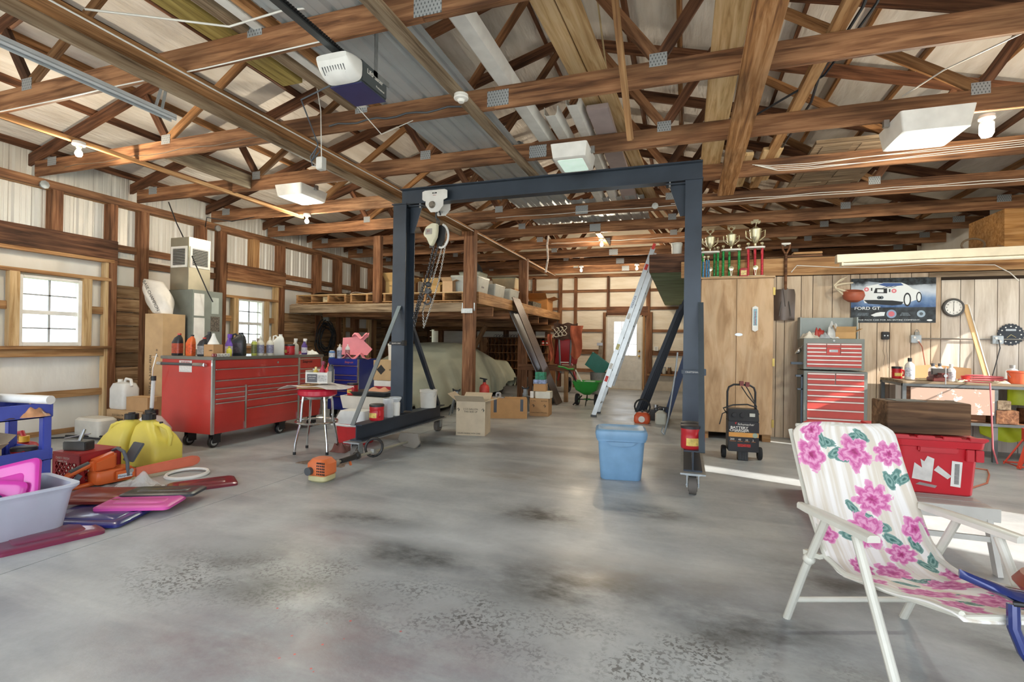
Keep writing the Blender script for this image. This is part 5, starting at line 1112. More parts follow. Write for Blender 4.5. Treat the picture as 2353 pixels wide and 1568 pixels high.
# ---------------- things on the cabinets
def bottle(label, p, h, r, body, cap, band=None, kind='round', cat='bottle', rz=0., txt=None, grp='bottles on the red cabinet'):
    t = thing('bottle', label, cat, (p[0], p[1], p[2]), rz, grp); bm_ = mat(body, .4) if isinstance(body, str) else body
    if kind == 'oil':      # flat motor-oil bottle, neck to one side
        MB().rr([(0, r*1.9, r*1.2), (.008, r*2, r*1.3), (h*.6, r*2, r*1.3, 0, 0), (h*.8, r*1.5, r*1.0, r*.25, 0), (h*.9, r*.6, r*.6, r*.5, 0), (h*.93, r*.6, r*.6, r*.5, 0)], r*.35).obj('body', bm_, t); MB().cyl((r*.5, 0, h*.93), (r*.5, 0, h), r*.34).obj('cap', mat(cap, .4), t)
        if band: MB().rr([(h*.1, r*2.01, r*1.31), (h*.55, r*2.01, r*1.31)], r*.36).obj('label_band', mat(band, .4, var=.25, scale=45), t)
    elif kind == 'jug':    # gallon jug with a handle opening
        MB().rr([(0, r*1.9, r*1.3), (.01, r*2, r*1.4), (h*.62, r*2, r*1.4), (h*.82, r*1.2, r*1.0, r*.3, 0), (h*.92, r*.6, r*.6, r*.4, 0)], r*.3).obj('body', bm_, t); MB().cyl((r*.4, 0, h*.92), (r*.4, 0, h), r*.3).obj('cap', mat(cap, .4), t)
        MB().tube([(-r*.1, 0, h*.83), (-r*.35, 0, h*.93), (-r*.75, 0, h*.9), (-r*.85, 0, h*.62)], r*.16, 8).obj('handle', bm_, t)
        if band: MB().b(-r*.7, r*.7, -r*.705, -r*.70, h*.12, h*.55).obj('label_band', mat(band, .4, var=.3, scale=45), t)
    elif kind == 'spray':
        MB().lathe([(r*.95, 0), (r, .01), (r, h*.5), (r*.5, h*.68), (r*.3, h*.74), (r*.3, h*.78)], 18).obj('body', bm_, t)
        s = MB().b(-r*.35, r*.9, -r*.3, r*.3, h*.78, h*.95).b(r*.9, r*1.15, -r*.15, r*.15, h*.86, h*.93).bar((r*.5, 0, h*.8), (r*.75, 0, h*.66), r*.3, r*.15).obj('trigger_head', mat(cap, .4), t, bev=.004)
        if band: MB().lathe([(r*1.01, h*.1), (r*1.01, h*.42)], 18).obj('label_band', mat(band, .4, var=.25, scale=45), t)
    elif kind == 'can':
        MB().lathe([(r*.9, 0), (r, .008), (r, h*.82), (r*.75, h*.9), (r*.4, h*.91)], 18).obj('body', bm_, t); MB().lathe([(r*.7, h*.88), (r*.7, h), (0, h)], 16).obj('cap', mat(cap, .4), t)
        if band: MB().lathe([(r*1.01, h*.15), (r*1.01, h*.7)], 18).obj('label_band', mat(band, .4, var=.25, scale=45), t)
    else:
        MB().lathe([(r*.92, 0), (r, .012), (r, h*.62), (r*.8, h*.72), (r*.36, h*.8), (r*.32, h*.84)], 20).obj('body', bm_, t)
        if kind == 'cone': MB().lathe([(r*.4, h*.82), (r*.4, h*.87), (r*.14, h*.96), (r*.06, h)], 12).obj('spout', mat(cap, .4), t)
        else: MB().lathe([(r*.42, h*.83), (r*.42, h), (0, h)], 14).obj('cap', mat(cap, .4), t)
        if band: MB().lathe([(r*1.01, h*.12), (r*1.01, h*.55)], 20).obj('label_band', mat(band, .4, var=.3, scale=45), t)
    if txt: text(txt, r*.5, WHITE, t, (0, -r*.72 if kind in ('oil', 'jug') else -r*1.03, h*.35))
    return t
T0 = 1.0455
bottle('black oil bottle with orange label at the near end of the red cabinet', (-5.76, 4.42, T0), .265, .06, '#26262a', '#c23a2c', '#a8462e', 'oil')
bottle('orange bottle with black spout beside the near black oil bottle', (-5.57, 4.44, T0), .25, .052, '#e0692f', '#1d1d1f', '#d95a2a', 'oil')
bottle('second black oil jug with spout behind the orange bottle', (-5.52, 4.62, T0), .29, .06, '#2b2b2f', '#2b2b2f', None, 'oil')
bottle('black oil bottle with red cap in front of the dark jug', (-5.38, 4.44, T0), .22, .055, '#2c2c30', '#c8402f', '#8d8a8a', 'oil')
cbox('small brown box between the bottles on the red cabinet', -5.21, 4.44, T0, .14, .13, .135, CARD, .05, tape=False, texts=(('f', 'LABEL', .02, .03, .07),))
fn = thing('funnel', 'white funnel upside down on the small brown box', 'funnel', (-5.21, 4.44, T0+.14)); MB().lathe([(.06, 0), (.062, .006), (.03, .07), (.02, .1), (.012, .13)], 18).obj('cone', PLASTICW, fn)
bottle('purple spray bottle behind the small brown box', (-5.22, 4.66, T0), .28, .042, '#7a56b8', '#6b46ae', '#d9cfe6', 'spray')
bottle('squat yellow bottle beside the small brown box', (-5.17, 4.62, T0), .12, .03, '#d9d24e', '#cfc640', None, 'round')
for i, c in enumerate('SOAPE'):
    k = thing('letter_block', 'white letter block %s in the row on the red cabinet edge' % ('at the near end', 'second', 'in the middle', 'fourth', 'at the far end')[i], 'letter block', (-5.085, 4.345+i*.045, T0), 0, 'letter blocks on the red cabinet'); MB().b(-.018, .018, -.018, .018, 0, .036).obj('cube', mat('#e8e4da' if i else '#8a2f33', .5), k, bev=.002); text(c, .03, INK if i else WHITE, k, (.0185, 0, .018), (pi/2, 0, pi/2)); text(c, .03, INK if i else WHITE, k, (0, -.0185, .018))
bottle('large black jug with dark label on the red cabinet', (-5.25, 4.82, T0), .29, .085, '#26282c', '#26282c', '#4a4248', 'jug', rz=pi/2*.3)
bottle('yellow green aerosol can beside the large black jug', (-5.16, 4.98, T0), .2, .032, '#b9bd5a', '#d8d8d0', '#6b6f3a', 'can')
bottle('white bottle with cone tip, nearer of the pair on the red cabinet', (-5.16, 5.08, T0), .25, .045, '#d9d2c2', '#cfc9ba', '#8d8aa0', 'cone')
bottle('white bottle with cone tip, farther of the pair on the red cabinet', (-5.14, 5.22, T0), .25, .045, '#d9d2c2', '#cfc9ba', '#8d8aa0', 'cone')
bottle('tan bottle behind the cone tipped pair', (-5.32, 5.2, T0), .22, .045, '#b5977a', '#8f8070', None, 'round')
bottle('tall white jug with handle on the red cabinet', (-5.2, 5.42, T0), .28, .075, '#e3e0d8', '#e3e0d8', None, 'jug', rz=.9)
coffee_can('red coffee tub among the bottles on the red cabinet', (-5.15, 5.58, T0), .14, .065, -.6)
bottle('clear spray bottle behind the red coffee tub', (-5.35, 5.6, T0), .24, .04, CLEARP, '#dfe3dc', None, 'spray')
bottle('clear squeeze bottle beside the red coffee tub', (-5.18, 5.72, T0), .2, .045, mat('#d8cdbb', .35, trans=.3), '#e6e1d4', None, 'round')
bottle('purple liquid spray bottle with white and red head', (-5.2, 5.92, T0), .24, .04, '#5b3f86', '#efe9e6', '#dcd6e2', 'spray')
bottle('white spray bottle behind the purple one', (-5.35, 5.9, T0), .24, .04, '#dedbd4', '#e9e6e0', None, 'spray')
def crumple(label, c, sx, sy, h, m, seed, name='rag', cat='rag', n=14):
    rn = random.Random(seed); ph = [rn.uniform(0, 6) for _ in range(8)]
    def f(u, v):
        e = min(1, 5*min(u, 1-u, v, 1-v)+.02)
        z = h*e*(.55+.25*sin(7*u+ph[0])*sin(6*v+ph[1])+.2*sin(13*u+5*v+ph[2])+.12*sin(19*v+ph[3]))
        return V3(c[0]+(u-.5)*sx*(1+.12*sin(5*v+ph[4])), c[1]+(v-.5)*sy*(1+.12*sin(5*u+ph[5])), c[2]+max(.001, z))
    return tag(MB().grid(n, n, f).obj(name, m, ang=60), label, cat)
crumple('white crumpled rag on the far end of the red cabinet', (-5.2, 6.02, T0), .2, .18, .08, mat('#e8e4da', .8), 3)
cbox('flat red and blue printed box at the far end of the red cabinet', -5.4, 6.0, T0, .16, .2, .04, mat('#b8485a', .5, var=.5, scale=30), .2, tape=False, name='printed_box')
# on the blue cabinet
bottle('white bottle with blue label on the blue cabinet, first', (-5.38, 6.95, BTOP), .24, .05, '#c9ccd2', '#d9d6cf', '#8d95a6', 'cone', grp='bottles on the blue cabinet')
bottle('white cone tipped bottle on the blue cabinet, second', (-5.22, 6.95, BTOP), .26, .045, '#d4d2cf', '#e4e0d8', '#9a6a6a', 'cone', grp='bottles on the blue cabinet')
bottle('grey cone tipped bottle on the blue cabinet, third', (-5.08, 7.0, BTOP), .27, .045, '#b9bcc2', '#cfcfcb', '#4a4c55', 'cone', grp='bottles on the blue cabinet')
bottle('blue can on the blue cabinet beside the red one', (-5.44, 6.83, BTOP), .13, .05, '#3f78b8', '#d5d8da', '#d9dfe6', 'can', grp='bottles on the blue cabinet')
cbox('open carton with parts on the blue cabinet', -5.35, 7.16, BTOP, .26, .18, .13, mat('#a98a66', .8), .1, flaps=.9)
PINK = mat('#e88f98', .75, var=.04)
pk = thing('pink_paper_box', 'pink paper sheet box with tissue on the blue cabinet', 'box', (-4.72+.02, 6.98, BTOP), .1)
MB().add([(-.3, -.02, .06), (.16, -.02, .06), (.25, -.02, .16), (.02, -.02, .36), (-.28, -.02, .34)], [(0, 1, 2, 3, 4)]).obj('sheet', PINK, pk, thick=.012)
MB().grid(10, 6, lambda u, v: V3(-.24+.42*u, -.12+.2*v, .0+.05*(1+sin(9*u+4*v))*(1 if .1 < u < .9 else .3))).obj('tissue', PINK, pk, thick=.01); MB().grid(8, 6, lambda u, v: V3(-.1+.26*u, -.05+.1*v, .36+.04*sin(8*u)+.03*sin(9*v))).obj('tissue', PINK, pk, thick=.01)
for k_ in pk.children: k_.location.x -= .05
pk.location.x = -4.98
# ---------------- behind the left gantry foot: cartons, trays, bucket, cooler
cbox('brown carton with black diamond mark stacked behind the gantry post', -4.27, 6.75, .66, .40, .36, .30, mat('#c0a076', .8), .03, texts=(('r', 'THIS SIDE', .03, 0, .25), ('f', 'BRAKE', .035, .12, .16), ('f', '\u25c6', .16, -.07, .15)))
for z, c, h, lab, sy in ((.0, '#b2a488', .30, 'carton at the bottom of the stack behind the gantry post', .36), (.302, '#8d939a', .18, 'grey carton in the stack behind the gantry post', .36)):
    cbox(lab, -4.27, 6.75, z, .42, sy, h, mat(c, .7), .02)
cbox('flat red box in the stack behind the gantry post', -4.24, 6.72, .49, .4, .34, .075, mat('#b32a35', .4), .02, tape=False, name='printed_box'); cbox('thin white box on the flat red box', -4.25, 6.74, .571, .4, .36, .08, WHITE, .0, tape=False, name='printed_box')
bucket('white bucket on top of the carton stack behind the gantry post', (-4.2, 6.75, .965), .25, .115)
cbox('brown carton under the white tray behind the stool', -3.95, 5.75, 0, .4, .3, .36, mat('#b08a5e', .8), .05, texts=(('f', '4 GAL', .03, -.08, .27), ('f', '4-1.5 LITER', .026, -.08, .22)))
fo = thing('foam_tray', 'white foam cooler box holding a black tray', 'foam box', (-3.93, 5.72, .366)); MB().rr([(0, .62, .36), (.16, .68, .40), (.165, .68, .40), (.165, .6, .33), (.04, .57, .3)], .02).obj('box', mat('#e9e6da', .8), fo)
tr_ = thing('black_tray', 'black drip tray lying on the white foam box', 'tray', (-3.86, 5.74, .536)); MB().rr([(0, .52, .34), (.05, .58, .4), (.052, .6, .42), (.056, .6, .42), (.05, .55, .37), (.01, .5, .32)], .04).obj('tray', mat('#33363a', .45), tr_)
coffee_can('red coffee tub on the foam box beside the stool', (-4.14, 5.62, .536), .15, .07, -.3); crumple('orange shop rag on the black tray', (-3.83, 5.74, .592), .3, .2, .05, mat('#d9a080', .85), 9)
co_ = thing('cooler', 'red picnic cooler with white lid beside the gantry foot', 'cooler', (-3.80, 5.24, 0), .05)
MB().rr([(0, .34, .24), (.01, .36, .26), (.25, .40, .30)], .04).obj('body', mat('#cf2f33', .4), co_); MB().rr([(.25, .42, .32), (.28, .42, .32), (.34, .38, .28), (.40, .34, .22)], .04).obj('lid', WHT, co_); MB().tube([(-.22, -.0, .24), (-.225, -.17, .24), (0, -.19, .235), (.225, -.17, .24), (.22, 0, .24)], .014, 8).obj('handle', WHT, co_)
MB().rr([(.252, .405, .305), (.29, .4, .3)], .04).obj('band', mat('#cf2f33', .4), co_)
# ---------------- red stool with a box of bottles
st = thing('shop_stool', 'chrome bar stool with red vinyl seat by the red cabinet', 'stool', (-3.9, 4.66, 0), .35)
MB().lathe([(0, .63), (.19, .63), (.21, .645), (.21, .69), (.19, .71), (0, .715)], 30).obj('seat', mat('#c4203a', .25), st)
for a in range(4):
    t = pi/4+a*pi/2; c, s = cos(t), sin(t); MB().tube([(.16*c, .16*s, .63), (.175*c, .175*s, .55), (.185*c, .185*s, .36), (.24*c, .24*s, .12), (.25*c, .25*s, .02)], .0135, 10).obj('leg', CHROME, st); MB().cyl((.25*c, .25*s, 0), (.25*c, .25*s, .03), .016).obj('foot', BLACK, st)
MB().tube([V3(.225*cos(2*pi*i/32), .225*sin(2*pi*i/32), .34) for i in range(32)], .012, 8, True).obj('foot_ring', CHROME, st); MB().lathe([(0, .6), (.15, .6), (.17, .63), (0, .63)], 20).obj('seat_base', CHROME, st)
crumple('crumpled brown cloth at the foot of the stool', (-3.66, 4.78, 0), .2, .18, .12, mat('#7d5048', .85), 21)
cdb = cbox('flattened brown carton on the stool seat', -3.9, 4.66, .716, .34, .3, .03, CARD, .3, tape=False, name='flat_carton')
np_ = MB().grid(10, 8, lambda u, v: V3(-3.92+(u-.5)*.66+(.06*sin(3*v)), 4.66+(v-.5)*.46, .752-.10*max(0, abs(u-.5)*2-.5)*(1 if u < .5 else .5)+.01*sin(9*u+4*v))).obj('newspaper', mat('#dfd6d2', .8, var=.12, scale=25), thick=.003); np_.rotation_euler = (0, 0, 0); tag(np_, 'newspaper spread over the stool', 'newspaper')
text('CLASSIFIED', .06, INK, np_, (-3.82, 4.52, .766), (.02, 0, .2)); text('NEWS 110', .05, INK, np_, (-4.02, 4.6, .767), (.02, 0, -.3))
sb = cbox('open white parts box with label on the newspaper', -3.87, 4.66, .775, .26, .17, .15, mat('#d6d3cd', .7), .2, name='parts_box', flaps=0.01) if False else thing('parts_box', 'open white parts box with grey label on the newspaper', 'box', (-3.87, 4.66, .775), .2)
MB().b(-.13, .13, -.08, .08, 0, .004).b(-.13, .13, -.08, -.076, .004, .12).b(-.13, .13, .076, .08, .004, .15).b(-.13, -.126, -.076, .076, .004, .14).b(.126, .13, -.076, .076, .004, .13).obj('carton', mat('#dad7d0', .7), sb); MB().b(-.11, .01, -.0815, -.0805, .01, .1).obj('label', mat('#5b5a60', .6), sb); text('JOHN DEERE', .016, WHITE, sb, (-.05, -.083, .075)); text('FILTER PARTS', .012, WHITE, sb, (-.05, -.083, .05)); MB().b(.015, .12, -.0815, -.0805, .02, .09).obj('label', mat('#b9b6b2', .6, var=.2, scale=70), sb)
for i, (dx, c, k, h) in enumerate(((-.08, '#d8c258', 'round', .17), (0, '#b8304a', 'spray', .25), (.07, '#cf3f36', 'cone', .22), (.1, '#55585c', 'can', .2))):
    bottle(('yellow topped bottle in the parts box on the stool', 'crimson spray bottle in the parts box on the stool', 'red cone bottle in the parts box on the stool', 'grey can in the parts box on the stool')[i], (-3.87+dx*cos(.2), 4.68+dx*sin(.2)+.02, .78), h, .032, c, ('#e8dca0', '#7d2a45', '#e86a5a', '#2c2c2e')[i], None, k, grp='bottles in the stool box')
# ---------------- brush cutter on the floor
bcu = thing('brush_cutter', 'orange engine brush cutter lying beside the gantry foot', 'brush cutter', (-3.05, 3.72, 0))
OR = mat('#d9703c', .45); dirv = V3(-.02, 1.5, 0); 
MB().rr([(.05, .17, .16), (.07, .2, .19), (.16, .2, .19), (.2, .14, .14)], .04).obj('engine_cover', OR, bcu)
vs_ = MB()
for i in range(5):
    for j in range(5): vs_.b(.02+i*.018, .03+i*.018, -.098, -.094, .07+j*.024, .085+j*.024)
vs_.obj('vent_slots', BLACK, bcu); MB().rr([(.0, .16, .15), (.015, .19, .18), (.05, .19, .18), (.065, .15, .15)], .04).obj('fuel_tank', mat('#d8cf9c', .4, trans=.2), bcu); MB().cyl((-.05, -.095, .1), (-.05, -.13, .1), .035, n=20).obj('recoil_cover', DGREY, bcu); MB().cyl((-.1, -.02, .08), (-.13, -.04, .09), .025).obj('fuel_cap', BLACK, bcu)
MB().cyl((.02, .09, .12), (.04, .16, .13), .05, .03).obj('clutch_housing', STEEL, bcu); MB().cyl((.04, .16, .13), (.05, 1.55, .09), .0125, n=10).obj('shaft', mat('#b9b8a8', .35, .7), bcu)
MB().tube([(.045, .2, .13), (.045, .34, .125), (.045, .42, .13)], [.022, .026, .03], 10).sph((.045, .44, .135), .04).obj('grip', BLACK, bcu); MB().bar((.045, .33, .11), (.045, .35, .06), .02, .012).obj('trigger', OR, bcu)
MB().tube([V3(.05+.1*cos(a), .72+.03*sin(a), .16+.085*sin(a)) for a in [2*pi*i/18 for i in range(18)]], .014, 8, True).obj('loop_handle', BLACK, bcu); MB().b(.03, .07, .69, .73, .10, .15).obj('clamp', STEEL, bcu)
MB().prism([(-.12, 0), (.12, 0), (.16, -.1), (.1, -.17), (-.06, -.15), (-.14, -.08)], .02, Matrix.Translation((.06, 1.42, .19)) @ Matrix.Rotation(1.35, 4, 'X')).obj('guard', mat('#7d756a', .6), bcu, bev=.006); MB().cyl((.05, 1.53, .05), (.05, 1.6, .1), .04).obj('gear_head', STEEL, bcu); MB().cyl((.05, 1.57, .012), (.05, 1.57, .045), .06, n=20).obj('cutter_head', DGREY, bcu)
crumple('crushed leaf litter on the floor behind the brush cutter engine', (-3.45, 4.25, 0.0), .5, .22, .012, mat('#8d7a6c', .9, var=.4, scale=40), 31, 'debris', 'debris')
# ================================================================ near left floor
CB = mat('#4a57b5', .4)
ct = thing('utility_cart', 'blue plastic utility cart at the left edge', 'cart', (-4.85, 2.12, 0))
for z0, z1 in ((.63, .74), (.30, .39)):
    MB().b(-.24, .24, -.45, .42, z0, z0+.012).b(-.24, .24, -.45, -.43, z0, z1).b(-.24, .24, .40, .42, z0, z1).b(-.24, -.22, -.43, .40, z0, z1).b(.22, .24, -.43, .40, z0, z1).obj('shelf', CB, ct, bev=.004)
for x in (-.21, .21):
    for y in (-.41, .385): MB().b(x-.028, x+.028, y-.028, y+.028, .07, .73).obj('leg', CB, ct, bev=.006); MB().lathe([(0, -.015), (.035, -.015), (.035, .015), (0, .015)], 16, (x, y, .035), Matrix.Rotation(pi/2, 3, 'Y')).obj('caster_wheel', BLACK, ct)
pan = thing('blue_pan', 'blue oil drain pan on the cart top', 'pan', (-4.82, 1.98, .643)); MB().lathe([(.14, 0), (.17, .02), (.185, .1), (.19, .105), (.18, .105), (.16, .02), (0, .015)], 28).obj('body', mat('#4f6f9e', .45), pan)
pr_ = thing('paper_roll', 'white paper roll lying across the cart top', 'paper roll', (-4.78, 2.40, .775)); MB().cyl((-.35, -.05, 0), (.3, .05, .0), .033, n=20).obj('roll', mat('#f0eeea', .7), pr_)
crumple('brown work gloves heaped on the cart top', (-4.72, 2.22, .645), .22, .16, .07, mat('#6a5152', .85), 41, 'work_gloves', 'gloves')
crumple('clear bag of orange and green scraps on the cart corner', (-4.66, 2.42, .645), .18, .16, .09, mat('#c9936a', .4, var=.4, scale=9), 42, 'scrap_bag', 'bag')
wt = thing('white_tub', 'white tub with dark lid on the cart top', 'tub', (-4.93, 2.25, .643)); MB().lathe([(.08, 0), (.09, .13), (.09, .15)], 20).obj('body', PLASTICW, wt); MB().lathe([(.093, .15), (.093, .165), (0, .165)], 20).obj('lid', mat('#6b5a50', .6), wt)
cbox('open carton of parts on the lower cart shelf', -4.78, 2.05, .313, .26, .4, .12, mat('#b39c80', .8), 0, flaps=1.0)
gc = thing('gas_can', 'red plastic fuel can behind the cart', 'fuel can', (-5.42, 2.75, 0)); MB().rr([(0, .26, .22), (.02, .3, .25), (.24, .3, .25), (.32, .2, .18), (.34, .1, .1)], .06).obj('body', mat('#a32430', .4), gc); MB().cyl((.05, 0, .34), (.05, 0, .39), .035).obj('cap', mat('#d9a531', .4), gc); MB().tube([(-.1, 0, .3), (-.08, 0, .4), (.02, 0, .42), (.06, 0, .36)], .018, 8).obj('handle', mat('#a32430', .4), gc)
coffee_can('red tub with printed label on the lower cart shelf', (-4.73, 2.42, .313), .09, .075, 0.)
sq = thing('clamp_tool', 'black and yellow hand clamp on the red fuel can', 'clamp', (-5.1, 2.95, .46), .4) if False else None
# clear tote of lids
FROST = mat('#d3d9ea', .35, var=.03, alpha=.8)
tt = thing('clear_tote', 'frosted clear tote full of coloured lids at left edge', 'storage tote', (-4.02, 1.86, 0), -.15)
def rim(z, sx, sy): return rrect(sx, sy, .07, 5, 0, 0, z)
MB().loft([rim(0, .40, .62), rim(.02, .43, .66), rim(.25, .47, .74), rim(.285, .52, .80), rim(.30, .52, .80), rim(.298, .46, .73), rim(.02, .41, .64)]).obj('tub', FROST, tt)
def lidmesh(L, W, m, parent=None, name='lid'):
    a = MB().rr([(0, L, W), (.018, L, W), (.024, L-.02, W-.02), (.03, L-.05, W-.05), (.026, L-.09, W-.09), (.026, .06, .04)], .035)
    o = a.obj(name, m, parent)
    if True:
        MB().rr([(.026, L-.16, W-.16), (.03, L-.17, W-.17)], .03).obj('raised_panel', m, o)
    return o
LC = {'magenta': mat('#c9369e', .3, var=.03, coat=.3), 'maroon': mat('#6e1a2c', .3, var=.05, coat=.3), 'navy': mat('#262a6b', .3, var=.05, coat=.3), 'dark': mat('#33363c', .35, var=.05), 'pink': mat('#d957a8', .4, var=.03), 'wine': mat('#7a2546', .3, var=.05, coat=.3), 'rust': mat('#7d2a26', .35, var=.08)}
def lid(label, c, x, y, z, L, W, rz, rx=0., ry=0.):
    o = lidmesh(L, W, LC[c], None, 'tote_cover'); o.location = (x, y, z); o.rotation_euler = (rx, ry, rz); return tag(o, label, 'lid', 'plastic tote lids')
lid('magenta tote lid standing upright in the clear tote', 'magenta', -4.06, 1.97, .26, .44, .34, .5, 1.15, -.25)
lid('second magenta tote lid leaning low in the clear tote', 'magenta', -4.05, 1.86, .20, .42, .32, .6, 1.2, .1)
lid('navy tote lid standing at the far end of the clear tote', 'navy', -4.16, 2.05, .2, .34, .3, .3, 1.35, .1)
lid('navy tote lid leaning at the near end of the clear tote', 'navy', -4.0, 1.72, .2, .34, .3, 1.0, 1.2, .4)
lid('wine red tote lid lying under the clear tote on the floor', 'wine', -3.72, 2.03, .0, .5, .36, 1.25)
lid('purple navy tote lid on the floor by the clear tote', 'navy', -3.80, 2.36, .012, .56, .38, .35, .02)
lid('pink tote lid with moulded letters lying on the navy one', 'pink', -3.70, 2.585, .045, .5, .27, .43, .02)
lid('maroon tote lid with brown panel beside the bubble wrap', 'rust', -4.10, 2.60, .05, .52, .36, .5, .0, .03)
lid('dark grey tote lid overlapping the pink one', 'dark', -3.76, 2.80, .06, .52, .25, .46, -.03)
lid('maroon tote lid alone near the white rim', 'maroon', -3.86, 3.21, 0, .5, .3, .95)
tag(MB().lathe([(.175, 0), (.18, .012), (.17, .028), (.155, .028), (.15, .015), (.16, .004)], 40).obj('plastic_ring', PLASTICW, loc=(-4.28, 3.40, 0)), 'white plastic bucket rim lying on the floor', 'rim')
for o in [bpy.data.objects['plastic_ring']]: o.rotation_euler = (.03, 0, 0)
bw = thing('bubble_wrap', 'crumpled clear bubble wrap beside the chainsaw', 'bubble wrap', (-4.33, 2.93, 0))
rn = random.Random(5)
MB().grid(26, 18, lambda u, v: V3((u-.5)*.55, (v-.5)*.3, max(.002, .11*math.exp(-((u-.72)**2*9+(v-.55)**2*10))*(1+.3*sin(17*u+3*v))+.014*sin(23*u)*sin(19*v)))).obj('sheet', mat('#f4f6f7', .15, var=.0, alpha=.42, bump=.9, bscale=70), bw, ang=80)
# milk crate, lattice sides
MR = mat('#a3282c', .45)
mc = thing('milk_crate', 'upside down red milk crate behind the chainsaw', 'crate', (-4.88, 2.945, 0), .03)
S = .165
MB().b(-S, S, -S, S, .262, .28).obj('base_panel', MR, mc, bev=.003)
for k in range(4):
    a = k*pi/2
    fr = MB().b(-S, S, -S, -S+.01, 0, .045).b(-S, S, -S, -S+.01, .2, .262).b(-S, -S+.035, -S, -S+.01, .045, .2).b(S-.035, S, -S, -S+.01, .045, .2).obj('side_frame', MR, mc, rot=(0, 0, a))
    for i in range(-4, 6):
        for sg in (1, -1):
            x0 = i*.045-.04; pts = []
            p0 = V3(x0 if sg > 0 else -x0, -S+.005, .045); p1 = V3((x0+.12) if sg > 0 else -(x0+.12), -S+.005, .2)
            lim = S-.03
            def clip(p, q):
                d = q-p; ts = [0., 1.]
                for s_ in (lim, -lim):
                    if abs(d.x) > 1e-6:
                        t = (s_-p.x)/d.x
                        if s_ > 0: ts = [ts[0], min(ts[1], t)] if d.x > 0 else [max(ts[0], t), ts[1]]
                        else: ts = [max(ts[0], t), ts[1]] if d.x > 0 else [ts[0], min(ts[1], t)]
                return None if ts[0] >= ts[1]-.05 else (p+d*ts[0], p+d*ts[1])
            c = clip(p0, p1)
            if c: MB().bar(c[0], c[1], .007, .009, (0, 1, 0)).obj('slat', MR, fr)
text('DAIRY FRESH', .028, mat('#d9b9b0', .6, var=0), mc, (-.04, -S-.001, .232)); text('FARMS INC', .024, mat('#d9b9b0', .6, var=0), mc, (-.04, -S-.001, .205))
vs2 = thing('vise_clamp', 'steel clamp block with screw lying on the milk crate', 'clamp', (-4.92, 2.9, .281), .3); MB().b(-.1, .1, -.05, .05, 0, .075).obj('block', mat('#5a5a58', .35, .7), vs2, bev=.006); MB().cyl((0, 0, .06), (.02, .03, .17), .014).obj('screw', STEEL, vs2); MB().cyl((-.09, -.04, .10), (.06, .05, .13), .006).obj('tommy_bar', CHROME, vs2); MB().b(.101, .103, -.035, .035, .012, .062).obj('opening', INK, vs2)
# chainsaw
OS = mat('#d9662c', .38, var=.04)
cs = thing('chainsaw', 'orange chainsaw with long sheathed bar on the floor', 'chainsaw', (-4.64, 2.98, 0), pi/2-.12)
# local x runs from rear handle to bar tip
MB().rr([(.02, .26, .16), (.04, .28, .18), (.11, .28, .18), (.13, .26, .16)], .03).obj('body', OS, cs); MB().loft([[V3(-.15+.02*i, s*.06*(1-.03*i), z) for s, z in ((-1, .12), (1, .12), (1, .22+.006*i), (-1, .22+.006*i))] for i in (0, 4, 9)]).obj('engine_cover', OS, cs, bev=.02)
MB().tube([(-.12, 0, .2), (-.2, 0, .17), (-.3, 0, .13), (-.36, 0, .08), (-.35, 0, .035), (-.25, 0, .02), (-.1, 0, .03)], [.02, .022, .02, .018, .018, .018, .02], 10).obj('rear_handle', OS, cs); MB().tube([(-.16, 0, .202), (-.29, 0, .155)], .018, 8).obj('throttle_lock', DGREY, cs); MB().bar((-.22, 0, .12), (-.25, 0, .08), .012, .04).obj('trigger', mat('#5a6470', .5), cs)
MB().tube([(.08, -.10, .06), (.07, -.11, .18), (.05, -.09, .27), (.05, .0, .29), (.05, .09, .26), (.07, .11, .14)], .014, 10).obj('front_handle', mat('#5c6066', .5), cs)
hg = MB().bar((.13, 0, .16), (.22, 0, .31), .15, .02, (1, 0, 0)).obj('hand_guard', mat('#55585e', .5), cs, bev=.006); MB().box((.175, 0, .235), (.012, .1, .035), (0, .54, 0)).obj('guard_opening', INK, hg)
MB().b(-.02, .14, -.108, -.09, .035, .12).obj('clutch_cover', OS, cs, bev=.01); MB().b(-.0, .11, -.1095, -.108, .05, .085).obj('badge', mat('#d7dbe0', .4), cs); text('Husqvarna', .026, mat('#3a4a70', .5, var=0), cs, (.055, -.1105, .067)); MB().cyl((.1, -.11, .1), (.1, -.118, .1), .018, n=12).obj('bar_nut', STEEL, cs)
MB().prism([(0, -.04), (.5, -.05), (.56, -.035), (.58, 0), (.56, .035), (.5, .05), (0, .04)], .028, Matrix.Translation((.14, -.07, .07)) @ Matrix.Rotation(pi/2, 4, 'X')).obj('bar_sheath', mat('#e0765a', .5), cs, bev=.008)
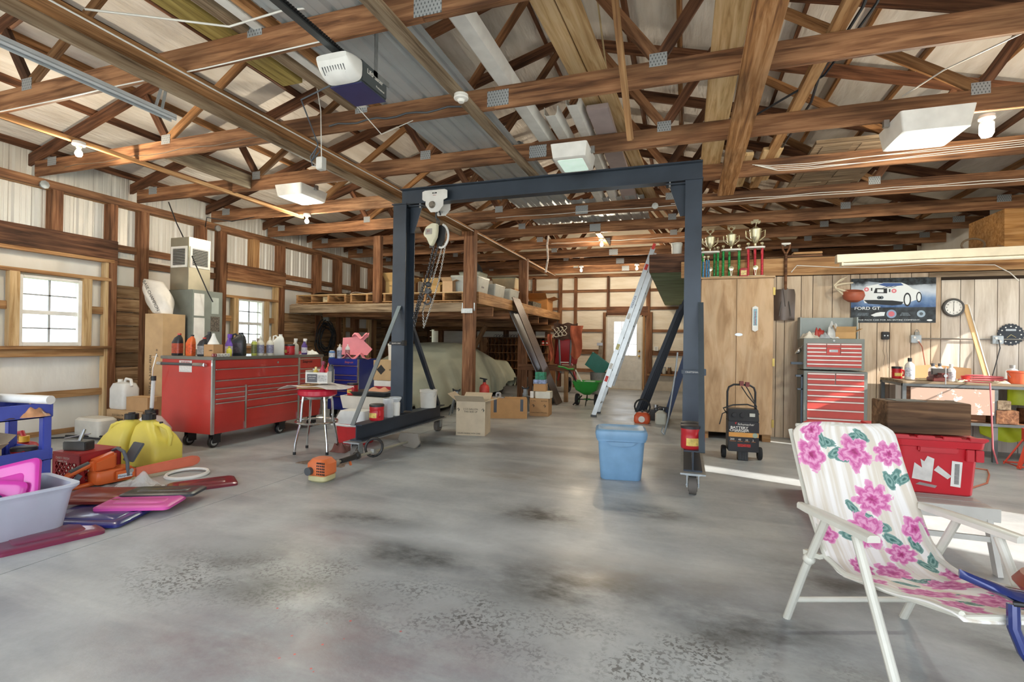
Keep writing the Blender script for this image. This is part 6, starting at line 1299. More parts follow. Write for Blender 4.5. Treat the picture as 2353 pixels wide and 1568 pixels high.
# yellow jugs
YL = mat('#e6d560', .42, var=.03)
def yjug(label, x, y, rz, fl):
    t = thing('fuel_jug', label, 'fuel jug', (x, y, 0), rz, 'yellow fuel jugs')
    s = fl; MB().loft([rrect(.34, .30, .05, 5, 0, 0, 0), rrect(.36, .32, .05, 5, 0, 0, .015), rrect(.36, .32, .05, 5, 0, 0, .19), rrect(.30, .28, .05, 5, s*.03, 0, .28), rrect(.2, .2, .05, 5, s*.08, 0, .38), rrect(.12, .12, .05, 5, s*.10, 0, .42), rrect(.10, .10, .049, 5, s*.10, 0, .44)]).obj('body', YL, t, ang=60)
    cp = MB()
    n = 28; cp.loft([[V3(s*.10+(.058+(.003 if j % 2 else 0))*cos(2*pi*j/n), (.058+(.003 if j % 2 else 0))*sin(2*pi*j/n), z) for j in range(n)] for z in (.44, .492)]).cyl((s*.10, 0, .492), (s*.10, 0, .505), .03).obj('cap', BLACK, t)
    MB().tube([(s*-.165, 0, .2), (s*-.185, 0, .29), (s*-.15, 0, .36), (s*-.06, 0, .395), (s*.03, 0, .40)], .022, 10).obj('handle', YL, t); MB().cyl((s*-.06, .0, .4), (s*-.06, 0, .425), .016).obj('vent_cap', BLACK, t)
    return t
yjug('yellow fuel jug behind the chainsaw, nearer the red cabinet', -4.93, 3.58, .05, -1)
y2 = yjug('yellow fuel jug behind the chainsaw, nearer the wall', -5.30, 3.52, .05, 1); MB().add([(.1, -.163, .14), (.16, -.163, .14), (.15, -.1, .34), (.1, -.1, .34)], [(0, 1, 2, 3)]).obj('warning_label', mat('#d8c8b0', .5, var=.3, scale=50), y2, thick=.002)
wj = thing('pump_jug', 'white fuel jug with clear filler tube behind the yellow jugs', 'fuel jug', (-5.56, 3.98, 0)); MB().loft([rrect(.30, .30, .05, 5, 0, 0, 0), rrect(.30, .30, .05, 5, 0, 0, .25), rrect(.16, .16, .05, 5, 0, 0, .38), rrect(.10, .10, .05, 5, 0, 0, .40)]).obj('body', mat('#dcdad6', .45), wj, ang=60); MB().cyl((0, 0, .40), (0, 0, .455), .062, n=28).cyl((0, 0, .455), (0, 0, .48), .02).obj('cap', BLACK, wj); MB().cyl((0, 0, .47), (.02, 0, .78), .02, n=12).obj('filler_tube', CLEARP, wj); MB().cyl((.02, 0, .78), (.02, 0, .83), .026).obj('tube_cap', BLACK, wj)
cj = thing('clear_jug', 'clear plastic jug on the floor behind the yellow jugs', 'jug', (-6.0, 4.2, 0)); MB().rr([(0, .2, .2), (.2, .22, .2), (.24, .1, .1)], .05).obj('body', CLEARP, cj)
# ================================================================ plywood cabinet with trophies
PLY = wood('plywood', '#d3b390', '#c6a37e', '#ab8864', gr=5., blot=.2, rnd=.05, bump=.1)
cb = thing('plywood_cabinet', 'tall plywood cabinet against the partition', 'cabinet', (.66, 7.54, 0))
beam('body', (0, .01, .09), (0, .01, 2.16), .44, .87, PLY, cb, (1, 0, 0))
for s in (-1, 1):
    d = beam('door', (s*.222, -.22, .10), (s*.222, -.22, 2.15), .018, .438, PLY, cb, (1, 0, 0))
    for z in (.25, 1.05, 1.98):
        if s > 0: MB().b(.435, .462, -.236, -.20, z-.05, z+.05).obj('hinge', mat('#b9a05a', .4, .7), cb)
MB().b(-.46, .46, -.24, .24, 2.161, 2.185).obj('top', PLY, cb); MB().b(-.43, -.33, -.2, .2, 0, .09).b(.33, .43, -.2, .2, 0, .09).b(-.06, .06, -.2, .2, 0, .09).obj('foot', W_TAN, cb)
MB().lathe([(.04, 0), (.04, .004), (0, .004)], 20, (.03, -.23, 1.41), Matrix.Diagonal((1.2, 1, .5)) @ Matrix.Rotation(pi/2, 3, 'X')).obj('oval_badge', STEEL, cb)
th = thing('thermometer', 'white wall thermometer on the plywood cabinet door', 'thermometer', (.885, 7.30, 1.62)); MB().prism([(-.035, -.15), (0, -.17), (.035, -.15), (.035, .15), (0, .17), (-.035, .15)], .008, Matrix.Rotation(pi/2, 4, 'X')).obj('board', PLASTICW, th); MB().b(-.022, .022, -.0095, -.008, -.09, .13).obj('scale', mat('#8fb0bd', .5, var=.2, scale=50), th); MB().b(-.002, .002, -.011, -.0095, -.08, .1).obj('tube', RED, th)
SILV = mat('#d9d2b0', .22, .75, var=.03)
def cup(t, x, y, z, s):
    MB().lathe([(.03*s, 0), (.012*s, .015*s), (.012*s, .04*s), (.03*s, .06*s), (.055*s, .12*s), (.062*s, .19*s), (.066*s, .20*s), (.05*s, .205*s), (.02*s, .23*s), (.0, .24*s)], 20, (x, y, z)).obj('cup', SILV, t)
    for sg in (-1, 1): MB().tube([(x+sg*.06*s, y, z+.17*s), (x+sg*.1*s, y, z+.19*s), (x+sg*.095*s, y, z+.12*s), (x+sg*.04*s, y, z+.07*s)], .006*s, 6).obj('cup_handle', SILV, t)
def trophy(label, x, y, cols, cm, h, figure, w_, z0=2.186, cs=1.):
    t = thing('trophy', label, 'trophy', (x, y, z0), 0, 'trophies on the cabinet')
    MB().b(-w_, w_, -.07, .07, 0, .025).obj('base', mat('#cdbf9a', .4), t)
    for cx, cy in cols:
        MB().prism([(.017*cos(a*pi/3), .017*sin(a*pi/3)) for a in range(6)], h, Matrix.Translation((cx, cy, .025))).obj('column', cm, t)
    MB().rr([(h+.025, 2*w_, .14), (h+.045, 2*w_+.01, .15)], .05).obj('shelf', PLASTICW, t)
    for cx, cy in cols:
        if abs(cx) > .02: MB().lathe([(.012, 0), (.005, .02), (.02, .04), (.02, .06), (0, .07)], 10, (cx, cy, h+.045)).obj('finial', SILV, t)
    cup(t, 0, 0, h+.045, cs)
    zt = h+.045+.235*cs
    if figure == 'wreath':
        MB().tube([V3(.028*cos(a), 0, zt+.05+.028*sin(a)) for a in [2*pi*i/14 for i in range(14)]], .007, 6, True).cyl((0, 0, zt-.01), (0, 0, zt+.025), .01).obj('wreath', SILV, t)
        for sg in (-1, 1): MB().prism([(sg*.015, .02), (sg*.05, .05), (sg*.048, .09), (sg*.025, .06)], .006, Matrix.Translation((0, .003, zt)) @ Matrix.Rotation(pi/2, 4, 'X')).obj('wing', SILV, t)
    else:
        MB().b(-.06, .06, -.02, .02, zt+.045, zt+.07).b(-.03, .035, -.018, .018, zt+.07, zt+.09).cyl((-.04, -.022, zt+.045), (-.04, .022, zt+.045), .014, n=10).cyl((.04, -.022, zt+.045), (.04, .022, zt+.045), .014, n=10).bar((0, 0, zt-.01), (.01, 0, zt+.045), .012).obj('car_figure', SILV, t)
    MB().lathe([(.03, 0), (.032, .006), (0, .008)], 18, (0, -.05, .13), Matrix.Rotation(pi/2, 3, 'X')).bar((-.012, -.05, .1), (-.004, -.05, .03), .008).bar((.012, -.05, .1), (.004, -.05, .03), .008).obj('medallion', SILV, t)
    return t
GT = mat('#2f9a4e', .25, .3, var=.5, scale=60); RT = mat('#c22a3a', .25, .3, var=.3, scale=60); BT = mat('#4a86b0', .25, .3, var=.4, scale=60)
trophy('green columned trophy nearest the gantry post on the cabinet', .33, 7.5, ((-.09, 0), (.1, -.03), (.06, .04)), GT, .33, 'wreath', .12)
trophy('green columned trophy in the middle of the cabinet top', .60, 7.5, ((-.10, 0), (.1, 0), (-.02, .04)), GT, .35, 'wreath', .125)
trophy('red columned trophy with car figure on the cabinet', .90, 7.5, ((-.085, .0), (.085, .0), (0, .02)), RT, .37, 'car', .115, cs=1.2)
bt2 = thing('trophy', 'small blue columned trophy in front of the first green one', 'trophy', (.27, 7.36, 2.186), 0, 'trophies on the cabinet')
for cx in (-.03, .01, .04): MB().prism([(.012*cos(a*pi/3), .012*sin(a*pi/3)) for a in range(6)], .22+.02*(cx > 0), Matrix.Translation((cx, 0, 0))).obj('column', BT, bt2)
for cx in (-.02, .03): MB().cyl((cx, 0, .22), (cx, 0, .27), .004).sph((cx, 0, .285), .022, 10, 7).obj('figure', SILV, bt2)
rt = thing('red_tin', 'small red tin with yellow label beside the red trophy', 'tin', (.745, 7.38, 2.186)); MB().rr([(0, .10, .07), (.11, .10, .07), (.12, .06, .05)], .02).obj('body', mat('#a82a2e', .4), rt); MB().b(-.035, .035, -.037, -.035, .02, .085).obj('label', mat('#e0c988', .5, var=.3, scale=60), rt)
# ---------------- shovel, jar with antlers, poster, clock, saw blade, outlets
sh = thing('scoop_shovel', 'grain scoop shovel hanging on the partition wall', 'shovel', (1.31, 7.73, 1.62))
MB().grid(10, 12, lambda u, v: V3((u-.5)*(.25+.02*v)*(1 if v < .86 else 1-.9*(v-.86)), .04-.05*(1-(2*u-1)**2)+.02, .43*v)).obj('blade', mat('#6a5f59', .4, .5), sh, thick=.003)
for dx in (-.05, .05): MB().bar((dx*1.5, .01, .06), (dx*.9, .01, .26), .012, .008).obj('rib', mat('#55504c', .5, .5), sh)
MB().prism([(-.03, 0), (.03, 0), (.0, -.25)], .02, Matrix.Translation((0, .01, .44)) @ Matrix.Rotation(pi/2, 4, 'X')).obj('socket', mat('#5d534d', .5, .5), sh); MB().cyl((0, .0, .42), (0, 0, .92), .019, n=12).obj('shaft', W_POST, sh)
MB().tube([(0, 0, .9), (-.04, 0, .98), (-.05, 0, 1.05)], .013, 8).tube([(0, 0, .9), (.04, 0, .98), (.05, 0, 1.05)], .013, 8).obj('handle_yoke', W_POST, sh); MB().cyl((-.055, 0, 1.05), (.055, 0, 1.05), .016).obj('grip', PLASTICW, sh)
MB().cyl((0, .03, 1.04), (0, .09, 1.04), .012).obj('peg', STEEL, sh)
an = thing('antler_pot', 'red clay pot holding deer antlers on the wall', 'pot', (2.07, 7.6, 1.85)); 
MB().lathe([(0, 0), (.06, .005), (.11, .04), (.125, .09), (.11, .14), (.10, .15), (.095, .145), (.1, .09), (.05, .02)], 24).obj('pot', mat('#a5553c', .5), an, rot=(.25, 0, 0)); MB().b(-.04, .04, .08, .19, .06, .1).obj('bracket', STEEL, an)
for i, pts in enumerate((((-.02, 0, .12), (-.12, -.02, .1), (-.2, -.02, .18), (-.19, -.01, .25), (-.1, 0, .3)), ((-.2, -.02, .18), (-.15, -.04, .16), (-.05, -.05, .12), (.02, -.06, .08)), ((-.19, -.01, .22), (-.12, 0, .24), (0, 0, .25)), ((-.2, -.02, .18), (-.22, -.03, .22), (-.15, -.02, .29), (-.07, -.02, .33)))):
    MB().tube(pts, [.014, .014, .012, .008, .004][:len(pts)] if len(pts) == 5 else [.013, .012, .008, .004][:len(pts)], 8).obj('antler', mat('#d8cbb0', .5), an)
po = thing('car_poster', 'poster of a white sports car above the tool chest', 'poster', (2.565, YP-.004, 1.59))
# printed areas are flat shapes on the sheet
def flat(pts, m, par, y=-.0012, name='print'): return MB().add([(x, y, z) for x, z in pts], [tuple(range(len(pts)))]).obj(name, m, par)
def poster_mat():
    m, nt, b = newmat('poster_sky'); L = nt.links.new
    tc = N(nt, 'ShaderNodeTexCoord'); n = N(nt, 'ShaderNodeTexNoise'); setin(n, 'Scale', 5.); setin(n, 'Detail', 8.); L(tc.outputs['Object'], n.inputs['Vector'])
    sx = N(nt, 'ShaderNodeSeparateXYZ'); L(tc.outputs['Object'], sx.inputs[0])
    ad = N(nt, 'ShaderNodeMath', operation='ADD'); mu = N(nt, 'ShaderNodeMath', operation='MULTIPLY'); mu.inputs[1].default_value = 1.1; L(sx.outputs[2], mu.inputs[0]); L(mu.outputs[0], ad.inputs[0])
    m2 = N(nt, 'ShaderNodeMath', operation='MULTIPLY'); m2.inputs[1].default_value = .35; L(n.outputs[0], m2.inputs[0]); L(m2.outputs[0], ad.inputs[1])
    r = ramp(nt, [(.0, '#22262c'), (.3, '#2b3038'), (.40, '#3f5f8f'), (.5, '#7f9cc4'), (.62, '#c9d3df'), (.72, '#aab4bf'), (.78, '#2a2f33')]); L(ad.outputs[0], r.inputs[0]); L(r.outputs[0], b.inputs['Base Color']); b.inputs['Roughness'].default_value = .25
    return m
MB().b(-.465, .465, -.001, .001, 0, .585).obj('sheet', poster_mat(), po)
PW = mat('#e6ecee', .3, var=0); PK = mat('#1d2126', .3, var=0); PBL = mat('#3f5c96', .3, var=0); PR_ = mat('#d97a84', .3, var=0); PG = mat('#5a646c', .3, var=.4, scale=60)
flat([(-.465, 0), (.465, 0), (.465, .2), (-.465, .2)], mat('#2b3136', .3, var=.7, scale=14), po); flat([(-.0, .48), (.465, .5), (.465, .585), (-.465, .585), (-.465, .545), (-.3, .55), (-.1, .52)], mat('#30373b', .3, var=.8, scale=22), po)
flat([(-.33, .38), (-.33, .32), (-.31, .26), (-.1, .26), (.08, .26), (.13, .24), (.22, .28), (.3, .31), (.31, .38), (.28, .42), (.22, .44), (.16, .49), (.1, .52), (-.1, .525), (-.2, .5), (-.29, .48), (-.33, .44)], PW, po, -.0016)
flat([(-.32, .3), (-.27, .25), (-.0, .225), (.1, .235), (.12, .27), (.0, .29), (-.2, .3)], PK, po, -.002); flat([(-.16, .5), (-.06, .47), (.12, .485), (.09, .515), (-.1, .52)], PBL, po, -.002)
for dx in (-.09, -.045, 0): flat([(dx-.03, .455), (dx-.01, .455), (dx+.05, .475), (dx+.03, .475)], PK, po, -.0022)
flat([(-.21, .39), (-.06, .385), (-.06, .45), (-.19, .455)], PK, po, -.0022); flat([(-.17, .4), (-.1, .397), (-.1, .437), (-.17, .44)], PW, po, -.0026); MB().cyl((-.15, -.0026, .33), (-.15, -.0018, .33), .022).cyl((-.12, -.0026, .33), (-.12, -.0018, .33), .022).obj('print', PG, po)
for x, z in ((-.29, .44), (.015, .415)): MB().cyl((x, -.0028, z), (x, -.0018, z), .028, n=20).obj('print', PR_, po); MB().cyl((x, -.0032, z), (x, -.0027, z), .012, n=16).obj('print', mat('#f4d8da', .3, var=0), po)
flat([(-.24, .42), (-.225, .42), (-.225, .46), (-.24, .46)], PK, po, -.0024); flat([(-.04, .40), (-.025, .40), (-.025, .44), (-.04, .44)], PK, po, -.0024)
for x, rx, z, rz_ in ((.16, .036, .3, .085), (.285, .026, .33, .065)):
    flat([(x+rx*1.15*cos(a), z+rz_*1.05*sin(a)) for a in [2*pi*i/20 for i in range(20)]], PK, po, -.0023); flat([(x+rx*.75*cos(a), z+rz_*.8*sin(a)) for a in [2*pi*i/20 for i in range(20)]], PW, po, -.0026)
flat([(-.42, .17), (-.14, .17), (-.14, .208), (-.42, .208)], PK, po, -.0016); text('FORD GT', .055, PW, po, (-.28, -.002, .189), sx=1.25, bold=.001)
for x, m_, r_ in ((-.01, mat('#8fa3c0', .3, var=0), .055), (-.01, mat('#d2707c', .3, var=0), .034), (.31, mat('#9fb3c4', .3, var=0), .045), (.31, PG, .02)): MB().cyl((x, -.0022 if r_ > .04 else -.003, .115), (x, -.0012, .115), r_, n=24).obj('print', m_, po)
flat([(-.24, .1), (-.2, .08), (-.09, .09), (-.08, .14), (-.13, .14), (-.18, .13)], PW, po, -.0018); flat([(.08, .09), (.2, .09), (.17, .13), (.1, .135)], PG, po, -.0018); flat([(-.4, .09), (-.27, .09), (-.26, .13), (-.38, .135)], PG, po, -.0018)
text('THE PACE CAR FOR AN ENTIRE COMPANY.', .026, PW, po, (-.04, -.002, .035), sx=1.35); flat([(.40+.03*cos(a), .033+.012*sin(a)) for a in [2*pi*i/16 for i in range(16)]], PW, po, -.0018)
cl = thing('wall_clock', 'round wall clock with grey rim beside the poster', 'clock', (3.2, YP-.03, 1.78)); rx_ = Matrix.Rotation(pi/2, 3, 'X')
MB().lathe([(.112, -.03), (.118, .0), (.11, .02), (.092, .022), (.09, .006)], 36, m=rx_).obj('rim', mat('#4c4a48', .45), cl); MB().cyl((0, .0, 0), (0, -.008, 0), .0905, n=36).obj('face', mat('#eceae4', .4), cl)
for i in range(1, 13): a = pi/2-i*pi/6; text(str(i), .026, INK, cl, (.072*cos(a), -.0095, .072*sin(a)))
MB().bar((0, -.011, 0), (0, -.011, -.05), .004, .003).bar((0, -.012, 0), (0, -.012, .072), .003, .003).obj('hands', INK, cl)
sbk = thing('saw_blade_clock', 'black circular saw blade clock on the wall at right', 'clock', (3.78, YP-.012, 1.445)); n = 48
MB().prism([((.125+(.012 if j % 2 else 0))*cos(2*pi*j/n), (.125+(.012 if j % 2 else 0))*sin(2*pi*j/n)) for j in range(n)], .004, rx_.to_4x4()).obj('blade', mat('#23272e', .4, .3), sbk); MB().b(-.05, .05, -.0055, -.0045, .045, .068).obj('plate', STEEL, sbk); text('CRAFTSMAN', .017, INK, sbk, (0, -.006, .056))
for i in range(12): a = i*pi/6; MB().cyl((.1*cos(a), -.0055, .1*sin(a)), (.1*cos(a), -.004, .1*sin(a)), .008, n=10).obj('hour_mark', WHITE, sbk)
MB().bar((0, -.007, 0), (.05, -.007, -.035), .006, .003).bar((0, -.007, 0), (-.04, -.007, -.04), .005, .003).obj('hands', mat('#d8c98a', .4), sbk)
bx = thing('bell_transformer', 'black transformer box with wires on the partition wall', 'transformer', (2.48, YP-.03, 1.42)); MB().b(-.04, .04, -.03, .025, -.05, .05).obj('body', BLACK, bx, bev=.006); MB().cyl((-.015, -.032, 0), (-.015, -.036, 0), .009).cyl((.018, -.032, 0), (.018, -.036, 0), .009).obj('terminal', STEEL, bx); MB().tube([(-.015, -.02, -.05), (-.02, 0, -.2), (0, 0, -.27), (-.015, 0, -.38)], .002, 5).tube([(.015, -.02, -.05), (.02, 0, -.2), (.03, 0, -.3), (.04, 0, -.42)], .002, 5).obj('wire', mat('#5a4a44', .6), bx)
for i, (x, l) in enumerate(((2.81, 'grey outlet box with padlock on the partition wall'), (3.64, 'grey outlet box with plugged cords on the partition wall'))):
    t = thing('outlet_box', l, 'outlet', (x, YP-.035, 1.38)); MB().b(-.055, .055, -.02, .03, -.05, .05).obj('box', GALV, t, bev=.005); MB().cyl((-.02, -.022, .02), (-.02, -.026, .02), .014).cyl((.02, -.022, -.02), (.02, -.026, -.02), .014).obj('socket', WHITE, t)
    if i == 0: MB().b(-.02, .03, -.03, -.005, .05, .09).tube([V3(.005+.018*cos(a), -.018, .09+.03*sin(a)) for a in [pi*j/8 for j in range(9)]], .004, 6).obj('padlock', mat('#8d8a84', .4, .7), t)
    MB().tube([(.02, -.03, -.03), (.05, -.05, -.1), (.08, -.05, -.3), (.10, -.05, -.46)] if i == 0 else [(0, -.03, 0), (.0, -.06, -.1), (-.04, -.06, -.3), (-.08, -.08, -.44)], .006, 6).obj('cord', mat('#b0604a', .6) if i == 0 else BLACK, t)
cable('steel conduit between the outlet boxes on the partition wall', [(2.87, YP-.03, 1.385), (3.58, YP-.03, 1.385)], .01, STEEL, 'conduit', 'conduit'); cable('steel conduit running right from the second outlet box', [(3.7, YP-.03, 1.385), (4.5, YP-.03, 1.385)], .01, STEEL, 'conduit', 'conduit')
cable('white wire sagging along the partition header', [(1.38, YP-.05, 2.28), (1.45, YP-.05, 2.37), (1.9, YP-.05, 2.33), (2.4, YP-.05, 2.31), (2.9, YP-.05, 2.33), (3.6, YP-.05, 2.3), (3.75, YP-.05, 2.2), (3.85, YP-.02, 2.1)], .006)
rl = thing('wooden_ruler', 'long wooden rule leaning on the wall behind the workbench', 'ruler', (3.47, 7.6, .885)); beam('stick', (0, .0, 0), (-.15, .17, .93), .05, .012, W_PINE, rl, (0, 1, 0)); beam('edge', (.03, -.0, 0), (-.12, .165, .93), .012, .02, WHITE, rl, (0, 1, 0))
# ---------------- Craftsman style chest stack
GC = mat('#7e827c', .4, .15); RCD = mat('#c24a42', .4)
def ctop(name, label, x, y, z, w_, d, h, rows, split):
    t = thing(name, label, 'tool chest', (x, y, z))
    MB().b(-w_/2, w_/2, -d/2, d/2, 0, h).obj('body', GC, t, bev=.004)
    return t
tch = ctop('tool_chest', 'grey top chest with red drawers and lid raised', 1.80, 7.54, .972, .67, .37, .395, None, None)
def dr(t, x0, x1, z0, z1, yf):
    d = MB().b(x0, x1, yf-.008, yf, z0+.002, z1-.002).obj('drawer', RCD, t); MB().b(x0+.002, x1-.002, yf-.018, yf-.007, z1-.02, z1-.006).obj('handle', mat('#d6d2ca', .35, .5), d)
yf = -.186
for i in range(3):
    z1 = .335-i*.05; dr(tch, -.30, -.085, z1-.05, z1, yf); dr(tch, .075, .30, z1-.05, z1, yf)
dr(tch, -.08, .07, .285, .335, yf); cp_ = MB().b(-.08, .07, yf-.008, yf, .187, .283).obj('drawer', RCD, tch); MB().b(-.05, .045, yf-.0095, yf-.008, .225, .255).obj('badge', STEEL, tch); text('CRAFTSMAN', .014, INK, tch, (.005, yf-.011, .24))
for i in range(3): z1 = .185-i*.052; dr(tch, -.30, .30, z1-.052, z1, yf)
MB().b(-.34, .32, .17, .185, .39, .68).b(-.34, -.325, .02, .17, .39, .68).b(.305, .32, .02, .17, .39, .68).obj('lid', mat('#9aa3a2', .4), tch)
MB().lathe([(0, 0), (.012, 0), (.012, .006), (0, .006)], 12, (0, yf-.006, .37), rx_).obj('lock', STEEL, tch)
rct = ctop('roller_chest', 'grey roller chest with red drawers under the top chest', 1.815, 7.535, .0, .70, .40, .955, None, None)
yf = -.201; zz = (.93, .86, .79)
for i in range(2): dr(rct, -.31, -.005, zz[i]-.068, zz[i], yf); dr(rct, .005, .31, zz[i]-.068, zz[i], yf)
for z0, z1 in ((.72, .79), (.65, .72), (.58, .65), (.47, .58), (.36, .47), (.25, .36), (.1, .25)): dr(rct, -.31, .31, z0, z1, yf)
MB().b(-.37, -.35, -.15, -.11, .1, .9).b(-.43, -.35, -.15, -.09, .87, .895).b(-.41, -.35, -.15, -.09, .70, .72).obj('side_handle', mat('#5c6672', .45, .3), rct)
MB().b(-.47, -.335, -.14, -.10, .058, .088).obj('side_handle', mat('#4c5560', .45, .3), tch)
wl_ = thing('work_lamp', 'small chrome work lamp hung on the side of the top chest', 'work lamp', (1.42, 7.42, 1.2)); MB().lathe([(0, -.02), (.03, -.02), (.05, .01), (.052, .02), (0, .022)], 18, m=Matrix.Rotation(-1.0, 3, 'Y')).obj('reflector', CHROME, wl_); MB().tube([(0, 0, 0), (.03, 0, .06), (.045, 0, .08)], .004, 6).obj('hook', STEEL, wl_)
cbox('open carton of packets in the top chest lid', 1.95, 7.5, 1.37, .22, .16, .085, mat('#c29a68', .8), -.05, flaps=1.1); cbox('white packet lying on the carton in the top chest', 1.93, 7.5, 1.462, .2, .12, .035, WHITE, .2, tape=False, name='packet')
for i, (x, sx, h, c, l) in enumerate(((1.56, .2, .09, '#d8d2c4', 'white crumpled paper heap on the top chest'), (1.68, .17, .16, '#b03a34', 'red and grey plastic bag on the top chest'), (1.72, .15, .1, '#aeb4ba', 'grey plastic bag on the front of the top chest'), (1.83, .16, .24, '#d5d7d6', 'clear bag standing behind the carton on the top chest'))):
    crumple(l, (x, 7.47+.04*(i % 2), 1.369), sx, .16, h, mat(c, .45, var=.15, scale=12), 60+i, 'plastic_bag', 'bag')
for i in range(7): 
    pass
# ---------------- workbench
WB = mat('#6c6f70', .45, .4, var=.15, scale=6); 
wbn = thing('workbench', 'steel framed workbench with cluttered top at right', 'workbench', (3.42, 7.38, 0))
beam('bench_top', (-1.0, 0, .865), (1.06, 0, .865), .72, .03, W_GREY, wbn)
for x in (-.98, -.13, 1.0):
    for y in (-.33, .33): MB().b(x-.02, x+.02, y-.02, y+.02, 0, .85).obj('leg', WB, wbn)
for z in (.82, .40):
    for y in (-.34, .34): MB().b(-1.0, 1.02, y-.02, y+.02, z, z+.03).obj('frame_rail', WB, wbn)
    for x in (-.98, 1.0): MB().b(x-.015, x+.015, -.34, .34, z, z+.03).obj('frame_rail', WB, wbn)
def peel():
    m, nt, b = newmat('peeling_paint'); L = nt.links.new; tc = N(nt, 'ShaderNodeTexCoord'); n = N(nt, 'ShaderNodeTexNoise'); setin(n, 'Scale', 9.); setin(n, 'Detail', 8.); setin(n, 'Roughness', .7); L(tc.outputs['Object'], n.inputs['Vector'])
    r = ramp(nt, [(.56, '#b79a8a'), (.6, '#e9e4dc')]); L(n.outputs[0], r.inputs[0]); L(r.outputs[0], b.inputs['Base Color']); b.inputs['Roughness'].default_value = .7; return m
dp = MB().b(-.92, -.14, -.352, -.335, .52, .81).obj('drawer_front', peel(), wbn, bev=.003); MB().tube([(-.6, -.352, .665), (-.6, -.375, .67), (-.52, -.375, .67), (-.52, -.352, .665)], .006, 6).obj('pull_handle', DGREY, dp)
MB().b(-.97, -.96, -.30, -.06, .43, .82).obj('end_box', WHITE, wbn); MB().b(-.965, -.90, -.33, -.31, .55, .82).obj('end_panel', W_POST, wbn); beam('shelf', (-1.0, 0, .425), (1.04, 0, .425), .6, .018, W_POST, wbn)
for i, (x, z, sx, h, l) in enumerate(((-.03, .435, .2, .15, 'squared timber offcut on the lower bench shelf'), (-.06, .59, .12, .1, 'grey timber block on top of the squared offcut'))):
    tag(beam('timber_block', (3.42+x, 7.02, z+h/2), (3.42+x, 7.5, z+h/2), sx, h, W_GREY if i else W_POST), l, 'timber')
tag(beam('timber', (2.6, 7.13, .5), (3.22, 7.13, .5), .12, .12, W_POST), 'dark timber lying along the lower bench shelf', 'timber'); tag(beam('timber', (3.6, 7.2, .52), (4.3, 7.2, .52), .2, .16, W_DARK), 'rough dark log on the lower bench shelf', 'timber')
YB = mat('#c3cf2a', .45, var=.08)
MB().grid(12, 10, lambda u, v: V3(3.28+.5*u, 7.30+.03*sin(9*u+3*v), .28+.14*v+.04*(1-v)*sin(3*u)-.12*(1-v)*sin(pi*u))).obj('yellow_bag', YB, thick=.01); tag(bpy.data.objects['yellow_bag'], 'lime yellow bag hanging below the bench shelf', 'bag')
tag(MB().grid(10, 8, lambda u, v: V3(3.55+.4*u, 7.35+.04*sin(7*u), .62+.18*v)).obj('yellow_bag', YB, thick=.01), 'lime yellow bag between the bench shelf and top', 'bag')
jst = thing('jack_stand', 'red orange jack stand on the floor by the workbench', 'jack stand', (3.5, 6.85, 0)); JR = mat('#c8452e', .45)
for sx, sy in ((-1, -1), (1, -1), (1, 1), (-1, 1)): MB().bar((sx*.16, sy*.13, .01), (sx*.04, sy*.04, .3), .035, .014).obj('leg', JR, jst)
MB().b(-.05, .05, -.05, .05, .28, .42).obj('column', JR, jst); MB().tube([V3(.16*a, .13*b, .03) for a, b in ((-1, -1), (1, -1), (1, 1), (-1, 1))], .01, 6, True).obj('brace', JR, jst)
ZB = .8815
bottle('white spray bottle with black cap at the left end of the workbench', (2.62, 7.4, ZB), .26, .05, '#dcd9d4', '#2a2a2c', '#c8ccd6', 'round', grp='bottles on the workbench')
coffee_can('red coffee can at the left end of the workbench', (2.53, 7.52, ZB), .14, .055, 0)
bottle('white aerosol bottle in the middle of the workbench', (2.95, 7.2, ZB), .2, .042, '#e6e4e2', '#d9d6d2', '#b9b4bb', 'round', grp='bottles on the workbench')
bottle('clear bottle with grey cap behind the vise', (2.86, 7.42, ZB), .2, .045, CLEARP, '#4c4c50', None, 'round', grp='bottles on the workbench'); bottle('second clear bottle with grey cap behind the vise', (2.94, 7.45, ZB), .2, .04, CLEARP, '#4c4c50', None, 'round', grp='bottles on the workbench')
vi = thing('bench_vise', 'dark red bench vise on the workbench', 'vise', (2.78, 7.12, ZB)); VM = mat('#6e3630', .5, .3); MB().b(-.06, .06, -.07, .1, 0, .05).b(-.045, .045, -.05, .1, .05, .11).obj('body', VM, vi, bev=.008); MB().b(-.07, .07, -.06, -.04, .08, .15).b(-.07, .07, -.1, -.08, .08, .15).obj('jaw', mat('#55504c', .4, .6), vi); MB().b(-.03, .03, -.2, -.1, .05, .1).obj('slide', VM, vi); MB().cyl((0, -.22, .075), (0, -.2, .075), .018).cyl((0, -.215, -.02), (0, -.215, .17), .006).obj('handle', STEEL, vi)
ccb = MB().grid(12, 4, lambda u, v: V3(2.68+.62*u, 7.56+.05*sin(3*u), ZB+.01+.17*v*(1-.35*abs(u-.4)))).obj('cardboard_sheet', CARD, thick=.004); tag(ccb, 'curved cardboard sheet at the back of the workbench', 'cardboard')
rbk = bucket('orange red tub sunlit on the workbench', (3.52, 7.12, ZB), .14, .085, '#d9643c'); bottle('glass jug with metal cap behind the orange tub', (3.62, 7.42, ZB), .2, .06, CLEARP, '#9a9c9a', None, 'round', grp='bottles on the workbench')
crumple('clear plastic bag on the right of the workbench', (3.82, 7.25, ZB), .2, .18, .13, mat('#d9d9d6', .3, trans=.4), 71, 'plastic_bag', 'bag')
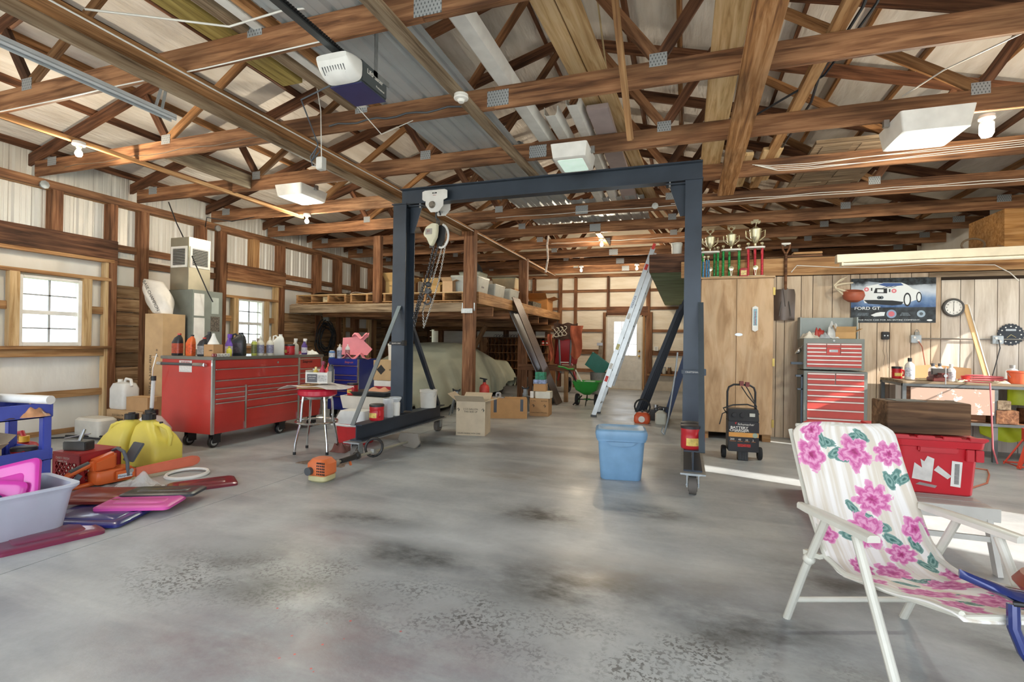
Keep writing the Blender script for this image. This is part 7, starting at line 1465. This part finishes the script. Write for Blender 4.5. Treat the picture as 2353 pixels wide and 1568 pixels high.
gr_ = thing('bench_grinder', 'dark bench grinder at the right end of the workbench', 'grinder', (4.1, 7.45, ZB)); MB().cyl((-.12, 0, .14), (.12, 0, .14), .075, n=20).obj('motor', DGREY, gr_); MB().cyl((-.2, 0, .14), (-.16, 0, .14), .09, n=24).cyl((.16, 0, .14), (.2, 0, .14), .09, n=24).obj('wheel', mat('#8a8680', .8), gr_); MB().b(-.1, .1, -.06, .06, 0, .08).obj('base', DGREY, gr_, bev=.01)
rh = thing('pink_hose', 'pink air hose coiled loosely on the workbench', 'hose', (3.25, 7.2, ZB+.012)); MB().tube([V3(.24*cos(a)*(1-.02*a), .1*sin(a)*(1-.03*a), .004*a) for a in [i*.35 for i in range(50)]], .009, 6).obj('coil', mat('#cf6a70', .5), rh); MB().tube([(-.24, -.1, .0), (-.15, -.3, .0), (-.12, -.4, -.0), (-.115, -.42, -.3), (-.1, -.42, -.7), (-.05, -.4, -.86)], .008, 6).obj('drop', mat('#cf6a70', .5), rh)
for i, (x, y, c, l) in enumerate(((3.02, 7.1, '#c9bfa0', 'tan glove on the workbench front'), (3.12, 7.3, '#bfc6b4', 'pale rag on the workbench'), (3.36, 7.08, '#c4b9a2', 'tan work glove by the orange tub'), (2.72, 7.28, '#cbb58d', 'tan rag behind the vise'))): crumple(l, (x, y, ZB), .14, .1, .035, mat(c, .8), 80+i)
rcp = thing('red_cup', 'small red cup on the workbench', 'cup', (3.08, 7.18, ZB)); MB().lathe([(.035, 0), (.045, .07), (.04, .07), (.03, .006)], 18).obj('cup', RED, rcp)
tag(MB().tube([(2.35, 5.5, .006), (2.7, 5.9, .006), (2.9, 6.3, .006), (3.0, 6.55, .006), (2.6, 6.75, .006)], .008, 6).obj('extension_cable', mat('#b5654a', .5)), 'orange extension cord on the floor before the workbench', 'cord')
# stuff on the header above the panels
cr_ = MB().grid(40, 1, lambda u, v: V3(2.35+.85*u, YP+.0+.3*v, 2.495+.018*sin(2*pi*10*u))).obj('corrugated_sheet', mat('#c9b49c', .6), thick=.004); tag(cr_, 'short corrugated sheet lying on the partition header', 'corrugated sheet')
for i, (x, z, w_, m, l) in enumerate(((1.25, 2.48, .35, W_TAN, 'short board offcut on the header behind the shovel'), (1.55, 2.5, .45, W_POST, 'dark board offcut on the header, lower of the pile'), (1.6, 2.54, .35, W_TAN, 'board offcut on top of the header pile'))): tag(beam('board_offcut', (x-w_/2, YP+.12, z+.015), (x+w_/2, YP+.12, z+.015), .15, .03, m), l, 'board')
tag(MB().b(3.62, 4.5, YP-.2, YP+.6, 2.5, 2.95).obj('plywood_crate', wood('ply_crate', '#b88a58', '#a4743f', '#7d5228', blot=.3)), 'plywood crate on the header at the right edge', 'crate')
tag(MB().tube([V3(3.45+.12*cos(a), YP+.1, 2.58+.08*sin(a)) for a in [2*pi*i/20 for i in range(20)]], .012, 6, True).obj('cable_coil', mat('#6e5c48', .6)), 'coil of brown cable on the header beside the plywood crate', 'cable')
# ---------------- battery charger on wheels
bch = thing('battery_charger', 'black wheeled battery charger by the plywood cabinet', 'battery charger', (.625, 6.12, 0), .05)
CHB = mat('#26272b', .4)
MB().b(-.155, .155, -.10, .10, .10, .43).obj('lower_case', CHB, bch, bev=.006); MB().prism([(-.10, .43), (.10, .43), (.10, .56), (-.05, .56)], .31, Matrix.Translation((-.155, 0, 0)) @ Matrix(((0, 0, 1, 0), (1, 0, 0, 0), (0, 1, 0, 0), (0, 0, 0, 1)))).obj('control_case', CHB, bch, bev=.006)
for s in (-1, 1):
    MB().lathe([(.03, -.02), (.065, -.022), (.07, -.01), (.07, .01), (.065, .022), (.03, .02)], 24, (s*.185, .04, .07), Matrix.Rotation(pi/2, 3, 'Y')).obj('wheel', RUBBER, bch)
MB().tube([(-.145, .09, .3), (-.145, .09, .74), (-.13, .09, .79), (-.08, .09, .82), (.08, .09, .82), (.13, .09, .79), (.145, .09, .74), (.145, .09, .3)], .011, 10).obj('handle', BLACK, bch)
MB().b(-.05, .05, -.08, .02, .0, .1).obj('stand', BLACK, bch)
fb = MB()
for i in range(6): fb.b(-.045+i*.016, -.037+i*.016, -.085, -.08, .01, .095)
fb.obj('stand_rib', DGREY, bch)
MB().b(-.15, .15, -.1015, -.1005, .262, .31).obj('stripe', mat('#e0a050', .4), bch); MB().cyl((.115, -.1025, .285), (.115, -.1005, .285), .026, n=20).obj('seal', mat('#9fb0a0', .4), bch)
text('BATTERY', .036, WHITE, bch, (-.045, -.1025, .362), sx=1.2, bold=.0008); text('CHARGER', .036, WHITE, bch, (-.045, -.1025, .333), sx=1.2, bold=.0008); text('ENGINE STARTER', .014, WHITE, bch, (-.04, -.1025, .317)); text('Schumacher', .034, WHITE, bch, (.02, -.1025, .4), shear=.2)
text('200', .03, WHITE, bch, (-.115, -.1025, .235)); text('40', .028, WHITE, bch, (-.04, -.1025, .233)); text('10', .028, WHITE, bch, (.03, -.1025, .23)); text('2', .028, WHITE, bch, (.095, -.1025, .228)); MB().b(-.06, .07, -.1015, -.1005, .155, .185).obj('warning_label', mat('#b8302c', .5, var=.3, scale=80), bch)
MB().b(-.14, -.075, -.1015, -.1005, .212, .216).b(-.06, -.01, -.1015, -.1005, .212, .216).b(.01, .06, -.1015, -.1005, .212, .216).b(.08, .12, -.1015, -.1005, .212, .216).obj('underline', mat('#c97a3a', .5, var=0), bch)
for x in (-.095, -.015): MB().cyl((x, -.095, .50), (x, -.07, .50), .022, n=16).obj('dial', BLACK, bch)
MB().b(.06, .115, -.085, -.066, .485, .52).obj('meter', mat('#c4c4ba', .4), bch); MB().prism([(-.03, .01), (-.01, .02), (-.02, -.01)], .001, Matrix.Translation((-.06, -.102, .405)) @ Matrix.Rotation(pi/2, 4, 'X')).obj('logo', RED, bch)
MB().tube([(-.16, .0, .5), (-.2, -.02, .56), (-.1, -.02, .60), (.05, 0, .61), (.14, .02, .58), (.17, .02, .5)], .008, 6).tube([(-.16, 0, .52), (-.21, -.03, .5), (-.23, -.04, .42), (-.24, -.04, .38)], .006, 6).tube([(.0, .08, .80), (.06, .05, .7), (.14, .02, .6)], .006, 6).tube([(.05, .08, .80), (.09, .05, .72), (.15, .02, .58)], .006, 6).obj('cable', BLACK, bch)
MB().b(-.02, .02, .06, .12, .81, .86).b(.04, .08, .06, .12, .80, .85).obj('clamp', mat('#7a3a34', .5), bch)
# ---------------- slat table, red tote, timber
sb_ = thing('slat_table', 'low white slatted folding table behind the chair', 'table', (1.32, 3.98, 0)); TG = mat('#c9c5be', .5)
for i in range(8): MB().b(-.34, .34, -.42+i*.105, -.33+i*.105, .345, .362).obj('slat', mat('#b3aca6', .6), sb_)
MB().b(-.36, .36, -.45, -.425, .29, .365).b(-.36, .36, .425, .45, .29, .365).b(-.36, -.335, -.425, .425, .29, .345).b(.335, .36, -.425, .425, .29, .345).obj('frame', TG, sb_)
for x in (-.31, .31):
    MB().bar((x, -.43, .3), (x*1.1, -.47, .0), .05, .025, (1, 0, 0)).obj('leg', TG, sb_); MB().bar((x, .43, .3), (x*1.1, .47, .0), .05, .025, (1, 0, 0)).obj('leg', TG, sb_)
MB().b(-.32, .32, -.462, -.445, .18, .21).obj('stretcher', TG, sb_)
RT2 = mat('#c41f2c', .38, var=.05)
rtt = thing('red_tote', 'red attached lid tote on the slat table', 'tote', (1.475, 4.05, .3625))
MB().loft([rrect(.35, .56, .03, 4, 0, 0, 0), rrect(.37, .58, .03, 4, 0, 0, .01), rrect(.40, .62, .03, 4, 0, 0, .29), rrect(.44, .66, .03, 4, 0, 0, .295), rrect(.45, .67, .03, 4, 0, 0, .335)]).obj('tub', RT2, rtt)
MB().b(-.225, .225, -.335, .335, .336, .352).obj('lid', RT2, rtt, bev=.004)
for x in (-.2, -.07, .06, .19): MB().b(x-.05, x+.04, -.345, -.30, .345, .362).obj('hinge_tab', RT2, rtt, bev=.003)
MB().b(-.11, .09, -.338, -.30, .262, .30).obj('handle', RT2, rtt, bev=.008); MB().b(.13, .17, -.33, -.3, .22, .29).b(.175, .215, -.33, -.3, .22, .29).obj('hinge_rib', RT2, rtt, bev=.003)
yb_ = -.300
def tf(pts, m, nm='label_remnant'):
    MB().add([(x, -.2905-.0714*z-.002, z) for x, z in pts], [tuple(range(len(pts)))]).obj(nm, m, rtt)
PAPER = mat('#ddd8d2', .6, var=.1, scale=20)
tf([(-.13, .09), (-.03, .075), (-.02, .22), (-.055, .235), (-.07, .2), (-.09, .215), (-.08, .16), (-.12, .19)], PAPER); tf([(-.02, .15), (.05, .10), (.07, .12), (.0, .18)], PAPER); tf([(.065, .06), (.115, .055), (.12, .21), (.068, .215)], mat('#eae7e0', .5), 'barcode_label'); tf([(-.11, .055), (-.01, .04), (.0, .055), (-.09, .07)], mat('#9a8f8c', .6))
for i in range(16): z = .075+i*.0078; MB().add([(x, -.2905-.0714*zz_-.0035, zz_) for x, zz_ in ((.082, z), (.106, z), (.106, z+.0045), (.082, z+.0045))], [(0, 1, 2, 3)]).obj('barcode_bar', INK, rtt)
MB().bar((-.24, .33, .345), (-.42, .30, .40), .6, .008, (0, 0, 1)).obj('lid_flap', RT2, rtt) if False else None
tbk = tag(beam('timber_block', (1.21, 3.88, .82), (1.66, 3.93, .82), .21, .195, wood('block', '#8d6b4c', '#6e4f36', '#473120', rnd=.05)), 'thick dark timber block lying on the red tote', 'timber')
tag(MB().b(-.09, .09, -.06, .06, 0, .003).obj('sandpaper', mat('#7d7a74', .9), loc=(1.36, 3.9, .9185), rot=(0, 0, .2)), 'grey sandpaper sheet on the timber block', 'sandpaper')
tt2 = thing('tote_lid_pair', 'open red tote lid edge behind the floral chair', 'lid', (1.12, 4.6, .36)); MB().prism([(0, 0), (.42, 0), (.4, .06), (.04, .12), (0, .1)], .5, Matrix.Translation((-.2, .25, .2)) @ Matrix.Rotation(pi/2, 4, 'X')).obj('flap', RT2, tt2); MB().b(-.2, .22, -.25, .25, 0, .2).obj('tub', RT2, tt2)
tt2.location = (1.2, 4.75, 0); 
for c_ in tt2.children: c_.location.z += .55 if c_.name.startswith('flap') else .0; 
for c_ in list(tt2.children):
    if c_.name.startswith('flap'): c_.location.z = .30
    else: c_.scale.z = 2.5
# ---------------- floral folding chair
def floral():
    m, nt, b = newmat('floral_canvas'); L = nt.links.new; tc = N(nt, 'ShaderNodeTexCoord'); uv = tc.outputs['UV']
    col = None
    n0 = N(nt, 'ShaderNodeTexNoise'); mp = N(nt, 'ShaderNodeMapping'); mp.inputs['Scale'].default_value = (14, .7, 1); L(uv, mp.inputs['Vector']); L(mp.outputs[0], n0.inputs['Vector']); setin(n0, 'Scale', 2.); setin(n0, 'Detail', 4.)
    base = ramp(nt, [(.42, '#ddd3c4'), (.56, '#f2eeea')]); L(n0.outputs[0], base.inputs[0]); col = base.outputs[0]
    nz = N(nt, 'ShaderNodeTexNoise'); setin(nz, 'Scale', 26.); setin(nz, 'Detail', 4.); setin(nz, 'Distortion', 1.5); L(uv, nz.inputs['Vector'])
    def blob(x, y, rx, ry, ang, petals, color_in, color_out, dark):
        nonlocal col
        x, y = x*.5, y*1.22
        mp = N(nt, 'ShaderNodeMapping', vector_type='TEXTURE'); mp.inputs['Location'].default_value = (x, y, 0); mp.inputs['Scale'].default_value = (rx, ry, 1); mp.inputs['Rotation'].default_value = (0, 0, ang); L(uv, mp.inputs['Vector'])
        le = N(nt, 'ShaderNodeVectorMath', operation='LENGTH'); L(mp.outputs[0], le.inputs[0]); r = le.outputs['Value']
        if petals:
            sp = N(nt, 'ShaderNodeSeparateXYZ'); L(mp.outputs[0], sp.inputs[0]); at = N(nt, 'ShaderNodeMath', operation='ARCTAN2'); L(sp.outputs[1], at.inputs[0]); L(sp.outputs[0], at.inputs[1])
            mu = N(nt, 'ShaderNodeMath', operation='MULTIPLY'); mu.inputs[1].default_value = petals/2; L(at.outputs[0], mu.inputs[0]); sn = N(nt, 'ShaderNodeMath', operation='COSINE'); L(mu.outputs[0], sn.inputs[0]); ab = N(nt, 'ShaderNodeMath', operation='ABSOLUTE'); L(sn.outputs[0], ab.inputs[0])
            ma = N(nt, 'ShaderNodeMath', operation='MULTIPLY_ADD'); L(ab.outputs[0], ma.inputs[0]); ma.inputs[1].default_value = .34; ma.inputs[2].default_value = .66
            dv_ = N(nt, 'ShaderNodeMath', operation='DIVIDE'); L(r, dv_.inputs[0]); L(ma.outputs[0], dv_.inputs[1]); r = dv_.outputs[0]
        nadd = N(nt, 'ShaderNodeMath', operation='MULTIPLY_ADD'); L(nz.outputs[0], nadd.inputs[0]); nadd.inputs[1].default_value = .8; L(r, nadd.inputs[2])
        lt = N(nt, 'ShaderNodeMath', operation='LESS_THAN'); L(nadd.outputs[0], lt.inputs[0]); lt.inputs[1].default_value = 1.36
        cr = ramp(nt, [(.3, dark), (.45, color_in), (.62, color_out), (.78, color_in), (1., color_out)]); mr = N(nt, 'ShaderNodeMapRange'); mr.inputs[2].default_value = 1.36; L(nadd.outputs[0], mr.inputs[0]); L(mr.outputs[0], cr.inputs[0])
        x_ = N(nt, 'ShaderNodeMix', data_type='RGBA'); L(lt.outputs[0], x_.inputs[0]); L(col, x_.inputs[6]); L(cr.outputs[0], x_.inputs[7]); col = x_.outputs[2]
    # v: 0 = top of the back, 1 = front of the seat ; u across
    lv = [(.32, .07, .3), (.38, .11, -.5), (.44, .13, .2), (.60, .05, -.3), (.68, .045, .9), (.88, .2, -.9), (.95, .21, -.4), (.82, .21, -1.8), (.42, .3, 1.0), (.5, .33, .4), (.62, .37, 0.), (.68, .41, .5), (.3, .4, .2), (.85, .43, 1.4), (.9, .5, -1.), (.82, .52, 1.2), (.55, .6, .8), (.64, .61, -.3), (.42, .64, .6), (.8, .68, .2), (.3, .72, .5), (.52, .78, .9), (.7, .8, -.4), (.4, .86, .2), (.6, .9, .7), (.84, .92, -.2), (.27, .06, 1.3), (.5, .4, -1.2)]
    for x, y, a in lv: blob(x, y, .046, .02, a, 0, '#4f7a74', '#8fb0a8', '#37605c')
    fl = [(.14, .12, .13, .065, .2, 5), (.18, .03, .1, .045, 0, 6), (.57, .11, .14, .07, .5, 5), (.88, .12, .12, .06, 0, 7), (.62, .27, .16, .06, 0, 8), (.46, .38, .15, .07, .9, 5), (.7, .46, .11, .05, 0, 7), (.1, .4, .08, .05, 0, 5), (.9, .38, .1, .03, .5, 5), (.28, .51, .09, .05, 0, 5), (.5, .54, .12, .045, 0, 6), (.93, .58, .09, .05, 0, 5), (.16, .63, .1, .05, 0, 5), (.72, .66, .16, .05, 0, 7), (.35, .75, .16, .045, 0, 6), (.62, .84, .15, .045, .3, 5), (.25, .9, .12, .045, 0, 6), (.82, .8, .1, .04, 0, 6), (.8, .95, .13, .04, 0, 7)]
    for x, y, rx, ry, a, p in fl: blob(x, y, rx*.62, rx*.62*(.8 if p > 6 else 1), a, p, '#c9589a', '#e9a9cc', '#9c3268')
    L(col, b.inputs['Base Color']); b.inputs['Roughness'].default_value = .75
    bn = N(nt, 'ShaderNodeTexNoise'); setin(bn, 'Scale', 9.); L(uv, bn.inputs['Vector']); bp = N(nt, 'ShaderNodeBump'); bp.inputs['Strength'].default_value = .35; bp.inputs['Distance'].default_value = .02; L(bn.outputs[0], bp.inputs['Height']); L(bp.outputs[0], b.inputs['Normal'])
    return m
fc = thing('folding_chair', 'white framed folding lounge chair with pink floral canvas', 'chair', (.82, 2.40, 0), R_(20.5))
pp = [(.44, .885), (.43, .865), (.35, .72), (.26, .56), (.17, .42), (.10, .36), (.03, .345), (-.08, .36), (-.22, .395), (-.36, .43), (-.49, .462), (-.52, .455)]
Ls = [0]
for a, c in zip(pp, pp[1:]): Ls.append(Ls[-1]+math.hypot(c[0]-a[0], c[1]-a[1]))
def fab(u, v):
    s = v*Ls[-1]; k = 0
    while k < len(Ls)-2 and Ls[k+1] < s: k += 1
    t = (s-Ls[k])/(Ls[k+1]-Ls[k]); y = pp[k][0]+(pp[k+1][0]-pp[k][0])*t; z = pp[k][1]+(pp[k+1][1]-pp[k][1])*t
    hw = .25 if v > .05 else .25-.06*(1-v/.05)**2
    sag = (1-(2*u-1)**2); dz = -.025*sag*min(1, v*4)
    return V3((2*u-1)*hw+.02+.045*max(0, 1-v*1.6), y+.012*sag, z+dz+.004*sin(30*v+6*u))
me_ = MB().grid(24, 60, fab); fo_ = me_.obj('canvas', floral(), fc, ang=70)
uvl = fo_.data.uv_layers.new(name='UVMap')
for poly in fo_.data.polygons:
    for li in poly.loop_indices:
        vi_ = fo_.data.loops[li].vertex_index; uvl.data[li].uv = ((vi_ % 25)/24*.5, (vi_//25)/60*1.22)
sm = fo_.modifiers.new('thickness', 'SOLIDIFY'); sm.thickness = .006
FR = mat('#d3d0c4', .4)
for s in (-1, 1):
    x = .02+s*.235
    MB().tube([(x+.04, .45, .85), (x+.02, .28, .545), (x, .12, .37), (x, .0, .35), (x, -.2, .39), (x, -.5, .46)], .012, 8).obj('side_rail', FR, fc)
    xo = .02+s*.275
    MB().tube([(xo, .33, 0), (xo, .2, .28), (xo, .06, .55)], .0165, 10).obj('leg', FR, fc); MB().tube([(xo, -.36, 0), (xo, -.2, .35), (xo, -.11, .545)], .0165, 10).obj('leg', FR, fc)
    am = [V3(xo, y, z) for y, z in ((.24, .55), (.16, .555), (.06, .56), (-.08, .565), (-.2, .567))]
    MB().loft([[p+V3(dx*w_, 0, dz) for dx, dz in ((-1, -.012), (-1, .006), (-.6, .014), (.6, .014), (1, .006), (1, -.012))] for p, w_ in zip(am, (.014, .026, .03, .03, .024))]).obj('armrest', mat('#dedbd0', .35), fc, ang=50)
    MB().sph((xo, .17, .34), .025, 10, 7).bar((xo, .2, .36), (xo*.92, .12, .37), .02).obj('hinge_lock', FR, fc)
MB().cyl((-.255, .28, .11), (.295, .28, .11), .012).obj('cross_bar', FR, fc); MB().tube([(-.15, .447, .872), (.27, .447, .872)], .009, 8).obj('top_bar', FR, fc); MB().tube([(-.21, -.5, .452), (.25, -.5, .452)], .009, 8).obj('front_bar', FR, fc)
# ---------------- glossy blue frame at the lower right corner
bf = thing('blue_stand', 'glossy blue curved stand with brown round pad in the lower right corner', 'stand', (1.04, 1.90, 0))
BG = mat('#22306e', .2, .2, var=.03, coat=.6)
MB().loft([[V3(x, y+s*w_, z+dz) for s, dz in ((-1, 0), (-.5, .014), (.5, .014), (1, 0), (.5, -.014), (-.5, -.014))] for x, y, z, w_ in ((-.215, .05, .55, .005), (-.17, .03, .538, .02), (-.11, .01, .522, .045), (-.02, .0, .515, .06), (.1, .0, .515, .06), (.35, .0, .52, .05))]).obj('fender', BG, bf, ang=50)
MB().tube([(-.115, -.02, .505), (-.118, -.03, .44), (-.10, -.04, .38), (-.05, -.06, .30), (.0, -.08, .2), (.02, -.09, .02)], .016, 10).obj('front_tube', BG, bf); MB().tube([(.25, .05, .5), (.27, .1, .3), (.29, .12, .015)], .016, 10).obj('rear_tube', BG, bf)
MB().lathe([(0, -.03), (.1, -.025), (.12, 0), (.1, .03), (0, .035)], 24, (.13, .22, .48)).obj('pad', mat('#8a3f24', .4), bf); MB().bar((.12, .2, .46), (.12, .02, .5), .03).obj('pad_arm', BLACK, bf); MB().tube([(-.12, -.03, .51), (-.02, -.06, .525), (.2, -.05, .53)], .008, 8).obj('cable', BLACK, bf)
# ================================================================ lettering becomes mesh
bpy.context.view_layer.update()
dg = bpy.context.evaluated_depsgraph_get()
for o in TEXTS:
    me = bpy.data.meshes.new_from_object(o.evaluated_get(dg))
    n = bpy.data.objects.new('lettering', me); COL.objects.link(n)
    n.parent = o.parent; n.matrix_basis = o.matrix_basis.copy()
for o in TEXTS: bpy.data.objects.remove(o)
